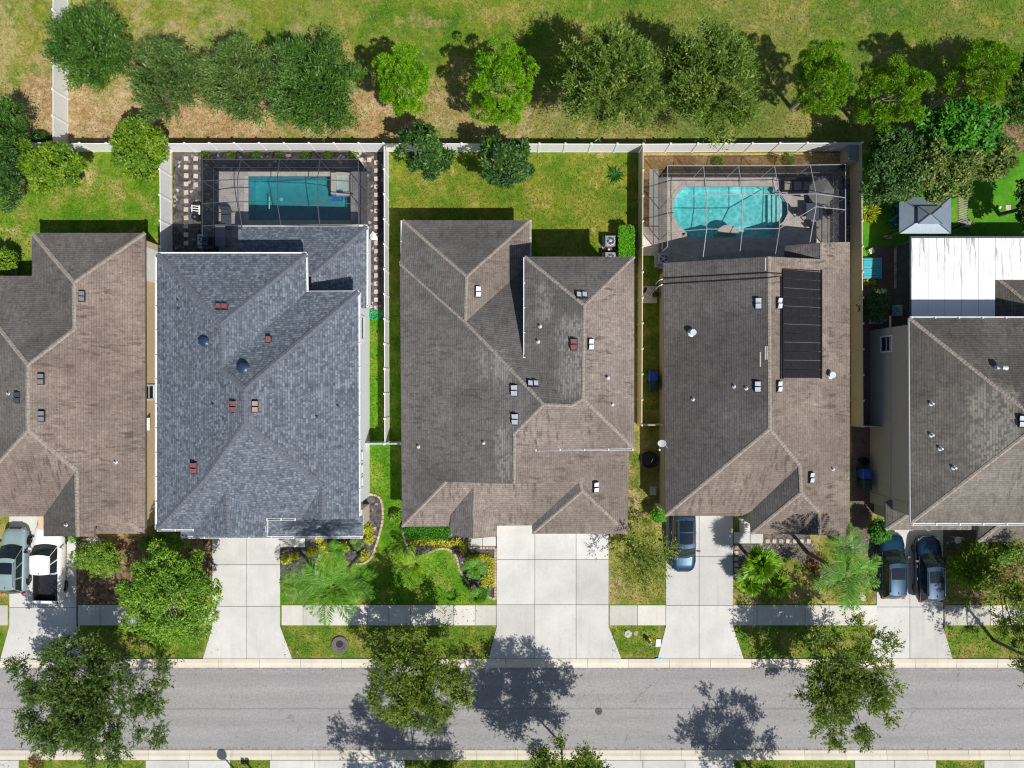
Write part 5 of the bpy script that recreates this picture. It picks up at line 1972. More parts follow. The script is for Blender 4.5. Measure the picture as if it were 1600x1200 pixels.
def twigs(c, s, ntw, rng, tl, per, ln, wd, droop=0.2, up=0.25, spread=0.55, rx=1.0):
    """leafy twigs: each grows outwards from inside a clump and carries small leaves on both sides"""
    w = s ** 2
    idx = rng.choice(len(c), ntw, p=w / w.sum())
    out = unit(c + 1e-6)[idx]
    rd = rand_dir(ntw, rng, -0.5)
    b = c[idx] + rand_dir(ntw, rng) * (s[idx] * rng.random(ntw) ** .5)[:, None] * np.array([1, 1, .7])
    d = unit(out * 0.75 + rd * spread + np.array([0, 0, up]))
    L = tl * rng.uniform(.5, 1.25, ntw)
    t = np.linspace(0.12, 1.0, per)
    tone = np.clip(rng.random(len(c))[idx] * .35 + rng.random(ntw) * .4, 0, 1)
    P_, A_, N_, T_ = [], [], [], []
    for k, tk in enumerate(t):
        p = b + d * (L * tk)[:, None] + np.array([0, 0, -1.0]) * (droop * L * tk ** 2)[:, None]
        sd = unit(np.cross(d, np.array([0, 0, 1.0])) + rng.normal(0, .35, (ntw, 3)))
        sg = 1 if k % 2 else -1
        A_.append(d * .75 + sd * sg * .8 + rng.normal(0, .25, (ntw, 3)))
        N_.append(np.array([0, 0, 1.0]) + rng.normal(0, .55, (ntw, 3)))
        P_.append(p)
        T_.append(np.clip(tone + .25 * tk + rng.normal(0, .16, ntw) - .1, 0, 1))
    n = ntw * per
    P_, A_, N_, T_ = np.vstack(P_), np.vstack(A_), np.vstack(N_), np.concatenate(T_)
    return leaves(P_, A_, N_, ln * rng.uniform(.4, 1.5, n), wd * rng.uniform(.5, 1.4, n), T_)


def make_tree(name, label, px, py, h, rpx, rypx, rz, mat, n, ln, wd, mode='radial', k=26, group=None, seed=0, category='tree', bark='bark', trunk=True,
              fill=0.62, size=(0.26, 0.42), gap=0.0, droop=0.0, flat=0.85, zmin=-0.35, shell=0.55, core=True, trunk_r=0.13, limbs=5, twig=None, ragged=0.0, vol=False):
    """tree whose crown middle (at height h) was seen at px, py"""
    rng = np.random.default_rng(1000 + seed)
    sc = (1 - h / CAM_H) / PXM
    rx, ry = rpx * sc, rypx * sc
    c0 = P(px, py, h)
    t = thing(name, (c0.x, c0.y, 0), label, category, group)
    c, s = crown_clumps(rx, ry, rz, k, rng, fill, size, flat, zmin, gap, core, vol)
    if ragged:
        k2 = 1 + rng.uniform(-ragged, ragged, len(c))
        c = c * k2[:, None]
    if twig:
        v, q, tn = twigs(c, s, n // twig[1], rng, twig[0], twig[1], ln, wd, droop, *twig[2:])
    else:
        v, q, tn = foliage(c, s, n, rng, ln, wd, mode, flat, droop, shell)
    me = np_mesh('crown', v, q, tn, mat)
    link('crown', me, t, c0)
    if trunk:
        base = Vector((c0.x, c0.y, 0))
        top = c0 + Vector((rng.uniform(-.15, .15) * rx, rng.uniform(-.15, .15) * ry, rz * .15))
        mid = base.lerp(top, .5) + Vector((rng.uniform(-.12, .12), rng.uniform(-.12, .12), 0))
        MB().tube([base, mid, top], [trunk_r * 1.3, trunk_r, trunk_r * .55], 8).build('trunk', M[bark], t)
        order = rng.permutation(len(c))[:limbs]
        for j in order:
            e = c0 + Vector([float(x) for x in c[j]])
            a = base.lerp(top, float(rng.uniform(.55, .9)))
            mdl = a.lerp(e, .5) + Vector((0, 0, .15))
            MB().tube([a, mdl, e], [trunk_r * .5, trunk_r * .33, trunk_r * .14], 5).build('limb', M[bark], t)
    return t


LM = {}
LM['oak'] = leaf_mat('live_oak_leaves', (0.020, 0.072, 0.0065), (0.059, 0.154, 0.0158), (0.147, 0.264, 0.0504), 0.15)
LM['oak_grey'] = leaf_mat('grey_oak_leaves', (0.034, 0.088, 0.0130), (0.088, 0.165, 0.0302), (0.206, 0.286, 0.0792), 0.15)
LM['oak_olive'] = leaf_mat('olive_oak_leaves', (0.035, 0.094, 0.0065), (0.108, 0.193, 0.0187), (0.284, 0.352, 0.0720), 0.15)
LM['pine'] = leaf_mat('pine_needles', (0.044, 0.176, 0.0022), (0.157, 0.396, 0.0043), (0.333, 0.572, 0.0144), 0.3)
LM['pine2'] = leaf_mat('older_pine_needles', (0.035, 0.145, 0.002), (0.135, 0.32, 0.004), (0.30, 0.49, 0.012), 0.28)
LM['magnolia'] = leaf_mat('magnolia_leaves', (0.007, 0.040, 0.0043), (0.025, 0.086, 0.0086), (0.127, 0.220, 0.0360), 0.12, 0.5)
LM['magnolia_b'] = leaf_mat('bronze_magnolia_leaves', (0.018, 0.046, 0.0036), (0.064, 0.116, 0.0101), (0.323, 0.341, 0.0648), 0.14, 0.5)
LM['ligustrum'] = leaf_mat('privet_leaves', (0.035, 0.105, 0.0036), (0.108, 0.220, 0.0065), (0.304, 0.418, 0.0216), 0.2, 0.5)
LM['bright'] = leaf_mat('bright_leaves', (0.026, 0.115, 0.004), (0.125, 0.275, 0.012), (0.34, 0.49, 0.05), 0.22)
LM['emerald'] = leaf_mat('emerald_leaves', (0.016, 0.11, 0.005), (0.045, 0.22, 0.009), (0.12, 0.37, 0.02), 0.28)
LM['lime'] = leaf_mat('lime_hedge_leaves', (0.034, 0.187, 0.0029), (0.098, 0.374, 0.0058), (0.206, 0.550, 0.0144), 0.28)
LM['street'] = leaf_mat('street_oak_leaves', (0.040, 0.085, 0.007), (0.125, 0.19, 0.017), (0.29, 0.34, 0.05), 0.22)
LM['street_d'] = leaf_mat('dark_street_oak_leaves', (0.025, 0.066, 0.0086), (0.073, 0.132, 0.0187), (0.186, 0.248, 0.0504), 0.2)
LM['olive'] = leaf_mat('sparse_shrub_leaves', (0.059, 0.110, 0.0086), (0.167, 0.231, 0.0216), (0.363, 0.407, 0.0648), 0.22)
LM['yellow'] = leaf_mat('golden_leaves', (0.20, 0.24, 0.008), (0.50, 0.50, 0.02), (0.72, 0.68, 0.07), 0.25)
LM['dark'] = leaf_mat('dark_leaves', (0.010, 0.042, 0.0065), (0.025, 0.083, 0.0115), (0.073, 0.154, 0.0230), 0.14)
LM['rust'] = leaf_mat('rust_leaves', (0.08, 0.04, 0.012), (0.20, 0.10, 0.025), (0.36, 0.22, 0.07), 0.15)
LM['palm'] = leaf_mat('palm_leaflets', (0.025, 0.121, 0.0058), (0.073, 0.231, 0.0101), (0.167, 0.363, 0.0216), 0.2, 0.6)
LM['palm_y'] = leaf_mat('yellow_palm_leaflets', (0.059, 0.198, 0.0043), (0.176, 0.374, 0.0101), (0.353, 0.528, 0.0288), 0.3, 0.6)
LM['palm_g'] = leaf_mat('grey_palm_leaflets', (0.039, 0.110, 0.0173), (0.098, 0.198, 0.0396), (0.216, 0.330, 0.0864), 0.2, 0.6)
LM['fan'] = leaf_mat('fan_palm_leaflets', (0.049, 0.176, 0.0043), (0.137, 0.330, 0.0101), (0.323, 0.506, 0.0288), 0.28, 0.4)

FIELD = 'trees in the field behind the fence'
fine = dict(ln=0.24, wd=0.07, k=60, fill=0.62, size=(0.10, 0.22), droop=0.25, n=23000, twig=(1.0, 12, .3, .4), ragged=.22, gap=.16, limbs=8)
make_tree('oak_tree', 'dense dark green oak overhanging the field fence at top left', 141, 76, 3.6, 62, 58, 2.1, LM['oak'], seed=1, group=FIELD, **fine)
make_tree('oak_tree', 'thin grey-green oak, second tree from the field fence', 266, 128, 3.3, 60, 64, 1.8, LM['oak_grey'], seed=2, group=FIELD, **{**fine, 'n': 15000})
make_tree('oak_tree', 'grey-green oak between the thin oak and the big bushy oak at top left', 376, 126, 3.6, 58, 68, 2.0, LM['oak_grey'], seed=3, group=FIELD, **{**fine, 'n': 18000})
make_tree('oak_tree', 'large bushy green oak left of the first bright pine', 498, 134, 4.2, 70, 78, 2.4, LM['oak'], seed=4, group=FIELD, **{**fine, 'n': 28000})
make_tree('oak_tree', 'tall olive oak, left of the two big oaks with the deep shadows', 956, 128, 6.2, 82, 86, 3.0, LM['oak_olive'], seed=5, group=FIELD, **{**fine, 'n': 34000, 'gap': .16, 'twig': (1.3, 14, .3, .4)})
make_tree('oak_tree', 'tall olive oak, right of the two big oaks with the deep shadows', 1112, 130, 6.2, 80, 88, 3.0, LM['oak_olive'], seed=6, group=FIELD, **{**fine, 'n': 34000, 'gap': .16, 'twig': (1.3, 14, .3, .4)})
pine = dict(ln=0.15, wd=0.05, mode='tuft', k=80, fill=0.72, size=(0.12, 0.19), n=24000, shell=0.35, core=False, bark='bark_pale', limbs=14, zmin=-.6, ragged=.26, gap=.08, flat=.8)
make_tree('pine_tree', 'bright lime pine standing alone left of the magnolias', 629, 127, 4.6, 48, 55, 2.3, LM['pine'], seed=7, group=FIELD, **pine)
make_tree('pine_tree', 'bright lime pine beside the deep shadow of the tall oak', 785, 132, 5.0, 55, 64, 2.5, LM['pine'], seed=8, group=FIELD, **{**pine, 'n': 28000})
make_tree('pine_tree', 'green pine right of the two tall oaks', 1281, 126, 4.8, 48, 62, 2.4, LM['pine2'], seed=9, group=FIELD, **pine)
make_tree('pine_tree', 'open green pine with a bare limb between two rounder pines', 1392, 150, 5.0, 55, 58, 2.3, LM['pine2'], seed=10, group=FIELD, **{**pine, 'gap': .25})
make_tree('pine_tree', 'green pine furthest right in the field row', 1531, 118, 5.6, 48, 56, 2.6, LM['pine2'], seed=11, group=FIELD, **pine)
make_tree('oak_tree', 'dark oak cut by the right edge behind the pines', 1622, 140, 5.5, 60, 70, 2.6, LM['oak'], seed=12, group=FIELD, **fine)
big = dict(ln=0.21, wd=0.11, mode='flat', k=60, fill=0.66, size=(0.13, 0.25), n=9000, ragged=.22, gap=.08)
make_tree('privet_tree', 'round yellow-green tree on the white fence corner', 219, 231, 2.7, 47, 56, 1.7, LM['ligustrum'], seed=13, **big)
make_tree('privet_tree', 'wide yellow-green tree in the left back yard', 77, 262, 2.6, 66, 42, 1.5, LM['ligustrum'], seed=14, **{**big, 'n': 9000})
mag = dict(ln=0.27, wd=0.13, mode='flat', k=50, fill=0.66, size=(0.12, 0.24), n=3600, gap=.3, core=False, ragged=.3)
make_tree('magnolia_tree', 'dark glossy magnolia on the back fence, left of the pair', 665, 236, 3.6, 44, 48, 1.8, LM['magnolia'], seed=15, **mag)
make_tree('magnolia_tree', 'dark glossy magnolia inside the lawn, right of the pair', 791, 256, 3.6, 47, 50, 1.8, LM['magnolia'], seed=16, **mag)
make_tree('magnolia_tree', 'very dark magnolia right of the tan fence corner', 1398, 262, 4.2, 58, 66, 2.0, LM['magnolia'], seed=17, **{**big, 'n': 9000})
make_tree('magnolia_tree', 'bronze-green magnolia over the metal gazebo', 1470, 262, 4.6, 68, 52, 1.9, LM['magnolia_b'], seed=18, **{**big, 'n': 10000, 'wd': .12})
make_tree('magnolia_tree', 'bronze-green magnolia right of the emerald tree', 1548, 246, 4.3, 36, 44, 1.8, LM['magnolia_b'], seed=19, **{**big, 'n': 5000, 'wd': .12})
make_tree('leafy_tree', 'emerald green tree between the pines and the bronze magnolia', 1498, 206, 5.0, 76, 56, 1.7, LM['emerald'], seed=20, **{**big, 'n': 7500, 'ln': .32, 'wd': .16})
make_tree('leafy_tree', 'dark leafy tree cut by the right edge above the artificial lawn', 1612, 318, 3.2, 30, 50, 1.4, LM['dark'], seed=21, **{**big, 'n': 4000})
make_tree('dark_tree', 'dark tree cut by the left edge beside the wide yellow-green tree', 2, 268, 3.4, 44, 72, 1.8, LM['dark'], seed=22, **{**big, 'n': 7000, 'ln': .2, 'wd': .08})
make_tree('dark_tree', 'small dark tree at the left edge above the fence end', 12, 205, 3.0, 32, 40, 1.3, LM['oak'], seed=23, **{**fine, 'n': 8000})
make_tree('round_shrub', 'leafy shrub at the left edge behind the brown house', 6, 408, 1.4, 24, 26, 1.0, LM['ligustrum'], seed=24, category='shrub', **{**big, 'n': 2200, 'ln': .18, 'wd': .1})
# street trees
st = dict(ln=0.18, wd=0.085, k=95, size=(0.08, 0.17), gap=.14, droop=0.15, core=False, n=24000, trunk_r=.10, limbs=22, flat=.7, twig=(0.75, 12, .1, .9), ragged=.22, zmin=-.1, vol=True)
STREET = 'oaks along the street'
make_tree('street_oak', 'broad open oak over the road at bottom left', 140, 1086, 4.9, 120, 103, 2.0, LM['street_d'], seed=31, group=STREET, **{**st, 'n': 44000, 'k': 130})
make_tree('street_oak', 'open yellowish oak on the verge in front of the taupe house', 662, 1054, 4.6, 82, 90, 2.2, LM['street'], seed=32, group=STREET, **{**st, 'n': 24000})
make_tree('street_oak', 'open olive oak on the verge in front of the solar mat house', 1318, 1064, 4.6, 92, 102, 2.2, LM['street'], seed=33, group=STREET, **{**st, 'n': 25000})
make_tree('street_oak', 'street oak across the road, its top just showing at the bottom edge', 888, 1243, 6.6, 102, 100, 2.8, LM['street'], seed=34, group=STREET, **{**st, 'n': 34000, 'trunk_r': .07})
make_tree('street_oak', 'street oak beyond the bottom edge left of the middle, seen by its shadow', 680, 1330, 7.0, 118, 110, 2.8, LM['street'], seed=35, group=STREET, **{**st, 'n': 24000})
make_tree('street_oak', 'bushy street oak beyond the bottom edge at right, seen by its shadow', 1268, 1330, 6.6, 88, 84, 2.6, LM['street'], seed=36, group=STREET, **{**st, 'n': 15000})
make_tree('street_oak', 'street oak beyond the right edge, a few leaves showing', 1650, 1052, 6.0, 66, 60, 2.2, LM['street_d'], seed=37, group=STREET, **{**st, 'n': 9000})
make_tree('broadleaf_tree', 'dense bright green tree beside the blue roof house driveway', 266, 928, 4.4, 88, 84, 2.0, LM['bright'], seed=38, **{**big, 'n': 24000, 'ln': .2, 'wd': .08, 'k': 110, 'size': (.10, .19), 'ragged': .2, 'gap': .04})
make_tree('round_shrub', 'bright green bush between the white pickup and the broad tree', 157, 872, 1.5, 44, 30, 1.0, LM['bright'], seed=39, category='shrub', **{**big, 'n': 5000, 'ln': .16, 'wd': .06})
make_tree('round_shrub', 'green bush against the blue roof house corner', 255, 850, 1.3, 46, 20, .9, LM['bright'], seed=40, category='shrub', **{**big, 'n': 3500, 'ln': .18, 'wd': .08})
make_tree('crepe_myrtle', 'sparse yellowish tree left of the steel blue car', 1003, 874, 3.2, 44, 48, 1.4, LM['olive'], seed=41, **{**st, 'n': 5200, 'ln': .13, 'wd': .07, 'trunk_r': .06})
make_tree('leafy_tree', 'loose green tree at the right edge by the pavement', 1590, 930, 4.0, 58, 76, 1.8, LM['olive'], seed=42, **{**st, 'n': 8500, 'trunk_r': .1})
make_tree('leafy_shrub', 'tall green shrub right of the ink blue car', 1520, 882, 1.8, 34, 38, 1.3, LM['bright'], seed=43, category='shrub', **{**big, 'n': 4200, 'mode': 'radial', 'wd': .08, 'ln': .3})
make_tree('leafy_shrub', 'dark green shrub under the porch eave at the right', 1565, 862, 1.4, 42, 22, 1.0, LM['bright'], seed=44, category='shrub', **{**big, 'n': 3000})
make_tree('leafy_shrub', 'rust brown shrub between the green shrubs at the right edge', 1562, 890, 1.0, 24, 26, .7, LM['rust'], seed=45, category='shrub', **{**big, 'n': 1800, 'ln': .16, 'wd': .06})
make_tree('round_shrub', 'clipped bright green ball by the solar mat house corner', 1028, 806, 1.0, 15, 16, .75, LM['lime'], seed=46, category='shrub', **{**big, 'n': 3000, 'ln': .10, 'wd': .06, 'fill': .5, 'trunk': False})
make_tree('round_shrub', 'dark green bush left of the dark blue cars', 1373, 829, 1.3, 18, 18, 1.0, LM['emerald'], seed=47, category='shrub', **{**big, 'n': 2200, 'ln': .2, 'wd': .1})
make_tree('leafy_shrub', 'dark bush behind the air conditioner on the paver path', 1366, 478, 1.4, 24, 30, 1.1, LM['magnolia'], seed=48, category='shrub', **{**big, 'n': 2600, 'ln': .18, 'wd': .08})
make_tree('leafy_shrub', 'yellow-green shrub by the tan fence under the dark magnolia', 1357, 333, 1.3, 13, 17, .8, LM['yellow'], seed=49, category='shrub', **{**big, 'n': 500, 'ln': .24, 'wd': .07, 'mode': 'radial'})


def box_hedge(label, px0, py0, px1, py1, h, mat, n, name='clipped_hedge', seed=0, ln=.11, wd=.065, group=None):
    rng = np.random.default_rng(seed)
    a, b = P(px0, py1, h), P(px1, py0, h)
    c = (a + b) / 2
    t = thing(name, (c.x, c.y, 0), label, 'hedge', group)
    hx, hy = (b.x - a.x) / 2, (b.y - a.y) / 2
    p = rng.uniform(-1, 1, (n, 3))
    face = rng.integers(0, 3, n)
    ff = rng.random(n)
    p[:, 2] = np.where(ff < .6, 1 - 0.12 * rng.random(n), p[:, 2])
    ax = np.where(ff < .6, 2, rng.integers(0, 2, n))
    sg = np.where(rng.random(n) < .5, -1, 1) * (1 - .15 * rng.random(n))
    for k in (0, 1):
        m_ = ax == k
        p[m_, k] = sg[m_]
    nrm = np.zeros((n, 3))
    nrm[np.arange(n), ax] = np.where(ax == 2, 1, np.sign(p[np.arange(n), ax]))
    # round the corners
    q = np.sign(p) * np.abs(p)
    r = (np.abs(p[:, 0]) ** 6 + np.abs(p[:, 1]) ** 6) ** (1 / 6)
    q[:, :2] /= np.maximum(r, 1)[:, None] ** 1.0
    pos_ = q * np.array([hx, hy, h / 2]) + np.array([0, 0, h / 2])
    rd = rand_dir(n, rng)
    v, qd, tn = leaves(pos_, rd + nrm * .3, nrm + rd * .6, ln * rng.uniform(.7, 1.3, n), wd * rng.uniform(.7, 1.3, n), rng.random(n))
    link('foliage', np_mesh('foliage', v, qd, tn, mat), t, (c.x, c.y, 0))
    core = MB().box((c.x, c.y, 0), (hx * 1.7, hy * 1.7, h * .86)).build('inner_twigs', plain('twigs', (0.03, 0.05, 0.012), 0.9), t)
    return t


box_hedge('lime green clipped hedge beside the two white air conditioners', 967, 352, 991, 402, 1.25, LM['lime'], 5200, seed=3)
box_hedge('long dark green hedge below the front window of the taupe house', 632, 822, 702, 842, 0.95, LM['emerald'], 5200, seed=4, ln=.13, wd=.07)


def tuft(name, label, px, py, r, h, mat, n, ln, wd, group=None, category='shrub', seed=0, up=0.9):
    """low clump of leaves rising from one spot"""
    rng = np.random.default_rng(500 + seed)
    c = P(px, py, 0)
    t = thing(name, c, label, category, group)
    a = rng.uniform(0, 2 * np.pi, n)
    rr = r * np.sqrt(rng.random(n))
    p = np.stack([rr * np.cos(a), rr * np.sin(a), h * (1 - (rr / r) ** 2) * rng.uniform(.35, 1, n)], 1)
    out = np.stack([np.cos(a) * rr / r, np.sin(a) * rr / r, np.full(n, up * .4)], 1)
    rd = rand_dir(n, rng)
    v, q, tn = leaves(p, out + rd * np.array([1, 1, .4]), rd * .5 + np.array([0, 0, 1.0]), ln * rng.uniform(.6, 1.3, n), wd * rng.uniform(.7, 1.3, n), rng.random(n))
    link('foliage', np_mesh('foliage', v, q, tn, mat), t, c)
    st_ = MB()
    st_.tube([c, c + Vector((0, 0, h * .7))], [.03, .015], 5)
    st_.build('stem', M['bark'], t)
    return t


ORD = ['first', 'second', 'third', 'fourth', 'fifth', 'sixth', 'seventh', 'eighth', 'ninth', 'tenth', 'eleventh', 'twelfth', 'thirteenth', 'fourteenth']
CRO = 'golden shrubs in the front beds'
for i, (x, y, r, lab) in enumerate((
        (488, 861, .30, 'yellow shrub on the mulch, left of the three behind the curved edging'), (507, 855, .36, 'yellow-green shrub on the mulch near the porch roof edge'),
        (540, 853, .26, 'small yellow shrub left of the dark diagonal shadow'), (569, 867, .36, 'yellow shrub in the tip of the mulch bed right of the dark shadow'),
        (577, 842, .28, 'yellow shrub under the right corner of the blue roof'), (575, 827, .36, 'gold and brown shrub against the white corner wall'),
        (448, 873, .32, 'green and red shrub beside the blue roof house driveway'), (462, 868, .2, 'tiny yellow shrub left of the grey palm'), (500, 842, .2, 'yellow tuft half hidden by the porch gutter'))):
    tuft('golden_shrub', lab, x, y, r, .5, LM['yellow'], 230, .2, .07, CRO, seed=i)
# golden row in front of the dark hedge and along the bed of the middle house
row = [(646 + 8.5 * i, 848 - 2.2 * math.sin(i * .7) - 0.35 * i) for i in range(8)] + [(716, 846), (722, 851), (724, 858)]
for i, (x, y) in enumerate(row):
    tuft('golden_shrub', 'yellow shrub below the dark green hedge, %s of its row from the left' % ORD[i], x, y, .24, .4, LM['yellow'], 130, .16, .06, 'golden row below the hedge', seed=30 + i)
loop = [(734 + 5.5 * i, 871 + abs(i - 3) * 0.8) for i in range(6)] + [(765 + (i % 2) * 2, 876 + 7 * i) for i in range(6)] + [(757, 905), (756, 915)]
for i, (x, y) in enumerate(loop):
    tuft('golden_shrub', 'yellow shrub beside the wide driveway, %s of its loop from the upper left' % ORD[i], x, y, .24, .4, LM['yellow'], 130, .16, .06, 'golden row by the wide driveway', seed=60 + i)
for i, (x, y, lab) in enumerate(((683, 851, 'small red-brown plant under the golden row'), (735, 917, 'orange plant at the tip of the curved stone edging'), (641, 847, 'orange plant at the left end of the golden row'))):
    tuft('rust_plant', lab, x, y, .2, .3, LM['rust'], 90, .14, .05, seed=90 + i)
GT = 'green tufts along the back fence of the rectangular pool'
for i, x in enumerate((322, 362, 402, 438, 478, 514, 553)):
    tuft('fence_plant', 'small green plant behind the dark pool cage, %s from the left' % ORD[i], x, 243, .24, .4, LM['bright'], 110, .2, .05, GT, seed=100 + i)
tuft('fence_plant', 'green plant on the sandy bed above the middle of the white-framed cage', 1120, 253, .3, .6, LM['bright'], 160, .25, .05, seed=120)
tuft('fence_plant', 'green plant on the sandy bed near the storage box', 1231, 250, .34, .6, LM['bright'], 180, .25, .05, seed=121)
tuft('fence_plant', 'brown twiggy plant on the sandy bed', 1206, 246, .3, .4, LM['rust'], 120, .2, .04, seed=122)
tuft('rust_plant', 'brown dead plant at the bottom left corner across the road', 58, 1191, .5, .5, LM['rust'], 260, .3, .06, seed=123)
tuft('rust_plant', 'dry brown fern in the gravel under the large palm', 1275, 880, .7, .35, LM['rust'], 420, .3, .06, seed=124)
tuft('leafy_shrub', 'green shrub at the taupe house left corner', 620, 806, .5, .9, LM['bright'], 420, .18, .08, seed=125)
tuft('leafy_shrub', 'green shrub along the bottom edge in front of the street oak top', 690, 1206, .9, .8, LM['ligustrum'], 900, .2, .08, seed=126)
tuft('leafy_shrub', 'dark shrub in the left fence corner', 66, 220, .7, 1.0, LM['dark'], 700, .18, .08, seed=127)
tuft('leafy_shrub', 'small white and green plant by the gazebo corner', 1513, 352, .35, .5, LM['olive'], 160, .18, .06, seed=128)
tuft('leafy_shrub', 'low bright grass clump left of the brown house walk', 115, 838, .5, .3, LM['lime'], 420, .14, .05, seed=129)
tuft('leafy_shrub', 'dark purple-grey plant beside the pickup', 130, 853, .5, .4, LM['dark'], 320, .16, .06, seed=130)
# star-shaped agave in the middle back lawn
ag = thing('agave', P(961, 275), 'green star-shaped agave on the middle back lawn', 'agave')
base = P(962, 275, 0.02)
for i in range(16):
    a = i * 2.4
    L = random.uniform(.55, .85)
    d = Vector((math.cos(a), math.sin(a), 0))
    s = Vector((-d.y, d.x, 0))
    up = .55 if i < 10 else 1.2
    pts = [base, base + d * L * .5 + Vector((0, 0, L * .35 * up)), base + d * L + Vector((0, 0, L * .42 * up))]
    vs = [pts[0] + s * .05, pts[0] - s * .05, pts[1] + s * .08, pts[1] - s * .08 , pts[1] - Vector((0, 0, .03)), pts[2]]
    o = mesh('leaf', vs, [(0, 4, 2), (0, 1, 4), (1, 3, 4), (2, 4, 5), (4, 3, 5)], LM['emerald'], ag)


# ---- palms
def feather_frond(mat, L, seed, nl=26, leaf=0.42, wid=0.04, droop=0.9, rise=0.45):
    """arched frond along +x from the origin with leaflets on both sides"""
    rng = np.random.default_rng(seed)
    s = np.linspace(0.08, 1.0, nl)
    x = L * (s - 0.10 * s ** 3)
    z = L * (rise * s - droop * .6 * s ** 2.2)
    P0 = np.stack([x, np.zeros(nl), z], 1)
    tang = np.gradient(P0, axis=0)
    tang = unit(tang)
    vs, qs, tn = [], [], []
    for sd in (-1, 1):
        ll = leaf * (0.35 + 1.0 * np.sin(np.pi * np.clip(s * .92 + .06, 0, 1)) ** .7) * rng.uniform(.85, 1.1, nl)
        ax = tang * .75 + np.array([0, sd * 1.0, -.25]) + rng.normal(0, .08, (nl, 3))
        nm = np.tile(np.array([0, -sd * .3, 1.0]), (nl, 1)) + rng.normal(0, .15, (nl, 3))
        v, q, t_ = leaves(P0, ax, nm, ll, np.full(nl, wid), rng.random(nl))
        qs.append(q + len(vs) * nl * 4)
        vs.append(v)
        tn.append(t_)
    # rachis
    w = .022
    rv, rq = [], []
    for i in range(nl):
        rv += [P0[i] + [0, w * (1 - s[i] * .8), 0], P0[i] - [0, w * (1 - s[i] * .8), 0]]
    b0 = 2 * nl * 4
    for i in range(nl - 1):
        rq.append((b0 + 2 * i, b0 + 2 * i + 1, b0 + 2 * i + 3, b0 + 2 * i + 2))
    verts = np.vstack(vs + [np.array(rv)])
    quads = np.vstack(qs + [np.array(rq)])
    tint = np.concatenate(tn + [np.full(len(rq), .9)])
    return np_mesh('frond', verts, quads, tint, mat)


def fan_frond(mat, L, seed, nl=22):
    """fan leaf at the end of a stalk along +x"""
    rng = np.random.default_rng(seed)
    st_ = L * .45
    c = np.array([st_, 0, L * .16])
    an = np.linspace(-1.9, 1.9, nl)
    ax = np.stack([np.cos(an), np.sin(an), -.12 - .25 * np.abs(an) / 1.9 + rng.normal(0, .05, nl)], 1)
    nm = np.tile(np.array([0, 0, 1.0]), (nl, 1)) + rng.normal(0, .25, (nl, 3))
    ll = L * .58 * (1 - .18 * np.abs(an) / 1.9) * rng.uniform(.9, 1.08, nl)
    v, q, t_ = leaves(np.tile(c, (nl, 1)), ax, nm, ll, np.full(nl, L * .085), rng.random(nl))
    w = .025
    rv = np.array([[0, w, 0], [0, -w, 0], [st_, -w, L * .16], [st_, w, L * .16]])
    verts = np.vstack([v, rv])
    quads = np.vstack([q, [[nl * 4, nl * 4 + 1, nl * 4 + 2, nl * 4 + 3]]])
    return np_mesh('frond', verts, quads, np.append(t_, .8), mat)


def palm(label, px, py, h, L, mat, n=16, fan=False, seed=0, rise=(0.1, 1.0), name='palm_tree', trunk_r=.11, droop=.9, **kw):
    """palm whose heart (at height h) was seen at px, py"""
    rnd = random.Random(seed)
    c = P(px, py, h)
    t = thing(name, (c.x, c.y, 0), label, 'palm')
    MB().tube([(c.x, c.y, 0), (c.x, c.y, h * .5), c], [trunk_r * 1.3, trunk_r, trunk_r * .9], 8).build('trunk', M['bark'], t)
    kinds = [fan_frond(mat, L, seed * 10 + i) if fan else feather_frond(mat, L, seed * 10 + i, droop=droop, rise=.25 + .22 * i, **kw) for i in range(4)]
    for i in range(n):
        o = link('frond', kinds[i % 4], t, c)
        tilt = -rnd.uniform(*rise) * (0.75 if fan else .45)
        s = rnd.uniform(.85, 1.12)
        o.rotation_euler = (rnd.uniform(-.25, .25), tilt, i * 2.39996 + rnd.uniform(-.2, .2))
        o.scale = (s, s, s)
    return t


palm('grey-green feathery palm beside the blue roof house driveway', 474, 908, 3.0, 1.7, LM['palm_g'], 14, seed=1)
palm('large green feathery palm on the lawn in front of the blue roof', 521, 913, 7.8, 2.6, LM['palm'], 19, seed=2, trunk_r=.13, leaf=.5, wid=.05)
palm('yellow-green feathery palm on the lawn between two front beds', 650, 880, 1.7, 1.75, LM['palm_y'], 11, seed=3)
palm('dark green palm in the bed beside the wide driveway', 741, 886, 1.5, 1.0, LM['palm'], 12, seed=4, leaf=.28)
palm('small spiky palm at the pavement end of the curved bed', 749, 928, 1.2, .85, LM['palm'], 14, True, seed=5)
palm('small dark palm near the curved edging of the mulch bed', 526, 858, .6, .75, LM['palm'], 12, seed=6, leaf=.25, trunk_r=.05)
palm('small palm beside the diagonal shadow on the mulch', 557, 849, .5, .6, LM['palm_g'], 11, seed=7, leaf=.22, trunk_r=.05)
palm('bright fan palm in the gravel bed, largest of three', 1186, 880, 2.6, 1.5, LM['fan'], 30, True, seed=8, rise=(0.0, 1.9))
palm('bright fan palm at the driveway side of the gravel bed, lower left of three', 1170, 908, 1.1, 1.25, LM['fan'], 22, True, seed=9, rise=(0.0, 1.9))
palm('bright fan palm at the lower right of the three in the gravel bed', 1214, 913, 1.1, 1.2, LM['fan'], 20, True, seed=10, rise=(0.0, 1.9))
palm('largest green palm between the gravel bed and the dark blue cars', 1322, 898, 6.0, 2.25, LM['palm'], 16, seed=11, leaf=.52, wid=.06, trunk_r=.12)
palm('young palm behind the paver steps', 1322, 852, 2.4, 1.7, LM['palm'], 12, seed=12)
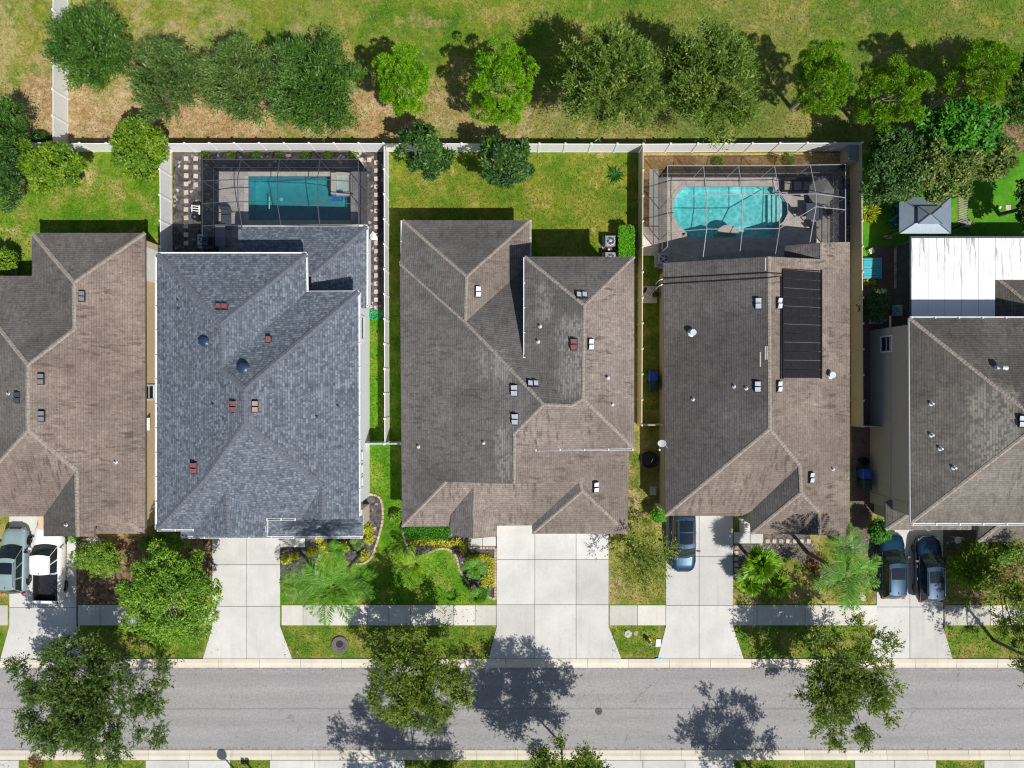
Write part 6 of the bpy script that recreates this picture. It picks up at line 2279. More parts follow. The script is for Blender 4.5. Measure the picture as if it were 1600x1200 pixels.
palm('grassy palm clump right of the ink blue car', 1507, 894, 1.0, 1.3, LM['palm_y'], 16, seed=13)
palm('small cycad on the lawn edge by the pale brick bed', 652, 1198, .5, .8, LM['palm'], 12, seed=14) if False else None
palm('banana-leaved palm behind the white patio roof, seen by its shadow', 1592, 378, 1.6, .9, LM['emerald'], 6, True, seed=15)


# ---- grass blades standing on the lawns (nobody could count them)
LM['blade_dry'] = leaf_mat('straw_blades', (0.085, 0.13, 0.014), (0.20, 0.21, 0.04), (0.40, 0.34, 0.14), 0.15, 0.7)
LM['blade_olive'] = leaf_mat('olive_blades', (0.065, 0.135, 0.010), (0.15, 0.21, 0.024), (0.30, 0.31, 0.08), 0.2, 0.7)
LM['blade_green'] = leaf_mat('green_blades', (0.045, 0.14, 0.006), (0.095, 0.22, 0.010), (0.23, 0.31, 0.035), 0.2, 0.7)


def blades(rects, per_m2, mat, seed, ln=0.15, label='short grass blades'):
    rng = np.random.default_rng(900 + seed)
    ps = []
    for x0, y0, x1, y1 in rects:
        a, b = P(x0, y1), P(x1, y0)
        n = int((b.x - a.x) * (b.y - a.y) * per_m2)
        ps.append(np.stack([rng.uniform(a.x, b.x, n), rng.uniform(a.y, b.y, n), np.full(n, 0.01)], 1))
    p = np.vstack(ps)
    n = len(p)
    d = rand_dir(n, rng, 0.15)
    d[:, 2] = rng.uniform(.25, .8, n)
    nm = np.array([0, 0, 1.0]) + rng.normal(0, .5, (n, 3))
    # neighbouring blades share their tone
    tone = 0.5 + 0.35 * np.sin(p[:, 0] * .9 + 1.7 * np.sin(p[:, 1] * .6)) * np.sin(p[:, 1] * 1.1 + 2.1 * np.sin(p[:, 0] * .45))
    v, q, t = leaves(p, d, nm, ln * rng.uniform(.5, 1.4, n), .045 * rng.uniform(.7, 1.4, n), np.clip(tone * .6 + rng.random(n) * .5 - .05, 0, 1))
    o = link('grass', np_mesh('grass', v, q, t, mat), None, (0, 0, 0))
    return clean(o, label, 'grass', kind='stuff')


blades([(-20, -20, 100, 230), (112, -20, 640, 232)], 40, LM['blade_dry'], 1, label='straw-coloured grass of the field at left')
blades([(640, -20, 1640, 228)], 45, LM['blade_olive'], 2, label='olive grass of the field at right')
blades([(0, 242, 262, 366), (0, 366, 50, 430)], 55, LM['blade_green'], 3, label='bright grass behind the brown house')
blades([(612, 243, 990, 344), (830, 344, 940, 395)], 60, LM['blade_olive'], 4, label='mown grass behind the taupe house')
blades([(579, 495, 603, 688), (579, 697, 624, 772), (600, 772, 626, 942), (560, 884, 632, 942), (520, 868, 548, 942), (440, 905, 520, 942), (632, 872, 708, 942), (708, 905, 740, 942)], 60, LM['blade_green'], 5, label='lush grass of the two front lawns')
blades([(442, 980, 772, 1026), (955, 980, 1028, 1026), (1150, 980, 1352, 1026), (1480, 982, 1620, 1026), (130, 980, 316, 1026)], 60, LM['blade_olive'], 6, label='mown grass of the street verge')
blades([(954, 708, 1036, 942), (1146, 905, 1366, 942), (1240, 850, 1320, 905), (1476, 890, 1620, 942), (0, 927, 13, 942)], 60, LM['blade_dry'], 7, label='dry grass of the front yards at right')
blades([(0, 1190, 26, 1215), (90, 1190, 226, 1215), (363, 1190, 420, 1215), (635, 1190, 938, 1215), (1149, 1190, 1332, 1215), (1464, 1190, 1534, 1215)], 60, LM['blade_olive'], 8, label='grass strip across the road')


# ---- fallen leaves along the gutters and under the street oaks
rng_l = np.random.default_rng(77)
pl = []
for x0, x1, y0, y1, n_ in ((0, 1600, 1043, 1047, 420), (0, 1600, 1167, 1172, 420), (20, 280, 985, 1165, 170), (560, 760, 950, 1130, 150), (1210, 1420, 950, 1150, 150),
                           (230, 345, 850, 1020, 90), (960, 1050, 830, 940, 60), (1470, 1600, 945, 1025, 70)):
    a_, b_ = P(x0, y1), P(x1, y0)
    pl.append(np.stack([rng_l.uniform(a_.x, b_.x, n_), rng_l.uniform(a_.y, b_.y, n_), np.full(n_, 0.066)], 1))
pl = np.vstack(pl)
nl_ = len(pl)
road_ = (pl[:, 1] < P(0, 1043).y) & (pl[:, 1] > P(0, 1172).y)
pl[road_, 2] = 0.02
dl = rand_dir(nl_, rng_l)
dl[:, 2] *= .1
v_, q_, t_ = leaves(pl, dl, np.array([0, 0, 1.0]) + rng_l.normal(0, .15, (nl_, 3)), .10 * rng_l.uniform(.6, 1.5, nl_), .06 * rng_l.uniform(.6, 1.4, nl_), rng_l.random(nl_))
o = link('fallen_leaves', np_mesh('fallen_leaves', v_, q_, t_, LM['rust']), None, (0, 0, 0))
clean(o, 'brown fallen leaves scattered along the gutters and under the oaks', 'leaves', kind='stuff')


# ------------------------------------------------------------------ small things
def air_conditioner(px, py, label, dark=False):
    c = P(px, py, 0.9)
    c.z = 0
    t = thing('air_conditioner', c, label, 'air conditioner', 'outdoor air conditioners')
    MB().box(c + Vector((0, 0, .012)), (1.0, 1.0, .08)).build('base_pad', M['concrete'], t)
    b = MB()
    b.box(c + Vector((0, 0, .09)), (.78, .78, .78), bev=.03)
    for k in range(-4, 5):
        for ax in (0, 1):
            for s in (-1, 1):
                d = Vector((s * .392, k * .08, .14)) if ax == 0 else Vector((k * .08, s * .392, .14))
                b.box(c + d, (.012, .03, .66) if ax == 0 else (.03, .012, .66))
    b.build('cabinet', M['steel'], t)
    MB().lathe(c + Vector((0, 0, .872)), [(.345, 0), (.345, .012), (.30, .02)], 24).build('top_ring', M['vent_white'], t)
    f = MB()
    f.lathe(c + Vector((0, 0, .894)), [(.29, 0), (.29, .004)], 24)
    f.build('fan_well', M['black'], t)
    bl = MB()
    for k in range(5):
        a = 2 * math.pi * k / 5
        d = Vector((math.cos(a), math.sin(a), 0))
        s = Vector((-d.y, d.x, 0))
        z = Vector((0, 0, .902))
        bl.add([c + z + d * .06 + s * .03, c + z + d * .27 + s * .10, c + z + d * .27 - s * .06 + Vector((0, 0, .02)), c + z + d * .06 - s * .03], [(0, 1, 2, 3)])
    bl.build('fan_blade', M['rim'], t)
    MB().lathe(c + Vector((0, 0, .905)), [(.10, 0), (.10, .03), (.05, .04)], 14).build('hub', M['vent_white'], t)
    g = MB()
    for k in range(16):
        a = 2 * math.pi * k / 16
        d = Vector((math.cos(a), math.sin(a), 0))
        g.bar(c + d * .09 + Vector((0, 0, .935)), c + d * .33 + Vector((0, 0, .925)), .008, .008)
    gg = g.build('guard_wires', M['steel'], t)
    gg['kind'] = 'stuff'
    return t


air_conditioner(954, 376, 'white air conditioner on the lawn left of the lime hedge, clear of the eave')
air_conditioner(954, 402, 'white air conditioner half under the taupe eave beside the lime hedge')
air_conditioner(1037, 404, 'blue-shaded air conditioner at the back corner of the solar mat house')
air_conditioner(1378, 494, 'air conditioner beside the dark bush on the paver path')
air_conditioner(316, 374, 'shaded air conditioner between the stepping stones and the dark pool cage')
air_conditioner(2, 424, 'air conditioner at the left edge behind the brown house')
bx = thing('meter_box', P(952, 389), 'small maroon box between the two white air conditioners', 'box')
MB().box(P(952, 390, 0), (.5, .3, .5), bev=.03).build('case', M['red_dark'], bx)
MB().box(P(951.5, 390, .5), (.12, .1, .1)).build('knob', M['white'], bx)


def wheelie_bin(px, py, label, mat, rz=0.0):
    c = P(px, py, 0.012)
    t = thing('wheeled_bin', c, label, 'bin', 'wheeled bins in the side yards')
    b = MB()
    lo, hi = (.24, .28), (.31, .38)
    vs = [(sx * lo[0], sy * lo[1], .06) for sx, sy in ((-1, -1), (1, -1), (1, 1), (-1, 1))] + [(sx * hi[0], sy * hi[1], .98) for sx, sy in ((-1, -1), (1, -1), (1, 1), (-1, 1))]
    b.add([c + Vector(v) for v in vs], [(3, 2, 1, 0), (0, 1, 5, 4), (1, 2, 6, 5), (2, 3, 7, 6), (3, 0, 4, 7), (4, 5, 6, 7)])
    b.build('tub', mat, t)
    l = MB()
    vs = [(-.34, -.41, .98), (.34, -.41, .98), (.34, .40, .98), (-.34, .40, .98), (-.26, -.30, 1.07), (.26, -.30, 1.07), (.26, .28, 1.09), (-.26, .28, 1.09)]
    l.add([c + Vector(v) for v in vs], [(3, 2, 1, 0), (4, 5, 6, 7), (0, 1, 5, 4), (1, 2, 6, 5), (2, 3, 7, 6), (3, 0, 4, 7)])
    l.build('lid', mat, t)
    MB().tube([c + Vector((-.25, .44, .95)), c + Vector((.25, .44, .95))], .025, 6).build('handle', M['black'], t)
    for s in (-1, 1):
        w = MB()
        w.tube([c + Vector((s * .25, .30, .13)), c + Vector((s * .31, .30, .13))], .13, 12)
        w.build('wheel', M['tyre'], t)
    return t


wheelie_bin(1016.5, 588, 'blue wheeled bin by the tan fence left of the solar mat house', M['bin_blue'])
wheelie_bin(1017, 603, 'dark wheeled bin just below the blue one left of the solar mat house', M['bin_dark'])
wheelie_bin(1344, 738, 'blue wheeled bin on the brick side path against the olive wall', M['bin_blue'])
wheelie_bin(1345, 754, 'dark teal wheeled bin on the brick path below the blue one', M['bin_dark'])
tb = thing('round_tub', P(1352, 722), 'round dark tub above the blue bin on the brick path', 'tub')
MB().lathe(P(1346, 720, .01), [(.25, 0), (.32, .55), (.34, .56), (.30, .50), (.24, .08)], 18).build('shell', M['black'], tb)
tr = thing('trampoline_ring', P(1013, 718), 'round black fire pit in the shaded gap below the gate', 'fire pit')
MB().lathe(P(1014, 718, .0), [(.62, 0), (.66, .28), (.60, .30), (.54, .24), (.50, .1)], 22).build('bowl', M['black'], tr)
MB().tube([P(1018, 722, .3), P(1020, 717, .32)], .03).build('poker', M['pvc'], tr)
sq = thing('paving_flag', P(1019, 767), 'square grey flagstone beside the khaki wall', 'flagstone')
slab('flag', [(1015, 760), (1026, 760), (1026, 774), (1015, 774)], .006, .05, M['walk'], sq)

# satellite dish
q, _ = on_roof(h4, 1043, 700)
sd = thing('satellite_dish', q, 'grey satellite dish on the left eave of the solar mat house', 'satellite dish')
dish = MB()
dc = P(1034.5, 693, 3.45)
ax = Vector((-.35, -.55, .75)).normalized()
e1 = ax.cross(Vector((0, 0, 1))).normalized()
e2 = e1.cross(ax)
vs, fs = [dc - ax * .07], []
for r_, zz in ((.15, -.04), (.29, .0)):
    for k in range(18):
        a = 2 * math.pi * k / 18
        vs.append(dc + e1 * (r_ * 1.0 * math.cos(a)) + e2 * (r_ * 1.15 * math.sin(a)) + ax * zz)
for k in range(18):
    fs.append((0, 1 + k, 1 + (k + 1) % 18))
    fs.append((1 + k, 19 + k, 19 + (k + 1) % 18, 1 + (k + 1) % 18))
mesh('reflector', vs, fs, M['vent_white'], sd, True)
MB().tube([dc - ax * .07, dc - ax * .2 + Vector((.05, -.05, -.12)), q + Vector((0, 0, 0.02))], .03).build('mast', M['steel'], sd)
MB().tube([dc - e2 * .38, dc - e2 * .15 + ax * .55], .015).build('feed_arm', M['steel'], sd)
MB().box(dc - e2 * .15 + ax * .55, (.1, .1, .14)).build('feed_horn', M['white'], sd)

# pool equipment with white pipes
def pool_kit(px, py, label, s=1.0, rz=0.0):
    c = P(px, py, 0.01)
    t = thing('pool_equipment', c, label, 'pool pump', 'pool pumps and pipes')
    rot = Matrix.Rotation(rz, 3, 'Z')
    g = lambda x, y, z: c + rot @ Vector((x * s, y * s, z * s))
    MB().lathe(g(.1, -.55, 0), [(.24 * s, 0), (.26 * s, .1), (.26 * s, .75 * s), (.18 * s, .9 * s), (.06 * s, .95 * s)], 16).build('filter_tank', M['black'], t)
    MB().tube([g(-.2, .45, .2), g(.28, .5, .2)], .13 * s, 12).build('pump_motor', M['black'], t)
    for k in range(4):
        y = .28 - .18 * k
        MB().tube([g(-.28, y + .05, .35), g(.22, y, .35), g(.25, y - .1, .35)], .04 * s, 8).build('pipe', M['pvc'], t)
    MB().tube([g(-.3, .4, .3), g(-.3, -.4, .3)], .04 * s, 8).build('pipe', M['pvc'], t)
    MB().tube([g(.26, .35, .32), g(.26, -.3, .32), g(.1, -.5, .4)], .04 * s, 8).build('pipe', M['pvc'], t)


pool_kit(309, 330, 'pool pump with white pipes and black tank beside the stepping stones')
pool_kit(1014, 458, 'pool pump with white pipes in the gap left of the solar mat house', .8, 1.1)

# hose, hydrant, manholes, litter
hs = thing('garden_hose', P(586, 491), 'coiled green garden hose by the white side wall', 'hose')
m = MB()
pts = []
for k in range(90):
    a = k * .42
    r = .16 + .022 * (k % 11) + .05 * math.sin(k * .9)
    pts.append(P(586, 491, .05 + .0012 * k) + Vector((r * 1.5 * math.cos(a), r * math.sin(a), 0)))
m.tube(pts, .022, 5)
m.build('coil', M['green_hose'], hs)

hy = thing('fire_hydrant', P(1014, 1003), 'yellow fire hydrant with a blue cap on the small verge', 'hydrant')
c = P(1013, 1000, 0)
MB().lathe(c, [(.16, 0), (.16, .05), (.10, .06), (.10, .5), (.14, .51), (.14, .56)], 14).build('barrel', M['yellow'], hy)
MB().lathe(c, [(.13, .56), (.12, .66), (.06, .72), (.035, .73), (.035, .78)], 14).build('bonnet', M['blue_paint'], hy)
for s in (-1, 1):
    MB().tube([c + Vector((s * .08, 0, .42)), c + Vector((s * .2, 0, .42))], .055, 10).build('nozzle', M['yellow'], hy)
MB().tube([c + Vector((0, -.08, .38)), c + Vector((0, -.22, .38))], .075, 10).build('pumper_nozzle', M['yellow'], hy)
ub = thing('utility_box', P(1029, 1004), 'small white utility box at the driveway edge by the hydrant', 'utility box')
slab('lid', [(1024.5, 998), (1033, 998), (1032, 1010), (1023.5, 1010)], .008, .085, M['white'], ub)
slab('plate', [(1027, 1001.5), (1031, 1001.5), (1030.5, 1006), (1026.5, 1006)], .088, .095, M['steel'], ub)
for (x0, x1, y) in ((1025, 1034, 1028.6),):
    pm = thing('paint_mark', P(x0, y), 'light blue paint mark on the kerb below the hydrant', 'paint mark')
    o = MB().box(P((x0 + x1) / 2, y + 1.6, .1065), (.44, .16, .004)).build('stroke', plain('sky_blue_paint', (0.25, 0.55, 0.70), .7, var=.3, scale=8), pm)
pm = thing('paint_mark', P(1017, 1073), 'small blue marker on the road', 'paint mark')
MB().box(P(1017, 1073, .016), (.12, .16, .03)).build('reflector', M['blue_paint'], pm)

def manhole(px, py, r, label, mat, ring=None, name='manhole_cover', z=0.018):
    c = P(px, py, z)
    t = thing(name, c, label, 'manhole', 'covers set in the ground')
    if ring:
        MB().lathe(c, [(ring, 0), (ring, .05), (ring * .93, .07), (r * 1.02, .07), (r, .02)], 28).build('ring', M['walk'], t)
    b = MB()
    b.lathe(c, [(r * .98, 0), (r * .98, .028), (r * .9, .032)], 24)
    for k in range(6):
        a = math.pi * k / 6
        d = Vector((math.cos(a), math.sin(a), 0))
        b.bar(c + d * r * .8 + Vector((0, 0, .036)), c - d * r * .8 + Vector((0, 0, .036)), .03, .012)
    b.build('cover', mat, t)
    return t


manhole(935.5, 1111.5, .27, 'round iron manhole cover in the middle of the road', M['iron'])
manhole(981.5, 990.5, .28, 'grey round cover on the small verge between driveways', M['walk'])
bxm = thing('valve_box', P(993, 989), 'small brown valve box beside the grey round cover', 'valve box')
slab('lid', [(989.5, 985), (997, 985), (997, 993), (989.5, 993)], .008, .04, M['edging'], bxm)
# mulch ring with a young stump hole on the verge
tr_ = thing('tree_ring', P(531.5, 1007), 'round dark plastic tree ring with a hole, on the verge', 'tree ring')
c = P(531.5, 1007, .01)
MB().lathe(c, [(.63, 0), (.63, .10), (.58, .12), (.42, .10), (.30, .05)], 30).build('ring', plain('worn_rubber', (0.13, 0.11, 0.115), .9, var=.25, scale=6), tr_)
MB().lathe(c + Vector((-.04, .05, 0)), [(.27, .05), (.27, .066)], 22).build('hole', M['black'], tr_)
sw = thing('storm_inlet', P(1345, 1038), 'storm drain slot in the kerb right of the olive oak', 'storm drain') if False else None

# gazebo with two-tier metal roof
gz = thing('gazebo', P(1450, 340), 'blue-grey metal gazebo with a two-tier hip roof', 'gazebo')
def tier(a, b, h0, h1, ridge, nm):
    """hip roof from eave rectangle; each slope is its own seamed sheet"""
    x0, y0 = a; x1, y1 = b
    e = [P(x0, y0, h0), P(x1, y0, h0), P(x1, y1, h0), P(x0, y1, h0)]
    r0, r1 = P(*ridge[0], h1), P(*ridge[1], h1)
    faces = [[e[0], e[1], r1, r0], [e[1], e[2], r1], [e[2], e[3], r0, r1], [e[3], e[0], r0]]
    for f in faces:
        o = mesh('roof_sheet', f, [tuple(range(len(f)))[::-1]], M['gazebo'], gz)
        # standing seams running down each sheet
        n = (f[1] - f[0]).cross(f[2] - f[0]).normalized()
        if n.z < 0: n = -n
        d = (f[1] - f[0])
        ed = d.normalized()
        top = f[2:]
        k = int(d.length / .42)
        up = n.cross(ed)
        for i in range(1, k):
            s = f[0] + d * (i / k)
            lim = 0.0
            # climb until leaving the sheet
            for stp in range(1, 60):
                q_ = s + up * stp * .05
                ok = all(((f[(m_ + 1) % len(f)] - f[m_]).cross(q_ - f[m_])).dot((f[1] - f[0]).cross(f[2] - f[0])) > -1e-6 for m_ in range(len(f)))
                if not ok:
                    break
                lim = stp * .05
            if lim > .15:
                MB().bar(s + n * .012, s + up * lim + n * .012, .025, .03).build('seam', M['gazebo'], o)
    for p_, q_ in ((e[0], r0), (e[1], r1), (e[2], r1), (e[3], r0), (r0, r1)):
        MB().bar(p_ + Vector((0, 0, .02)), q_ + Vector((0, 0, .02)), .05, .04).build('hip_cap', M['frame_dark'], gz)
tier((1405, 308), (1486, 365), 2.4, 3.05, ((1448, 337), (1452, 337)), 'lower')
tier((1434, 322), (1472, 350), 3.0, 3.5, ((1453, 335), (1456, 335)), 'upper')
for x, y in ((1408, 311), (1483, 311), (1483, 362), (1408, 362)):
    q = P(x, y, 2.4)
    MB().box((q.x, q.y, 0), (.1, .1, 2.4)).build('post', M['frame_dark'], gz)

# slatted screen beside the gazebo
sl = thing('slatted_screen', P(1503, 325), 'black and white slatted ladder screen right of the gazebo', 'trellis')
for i in range(18):
    y = 302 + 2.7 * i
    a, b = P(1497, y - 2.0, 1.75), P(1512, y + 1.5, 1.75)
    MB().bar(a, b, .05, .035).build('slat', M['wood'], sl)
for x in (1497.5, 1511.5):
    MB().bar(P(x, 299, 1.72), P(x, 350, 1.72), .05, .07).build('rail', M['black'], sl)
for x, y in ((1497.5, 300), (1511.5, 300), (1497.5, 349), (1511.5, 349)):
    q = P(x, y, 1.7)
    MB().box((q.x, q.y, 0), (.07, .07, 1.7)).build('post', M['black'], sl)
st_ = thing('garden_stool', P(1505, 353), 'small grey storage box at the foot of the slatted screen', 'box')
MB().box(P(1506, 352, 0), (.45, .45, .5), bev=.03).build('case', M['steel'], st_)
st_ = thing('paving_flag', P(1574, 324), 'pale square flagstone alone on the artificial lawn', 'flagstone')
slab('flag', [(1570, 320), (1579, 320), (1579, 329), (1570, 329)], .006, .06, M['stone'], st_)
bl = thing('white_ball', P(1560, 324), 'small white ball on the artificial lawn', 'ball')
MB().lathe(P(1560, 324.5, .006), [(.02, 0), (.09, .03), (.12, .12), (.09, .2), (.02, .24)], 12).build('ball', M['white'], bl, True)

# turquoise sun loungers and chairs
def lounger(px, py, label):
    c = P(px, py, 0.016)
    t = thing('sun_lounger', c, label, 'sun lounger', 'turquoise loungers by the tan fence')
    for k in range(4):
        y = -.26 + .173 * k
        MB().box(c + Vector((.1, y, .30)), (1.35, .16, .07), bev=.02).build('cushion_strip', M['turquoise'], t)
        b = MB()
        b.add([c + Vector(v) for v in ((-.58, y - .08, .33), (-.58, y + .08, .33), (-1.0, y + .08, .72), (-1.0, y - .08, .72),
                                       (-.55, y - .08, .27), (-.55, y + .08, .27), (-.97, y + .08, .66), (-.97, y - .08, .66))],
              [(0, 1, 2, 3), (7, 6, 5, 4), (0, 4, 5, 1), (1, 5, 6, 2), (2, 6, 7, 3), (3, 7, 4, 0)])
        b.build('back_strip', M['turquoise'], t)
    MB().bar(c + Vector((-.6, -.36, .27)), c + Vector((.8, -.36, .27)), .04, .06).build('rail', M['frame_white'], t)
    MB().bar(c + Vector((-.6, .36, .27)), c + Vector((.8, .36, .27)), .04, .06).build('rail', M['frame_white'], t)
    for sx in (-.5, .7):
        for sy in (-.34, .34):
            MB().box(c + Vector((sx, sy, 0)), (.05, .05, .27)).build('leg', M['frame_white'], t)


lounger(1358, 412, 'turquoise sun lounger by the tan fence, upper of two')
lounger(1358, 428, 'turquoise sun lounger by the tan fence, lower of two')


def chair(px, py, rz, label, mat):
    c = P(px, py, 0.01)
    t = thing('garden_chair', c, label, 'chair', 'teal chairs by the gazebo')
    R_ = Matrix.Rotation(rz, 3, 'Z')
    g = lambda x, y, z: c + R_ @ Vector((x, y, z))
    MB().box(g(0, 0, .32), (.62, .6, .14), rz=rz, bev=.04).build('seat', mat, t)
    MB().box(g(0, .3, .40), (.62, .14, .45), rz=rz, bev=.04).build('backrest', mat, t)
    for s in (-1, 1):
        MB().box(g(s * .34, 0, .5), (.07, .6, .06), rz=rz).build('armrest', M['black'], t)
        for u in (-.26, .26):
            MB().box(g(s * .32, u, 0), (.05, .05, .5), rz=rz).build('leg', M['black'], t)


chair(1399, 331, .1, 'teal chair in the shade under the dark magnolia', M['teal'])
chair(1394, 349, .7, 'teal chair turned askew left of the gazebo', M['teal'])
tb = thing('garden_cart', P(1387, 366), 'small grey cart lying on the shaded lawn below the teal chair', 'cart')
MB().box(P(1386, 371, .01), (.5, .2, .25), bev=.03).build('tray', M['stone'], tb)
MB().tube([P(1388, 368, .2), P(1396, 361, .3)], .03).build('handle', M['black'], tb)
pt = thing('planter', P(1358, 393), 'white square planter above the turquoise loungers', 'planter')
MB().box(P(1359, 393, .006), (.36, .36, .3), rz=.5).build('pot', M['white'], pt)
tuft('potted_flower', 'dark plant in the white square planter', 1359, 393, .18, .5, LM['rust'], 70, .14, .05, seed=201)
for k, (x, lab) in enumerate(((1351, 'round gold pot below the turquoise loungers'), (1361, 'spiky yellow potted plant below the turquoise loungers'))):
    tuft('potted_flower', lab, x, 441, .25, .3, LM['yellow'], 90, .18, .05, seed=210 + k)
cb = thing('cool_box', P(1398, 484), 'pale patterned cool box beside the air conditioner on the paver path', 'cool box')
MB().box(P(1399, 486, .012), (.5, .8, .55), bev=.05).build('case', M['vent_white'], cb)
MB().box(P(1399, 484, .565), (.4, .3, .03)).build('lid', M['turquoise'], cb)

# storage box in the fence corner
sb = thing('storage_box', P(1325, 240), 'grey-blue storage box in the tan fence corner', 'storage box')
c = P(1319, 247, .0)
MB().box((c.x + .1, c.y, 0.012), (.85, 1.15, 1.25)).build('case', M['vinyl_tan'], sb)
MB().box((c.x + .1, c.y, 1.262), (.95, 1.25, .1), bev=.05).build('lid', M['steel'], sb)

# patio set inside the white-framed cage
us = thing('patio_umbrella', P(1285, 302), 'grey ribbed patio umbrella under the white-framed cage', 'umbrella')
c = P(1284, 300, 2.2)
m_tab = []
for k in range(8):
    a0, a1 = 2 * math.pi * k / 8 + .2, 2 * math.pi * (k + 1) / 8 + .2
    r = 0.95
    mesh('canopy_panel', [c + Vector((0, 0, .35)), c + Vector((r * math.cos(a0), r * math.sin(a0), -.1)), c + Vector((r * math.cos(a1), r * math.sin(a1), -.1))], [(0, 1, 2)],
         plain('umbrella_cloth_%d' % k, (0.20, 0.195, 0.19), .85) if k == 0 else bpy.data.materials['umbrella_cloth_0'], us)
MB().tube([Vector((c.x, c.y, .05)), c + Vector((0, 0, .4))], .025).build('pole', M['frame_dark'], us)
MB().lathe(Vector((c.x, c.y, .055)), [(.3, 0), (.3, .08), (.05, .1)], 14).build('base', M['black'], us)
tt = thing('patio_table', P(1266, 334), 'dark square patio table under the white-framed cage', 'table')
c = P(1266, 334, 0.055)
MB().box(c + Vector((0, 0, .70)), (1.2, 1.2, .05), bev=.01).build('table_top', M['frame_dark'], tt)
for sx in (-.5, .5):
    for sy in (-.5, .5):
        MB().box(c + Vector((sx, sy, 0)), (.06, .06, .70)).build('leg', M['frame_dark'], tt)
for k, (dx, dy, rz) in enumerate(((0, .95, 0), (0, -.95, math.pi), (.95, 0, -math.pi / 2), (-.95, 0, math.pi / 2))):
    q = c + Vector((dx, dy, 0))
    nm = ('above', 'below', 'right of', 'left of')[k]
    t = thing('patio_chair', q, 'dark patio chair %s the square table in the white-framed cage' % nm, 'chair', 'dark chairs round the patio table')
    R_ = Matrix.Rotation(rz, 3, 'Z')
    MB().box(q + Vector((0, 0, .42)), (.5, .5, .05), rz=rz).build('seat', M['black'], t)
    MB().box(q + R_ @ Vector((0, .25, .45)), (.5, .05, .5), rz=rz).build('backrest', M['black'], t)
    for sx in (-.22, .22):
        for sy in (-.22, .22):
            MB().box(q + R_ @ Vector((sx, sy, 0)), (.04, .04, .42), rz=rz).build('leg', M['black'], t)
so = thing('outdoor_sofa', P(1238, 290), 'dark outdoor sofa with three pale cushions in the white-framed cage', 'sofa')
c = P(1243, 291, .055)
MB().box(c, (2.2, .9, .35), bev=.03).build('base', M['black'], so)
MB().box(c + Vector((0, .38, .3)), (2.2, .2, .45), bev=.03).build('backrest', M['black'], so)
for k in range(3):
    MB().box(c + Vector((-.72 + .72 * k, -.06, .35)), (.55, .6, .14), bev=.04).build('cushion', M['stone'], so)
# things beside the first pool
gr = thing('pool_lounge_chair', P(356, 345), 'dark chair on the deck left of the rectangular pool', 'chair')
c = P(357, 345, .055)
MB().box(c + Vector((0, 0, .35)), (.7, 1.5, .1), bev=.03).build('seat', M['frame_dark'], gr)
MB().box(c + Vector((0, .75, .4)), (.7, .12, .6), bev=.03).build('backrest', M['frame_dark'], gr)
for sx in (-.3, .3):
    for sy in (-.65, .65):
        MB().box(c + Vector((sx, sy, 0)), (.06, .06, .35)).build('leg', M['frame_dark'], gr)
tw = thing('glass_table', P(350, 372), 'pale glass table in the shade below the dark deck chair', 'table')
c = P(350, 371, .05)
MB().box(c + Vector((0, 0, .68)), (.75, 1.6, .04), bev=.01).build('table_top', M['steel'], tw)
for sx in (-.3, .3):
    for sy in (-.7, .7):
        MB().box(c + Vector((sx, sy, 0)), (.05, .05, .68)).build('leg', M['frame_dark'], tw)
fl = thing('folded_sheet', P(584, 371), 'crumpled white sheet on the dark mulch by the white gutter', 'sheet')
c = P(584, 370, .02)
vs = [c + Vector(v) for v in ((-.3, .1, .02), (-.05, .4, .15), (.25, .1, .05), (.32, -.3, .02), (.0, -.12, .18), (-.25, -.2, .03))]
mesh('cloth', vs, [(0, 4, 1), (1, 4, 2), (2, 4, 3), (3, 4, 5), (5, 4, 0)], M['white'], fl)
pb = thing('diamond_paver', P(721, 866), 'maroon diamond paver in the dark bed', 'paver')
MB().box(P(721, 866, .012), (.34, .34, .08), rz=math.pi / 4, bev=.015).build('block', M['vent_red'], pb)
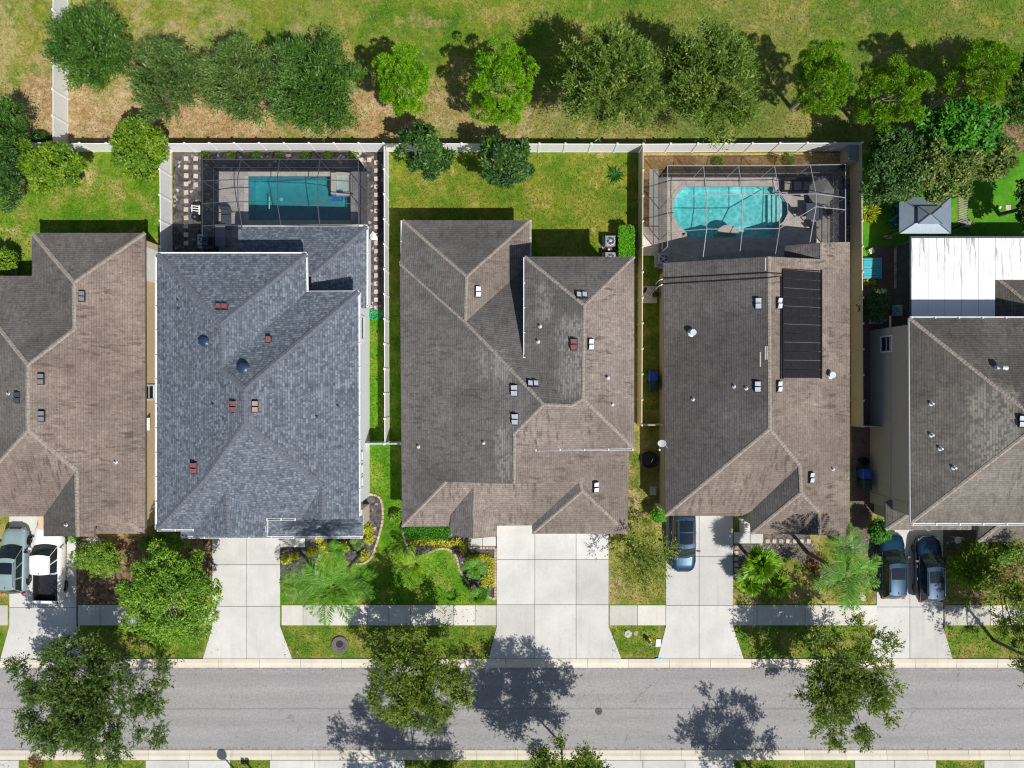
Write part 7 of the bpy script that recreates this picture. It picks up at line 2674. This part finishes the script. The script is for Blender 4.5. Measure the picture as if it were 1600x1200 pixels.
# street lamp and mailbox across the road; their shadows fall on the kerb
lp = thing('street_lamp', P(396, 1238), 'street lamp across the road, its round head shading the bottom kerb', 'street lamp')
c = P(398, 1240, 0)
MB().tube([c, c + Vector((0, 0, 5.0))], [.09, .055], 10).build('pole', M['black'], lp)
MB().lathe(c + Vector((0, 0, 5.0)), [(.07, 0), (.32, .12), (.36, .25), (.2, .5), (.04, .6)], 16).build('lamp_head', M['black'], lp)
mb = thing('mailbox', P(396, 1202), 'twin mailbox across the road, its shadow on the bottom kerb', 'mailbox')
c = P(394, 1202, 0)
MB().box(c, (.1, .1, 1.1)).build('post', M['black'], mb)
for s in (-1, 1):
    MB().box(c + Vector((s * .16, 0, 1.08)), (.2, .5, .26), bev=.05).build('box', M['black'], mb)

# ornaments by the entry of the solar mat house and a white wire chair at the right porch
for k, (x, y, r, lab) in enumerate(((1163, 816, .11, 'white stone ornament on the dark bed beside the solar mat house entry'), (1168, 822, .16, 'larger white stone ornament next to the solar mat house entry'),
                                    (1159, 811, .09, 'small pale pebble nearest the eave of the solar mat house entry'))):
    t = thing('stone_ornament', P(x, y), lab, 'ornament', 'white ornaments by the entry')
    MB().lathe(P(x, y, .066), [(r * .8, 0), (r, r * .5), (r * .8, r * 1.1), (r * .3, r * 1.5)], 9).build('rock', M['white'], t)
wc = thing('wire_chair', P(1490, 841), 'white wire garden chair on the dark slate porch at the right', 'chair')
c = P(1491, 842, .062)
MB().lathe(c + Vector((0, 0, .42)), [(.24, 0), (.26, .02), (.24, .04)], 16).build('seat', M['white'], wc)
for k in range(7):
    a = math.radians(20 + 23 * k)
    MB().tube([c + Vector((.25 * math.cos(a), .25 * math.sin(a), .44)), c + Vector((.3 * math.cos(a), .3 * math.sin(a), .85))], .014, 5).build('back_wire', M['white'], wc)
for k in range(4):
    a = math.radians(45 + 90 * k)
    MB().tube([c + Vector((.2 * math.cos(a), .2 * math.sin(a), .42)), c + Vector((.27 * math.cos(a), .27 * math.sin(a), 0))], .018, 5).build('leg', M['white'], wc)
